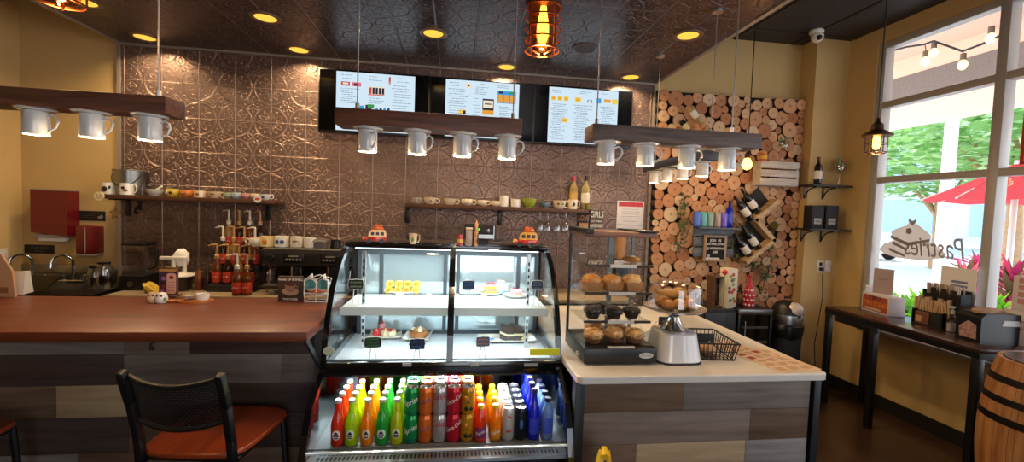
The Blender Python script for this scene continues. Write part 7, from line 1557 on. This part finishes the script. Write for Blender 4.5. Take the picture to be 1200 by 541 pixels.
# ------------------------------------------------------------------ lettering on the window glass
GX = FX0+.044; DEC = leafm('decal_grey', '#f2eeea'); DECD = leafm('decal_dark', '#b8b1ab')
def gp(px, py): v = onX(px, py, GX); return (v.y, v.z)
o = thing('window_decal', 'grey cake on plate decal with Pastries lettering on the window glass', 'window decal', (GX, 3.2, 1.4)); oy, oz = 3.2, 1.4
def dpoly(pix, x0, x1, m): b.prism([(gp(x, y)[0]-oy, gp(x, y)[1]-oz) for x, y in pix], 'X', x0, x1, m)
b = MB(); dpoly([(1030, 292), (1036, 285), (1048, 281), (1044, 272), (1050, 268), (1062, 264), (1066, 260), (1074, 262), (1086, 271), (1091, 276), (1090, 284), (1100, 290), (1108, 297), (1100, 303), (1078, 305), (1052, 302), (1036, 297)], 0, .0015, 0); b.done('decal_base', DEC, o)
b = MB()
dpoly([(1044, 275), (1064, 284), (1089, 280), (1089, 283), (1064, 288), (1044, 279)], -.0016, -.0002, 0); dpoly([(1046, 282), (1063, 291), (1063, 294), (1046, 286)], -.0016, -.0002, 0); dpoly([(1042, 290), (1060, 298), (1060, 301), (1042, 293)], -.0016, -.0002, 0); dpoly([(1062, 268), (1067, 267), (1069, 271), (1066, 274), (1062, 273)], -.0016, -.0002, 0); dpoly([(1064, 258), (1067, 256), (1069, 259), (1073, 257), (1074, 260), (1069, 264)], -.0016, -.0002, 0)
b.done('decal_cake', DECD, o)
yz0 = gp(1060, 297); yz1 = gp(1133, 290); tw_ = abs(yz0[0]-yz1[0])
me = text_mesh('Pastries', .235, extr=.0006, shear=.25); xs_ = [v.co.x for v in me.vertices]; k = tw_/(max(xs_)-min(xs_))
me.transform(Matrix.Diagonal((k, 1, 1, 1))); me.transform(Matrix.Translation((0-.0022+0, (yz0[0]+yz1[0])/2-oy, (yz0[1]+yz1[1])/2-oz+.02)) @ Matrix.Rotation(PI/2, 4, 'Z') @ FRONT)
me.materials.clear(); me.materials.append(DECD); q = bpy.data.objects.new('lettering', me); COL.objects.link(q); q.parent = o
o = thing('window_sign', 'red edged sign at the window beyond the mullion', 'window sign', (GX-.01, 2.44, onX(1197, 193, GX).z)); b = MB(); hz = onX(1197, 118, GX).z-o.location.z; b.bb(-.012, 0, .03, .05, 0, hz); b.bb(-.012, 0, -.40, -.38, 0, hz); b.bb(-.012, 0, -.38, .03, 0, .02); b.bb(-.012, 0, -.38, .03, hz-.02, hz); b.done('red_frame', pm('sign_red', '#d0201e', .5), o); b = MB(); b.bb(-.009, -.003, -.38, .03, .02, hz-.02); b.done('white_panel', PAPER, o)

# ================================================================== OUTSIDE
CONC = pm('pale_paving', '#d9d5cd', .8, noise=.1, nscale=.6); b = MB(); b.bb(XR+.16, 60, -40, 60, -.25, -.12); struct(b.done('ground_outside', CONC))
STU = pm('canopy_stucco', '#e6c3ae', .8); STG = pm('canopy_grey', '#7d746f', .8, noise=.2, nscale=30); STB = pm('canopy_beige', '#e2cdbb', .8)
CXO = 7.2; zb0 = onX(1033, 148, CXO).z; zb1 = onX(1036, 133, CXO).z
b = MB(); b.bb(XR+.155, CXO+.5, -8, 9.3, 4.3, 4.5); struct(b.done('canopy_ceiling', STU))
b = MB(); b.bb(CXO, CXO+.5, -8, 9.3, zb0, zb0+.34, m=1); b.bb(CXO, CXO+.5, -8, 9.3, zb0+.345, zb0+.75, m=0); b.bb(CXO+.01, CXO+.5, -8, 9.3, zb0+.75, 4.299, m=2); struct(b.done('canopy_beam', [STG, STB, STU]))
b = MB(); b.bb(XR+.155, CXO-.005, 8.9, 9.3, zb0+.35, zb0+.8, m=0); b.bb(XR+.155, CXO-.005, 8.9, 9.3, zb0+.8, 4.299, m=1); struct(b.done('canopy_end_beam', [STG, STU]))
# string lights
SX = 5.4; o = thing('string_light', 'cable of warm bulbs under the canopy seen through the window', 'string lights', onX(1040, 75, SX)); oo = o.location.copy()
cab = [onX(x, y, SX) for x, y in ((1036, 62), (1062, 55), (1083, 52), (1094, 48), (1128, 60), (1150, 52), (1180, 38))]; b = MB(); b.tube([c-oo for c in cab], .012, 6); b.done('cable', BLACKM, o)
for x, y, yt in ((1084, 72, 52), (1094, 62, 48), (1128, 76, 60), (1161, 45, 48)):
    v = onX(x, y, SX)-oo; vt = onX(x, yt, SX)-oo; b = MB(); b.ball(v, (.042, .042, .055), 12); b.done('bulb', glow('string_bulb', '#ffd890', 3), o); b = MB(); b.cyl(v+Vector((0, 0, .05)), v+Vector((0, 0, .12)), .026, n=12); b.tube([v+Vector((0, 0, .12)), vt], .006, 5); b.done('socket', pm('socket_bronze', '#5a4632', .5), o)
# lamp post
v = onX(1107, 250, 9.5); o = thing('lamp_post', 'tall white lamp post outside the window', 'lamp post', (8.3, onX(1107, 250, 8.3).y, -.12)); b = MB(); b.lathe([(.22, 0), (.22, .4), (.10, .5), (.085, 4.4), (.15, 4.5), (.15, 4.62)], 20); b.done('post', pm('post_white', '#e6e4e0', .5), o); b = MB(); b.lathe([(.10, 4.62), (.26, 4.8), (.22, 5.2), (.05, 5.4)], 16); b.done('lantern', pm('lantern_pale', '#dcdad4', .4), o)
# building opposite
o = thing('office_building', 'pale blue building with dark windows across the street', 'building', (30, 30, -.12)); b = MB(); b.bb(0, 8, -22, 24, 0, 11); b.done('wall', pm('facade_blue', '#c3d6e6', .7), o)
for k in range(6):
    for j in range(3):
        b = MB(); b.bb(-.05, .0, -18+6*k, -14+6*k, 1.2+3.2*j, 3.4+3.2*j); f_ = b.done('window', pm('facade_window', '#93b3cd', .2), o)
for j in range(4): b = MB(); b.bb(-.25, -.001, -22, 24, .6+3.2*j-.15, .6+3.2*j+.12); b.done('ledge', pm('facade_ledge', '#d2dde6', .7), o)
# car
o = thing('parked_car', 'white car parked across the paving outside', 'car', (20, onX(1030, 262, 20).y+1.5, -.12), R_(90)); b = MB()
b.prism([(-2.2, .35), (-2.25, .75), (-1.5, .95), (1.9, .98), (2.25, .8), (2.2, .35)], 'Y', -.85, .85); b.prism([(-1.0, .95), (-.5, 1.45), (.9, 1.48), (1.7, .97)], 'Y', -.75, .75); b.done('body', pm('car_white', '#e3e4e6', .25), o); b = MB(); [b.prism([(-.85, .99), (-.45, 1.38), (.85, 1.4), (1.45, 1.0)], 'Y', s_*.752, s_*.756) for s_ in (-1, 1)]; b.done('window', pm('car_glass', '#3a4a58', .1), o)
for x in (-1.4, 1.35):
    for s_ in (-1, 1): b = MB(); b.cyl((x, s_*.70, .33), (x, s_*.87, .33), .33, n=24); b.done('wheel', BLACKM, o)
# plants
def leafy(name, label, cat, loc, R, H, n, cols, s, seed, trunk=None, base=0, shape='ball'):
    o = thing(name, label, cat, loc); rd = random.Random(seed); b = MB()
    for k in range(n):
        while True:
            u = Vector((rd.uniform(-1, 1), rd.uniform(-1, 1), rd.uniform(-1, 1)))
            if .35 < u.length < 1: break
        c = Vector((u.x*R, u.y*R, base+H*(.5+.5*u.z))); M_ = Matrix.Rotation(rd.uniform(0, 6.3), 4, 'Z') @ Matrix.Rotation(rd.uniform(-1, 1), 4, 'X'); q = s*rd.uniform(.6, 1.3)
        v = [c+(M_ @ Vector(p)) for p in ((-q, 0, 0), (0, -q*.45, q*.1), (q, 0, 0), (0, q*.45, q*.1))]; b.quad(v, rd.randrange(len(cols)))
    b.done('foliage', cols, o, smooth=False)
    if trunk: b = MB(); b.tube([(0, 0, 0), (.1, .05, base*.5), (-.05, 0, base+H*.4)], [trunk, trunk*.8, trunk*.4], 10); [b.tube([(-.02, 0, base*.8), (R*.5*math.cos(a), R*.5*math.sin(a), base+H*.5)], [trunk*.45, trunk*.15], 7) for a in (0, 1.3, 2.6, 3.9, 5.1)]; b.done('trunk', pm('trunk_tan', '#b58f68', .8, noise=.3, nscale=12), o)
    return o
GRN = [leafm('leaf_green', '#9cc47c'), leafm('leaf_pale', '#c3dcae'), leafm('leaf_mid', '#86b26c')]
leafy('shade_tree', 'pale green tree with spreading crown outside the first window bays', 'tree', (19.0, onX(1104, 180, 19).y, -.12), 4.6, 5.6, 7000, GRN, .22, 1, .16, 2.6)
leafy('shade_tree', 'pale green tree with stout tan trunk behind the red umbrella', 'tree', (12.0, onX(1186, 280, 12).y, -.12), 2.6, 2.5, 3200, GRN, .17, 2, .19, 2.7)
PK = [leafm('leaf_pink', '#d8476a'), leafm('leaf_magenta', '#b83a6a'), leafm('leaf_rose', '#e8808f'), leafm('leaf_olive', '#7a6a4a')]
def spiky(name, label, cat, loc, n, L_, cols, seed, w=.06):
    hz_ = loc[2]+.12; o = thing(name, label, cat, (loc[0], loc[1], -.12)); rd = random.Random(seed); b = MB()
    for k in range(n):
        a = rd.uniform(0, 6.3); e = rd.uniform(.35, 1.45); l = L_*rd.uniform(.6, 1.1); d = Vector((math.cos(a)*math.cos(e), math.sin(a)*math.cos(e), math.sin(e))); s_ = Vector((-math.sin(a), math.cos(a), 0))*w; h0 = Vector((0, 0, hz_*rd.uniform(.55, 1.0)))
        b.quad([h0, h0+d*l*.5-s_, h0+d*l+Vector((0, 0, -.12*l)), h0+d*l*.5+s_], rd.randrange(len(cols)))
    b.done('leaves', cols, o, smooth=False); b = MB(); b.cyl((0, 0, 0), (0, 0, hz_), .04, n=10); b.done('stem', VST, o); return o
for x, y, X, L_, lb in ((1133, 300, 6.4, .42, 'pink leaved ti plant beside the first mullion outside'), (1150, 285, 7.2, .5, 'taller pink leaved ti plant behind the mullion outside'), (1187, 300, 6.2, .42, 'pink leaved ti plant in front of the tan tree trunk')):
    v = onX(x, y+18, X); spiky('ti_plant', lb, 'plant', (X, v.y, v.z-.1), 70, L_, PK, int(x), .04)
LG_ = [leafm('leaf_lime', '#8fd23a'), leafm('leaf_fresh', '#6fb83a')]
for x, y, X, L_, lb in ((1060, 352, 5.2, .26, 'bright green grassy plant outside behind the printed carton'), (1074, 350, 5.6, .26, 'bright green bushy plant outside above the napkin caddy'), (1088, 345, 5.0, .24, 'bright green leafy plant outside beside the white notice'), (1170, 352, 5.2, .26, 'bright green plant outside beyond the mullion, near the boxes')):
    v = onX(x, y, X); spiky('garden_plant', lb, 'plant', (X, v.y, v.z-.05), 60, L_, LG_, int(x), .035)
# red parasol
v = onX(1212, 205, 7.0); ut = onX(1100, 238, 7.0); R0 = abs(ut.y-v.y)*.78
o = thing('patio_umbrella', 'red patio umbrella outside the window', 'umbrella', (6.6, v.y-.1, -.12)); zz_ = ut.z+.12; b = MB(); n = 8; top = (0, 0, zz_+.45); P8 = [(R0*math.cos(2*PI*(i+.0)/n), R0*math.sin(2*PI*(i)/n), zz_) for i in range(n)]
for i in range(n): b.quad([top, P8[i], tuple((Vector(P8[i])+Vector(P8[(i+1) % n]))/2-Vector((0, 0, .03))), P8[(i+1) % n]])
b.done('canopy', leafm('parasol_red', '#dc5a60'), o, smooth=False); b = MB(); b.cyl((0, 0, 0), (0, 0, zz_+.48), .03, n=12); b.done('pole', OFFW, o); b = MB(); b.lathe([(.28, 0), (.28, .06), (.05, .1)], 20); b.done('base', DSTEEL, o)
b = MB(); [b.tube([(0, 0, zz_+.41), P8[i]], .012, 5) for i in range(n)]; b.done('ribs', OFFW, o)

# ================================================================== REST OF THE SHELL AND LIGHT
b = MB(); yb0, yb1 = YB-.1, YB
b.bb(XL-.1, -.1, yb0, yb1, 0, ZC); b.bb(1.95, XR+.15, yb0, yb1, 0, ZC); b.bb(-.1, 1.95, yb0, yb1, 0, .4); b.bb(-.1, 1.95, yb0, yb1, 3.0, ZC); struct(b.done('wall_front', TAN))  # unseen wall; its opening is sized and shifted to steer the daylight
w = bpy.data.worlds.new('sky'); sc.world = w; w.use_nodes = True; nt = w.node_tree; nt.nodes.clear()
tc = nt.nodes.new('ShaderNodeTexCoord'); sp = nt.nodes.new('ShaderNodeSeparateXYZ'); rp_ = nt.nodes.new('ShaderNodeValToRGB'); bg = nt.nodes.new('ShaderNodeBackground'); ou = nt.nodes.new('ShaderNodeOutputWorld')
nt.links.new(tc.outputs['Generated'], sp.inputs[0]); nt.links.new(sp.outputs[2], rp_.inputs[0]); nt.links.new(rp_.outputs[0], bg.inputs[0]); nt.links.new(bg.outputs[0], ou.inputs[0])
rp_.color_ramp.elements[0].position = .0; rp_.color_ramp.elements[0].color = (.95, .97, 1, 1); rp_.color_ramp.elements[1].position = .7; rp_.color_ramp.elements[1].color = (.45, .62, .95, 1)
bg.inputs[1].default_value = 3.1
s = bpy.data.lights.new('sun', 'SUN'); s.energy = 5.0; s.angle = .03; s.color = (1, .96, .9); q = bpy.data.objects.new('sun', s); COL.objects.link(q); q.rotation_euler = (R_(-28), R_(24), 0)
def portal(loc, rot, sx_, sy_):
    l = bpy.data.lights.new('portal', 'AREA'); l.shape = 'RECTANGLE'; l.size = sx_; l.size_y = sy_; l.cycles.is_portal = True; q = bpy.data.objects.new('portal', l); COL.objects.link(q); q.location = loc; q.rotation_euler = rot
portal((XR+.2, .2, 1.93), (0, PI/2, 0), 2.6, 6.8)
portal((.925, YB-.15, 1.7), (PI/2, 0, 0), 2.05, 2.6)
vs = sc.view_settings; vs.view_transform = 'Standard'; vs.look = 'None'; vs.gamma = 1; vs.use_curve_mapping = False; vs.exposure = .3
sc.display_settings.display_device = 'sRGB'
sc.cycles.use_denoising = True; sc.cycles.max_bounces = 8; sc.cycles.transparent_max_bounces = 24; sc.cycles.caustics_reflective = False; sc.cycles.caustics_refractive = False; sc.cycles.sample_clamp_indirect = 6
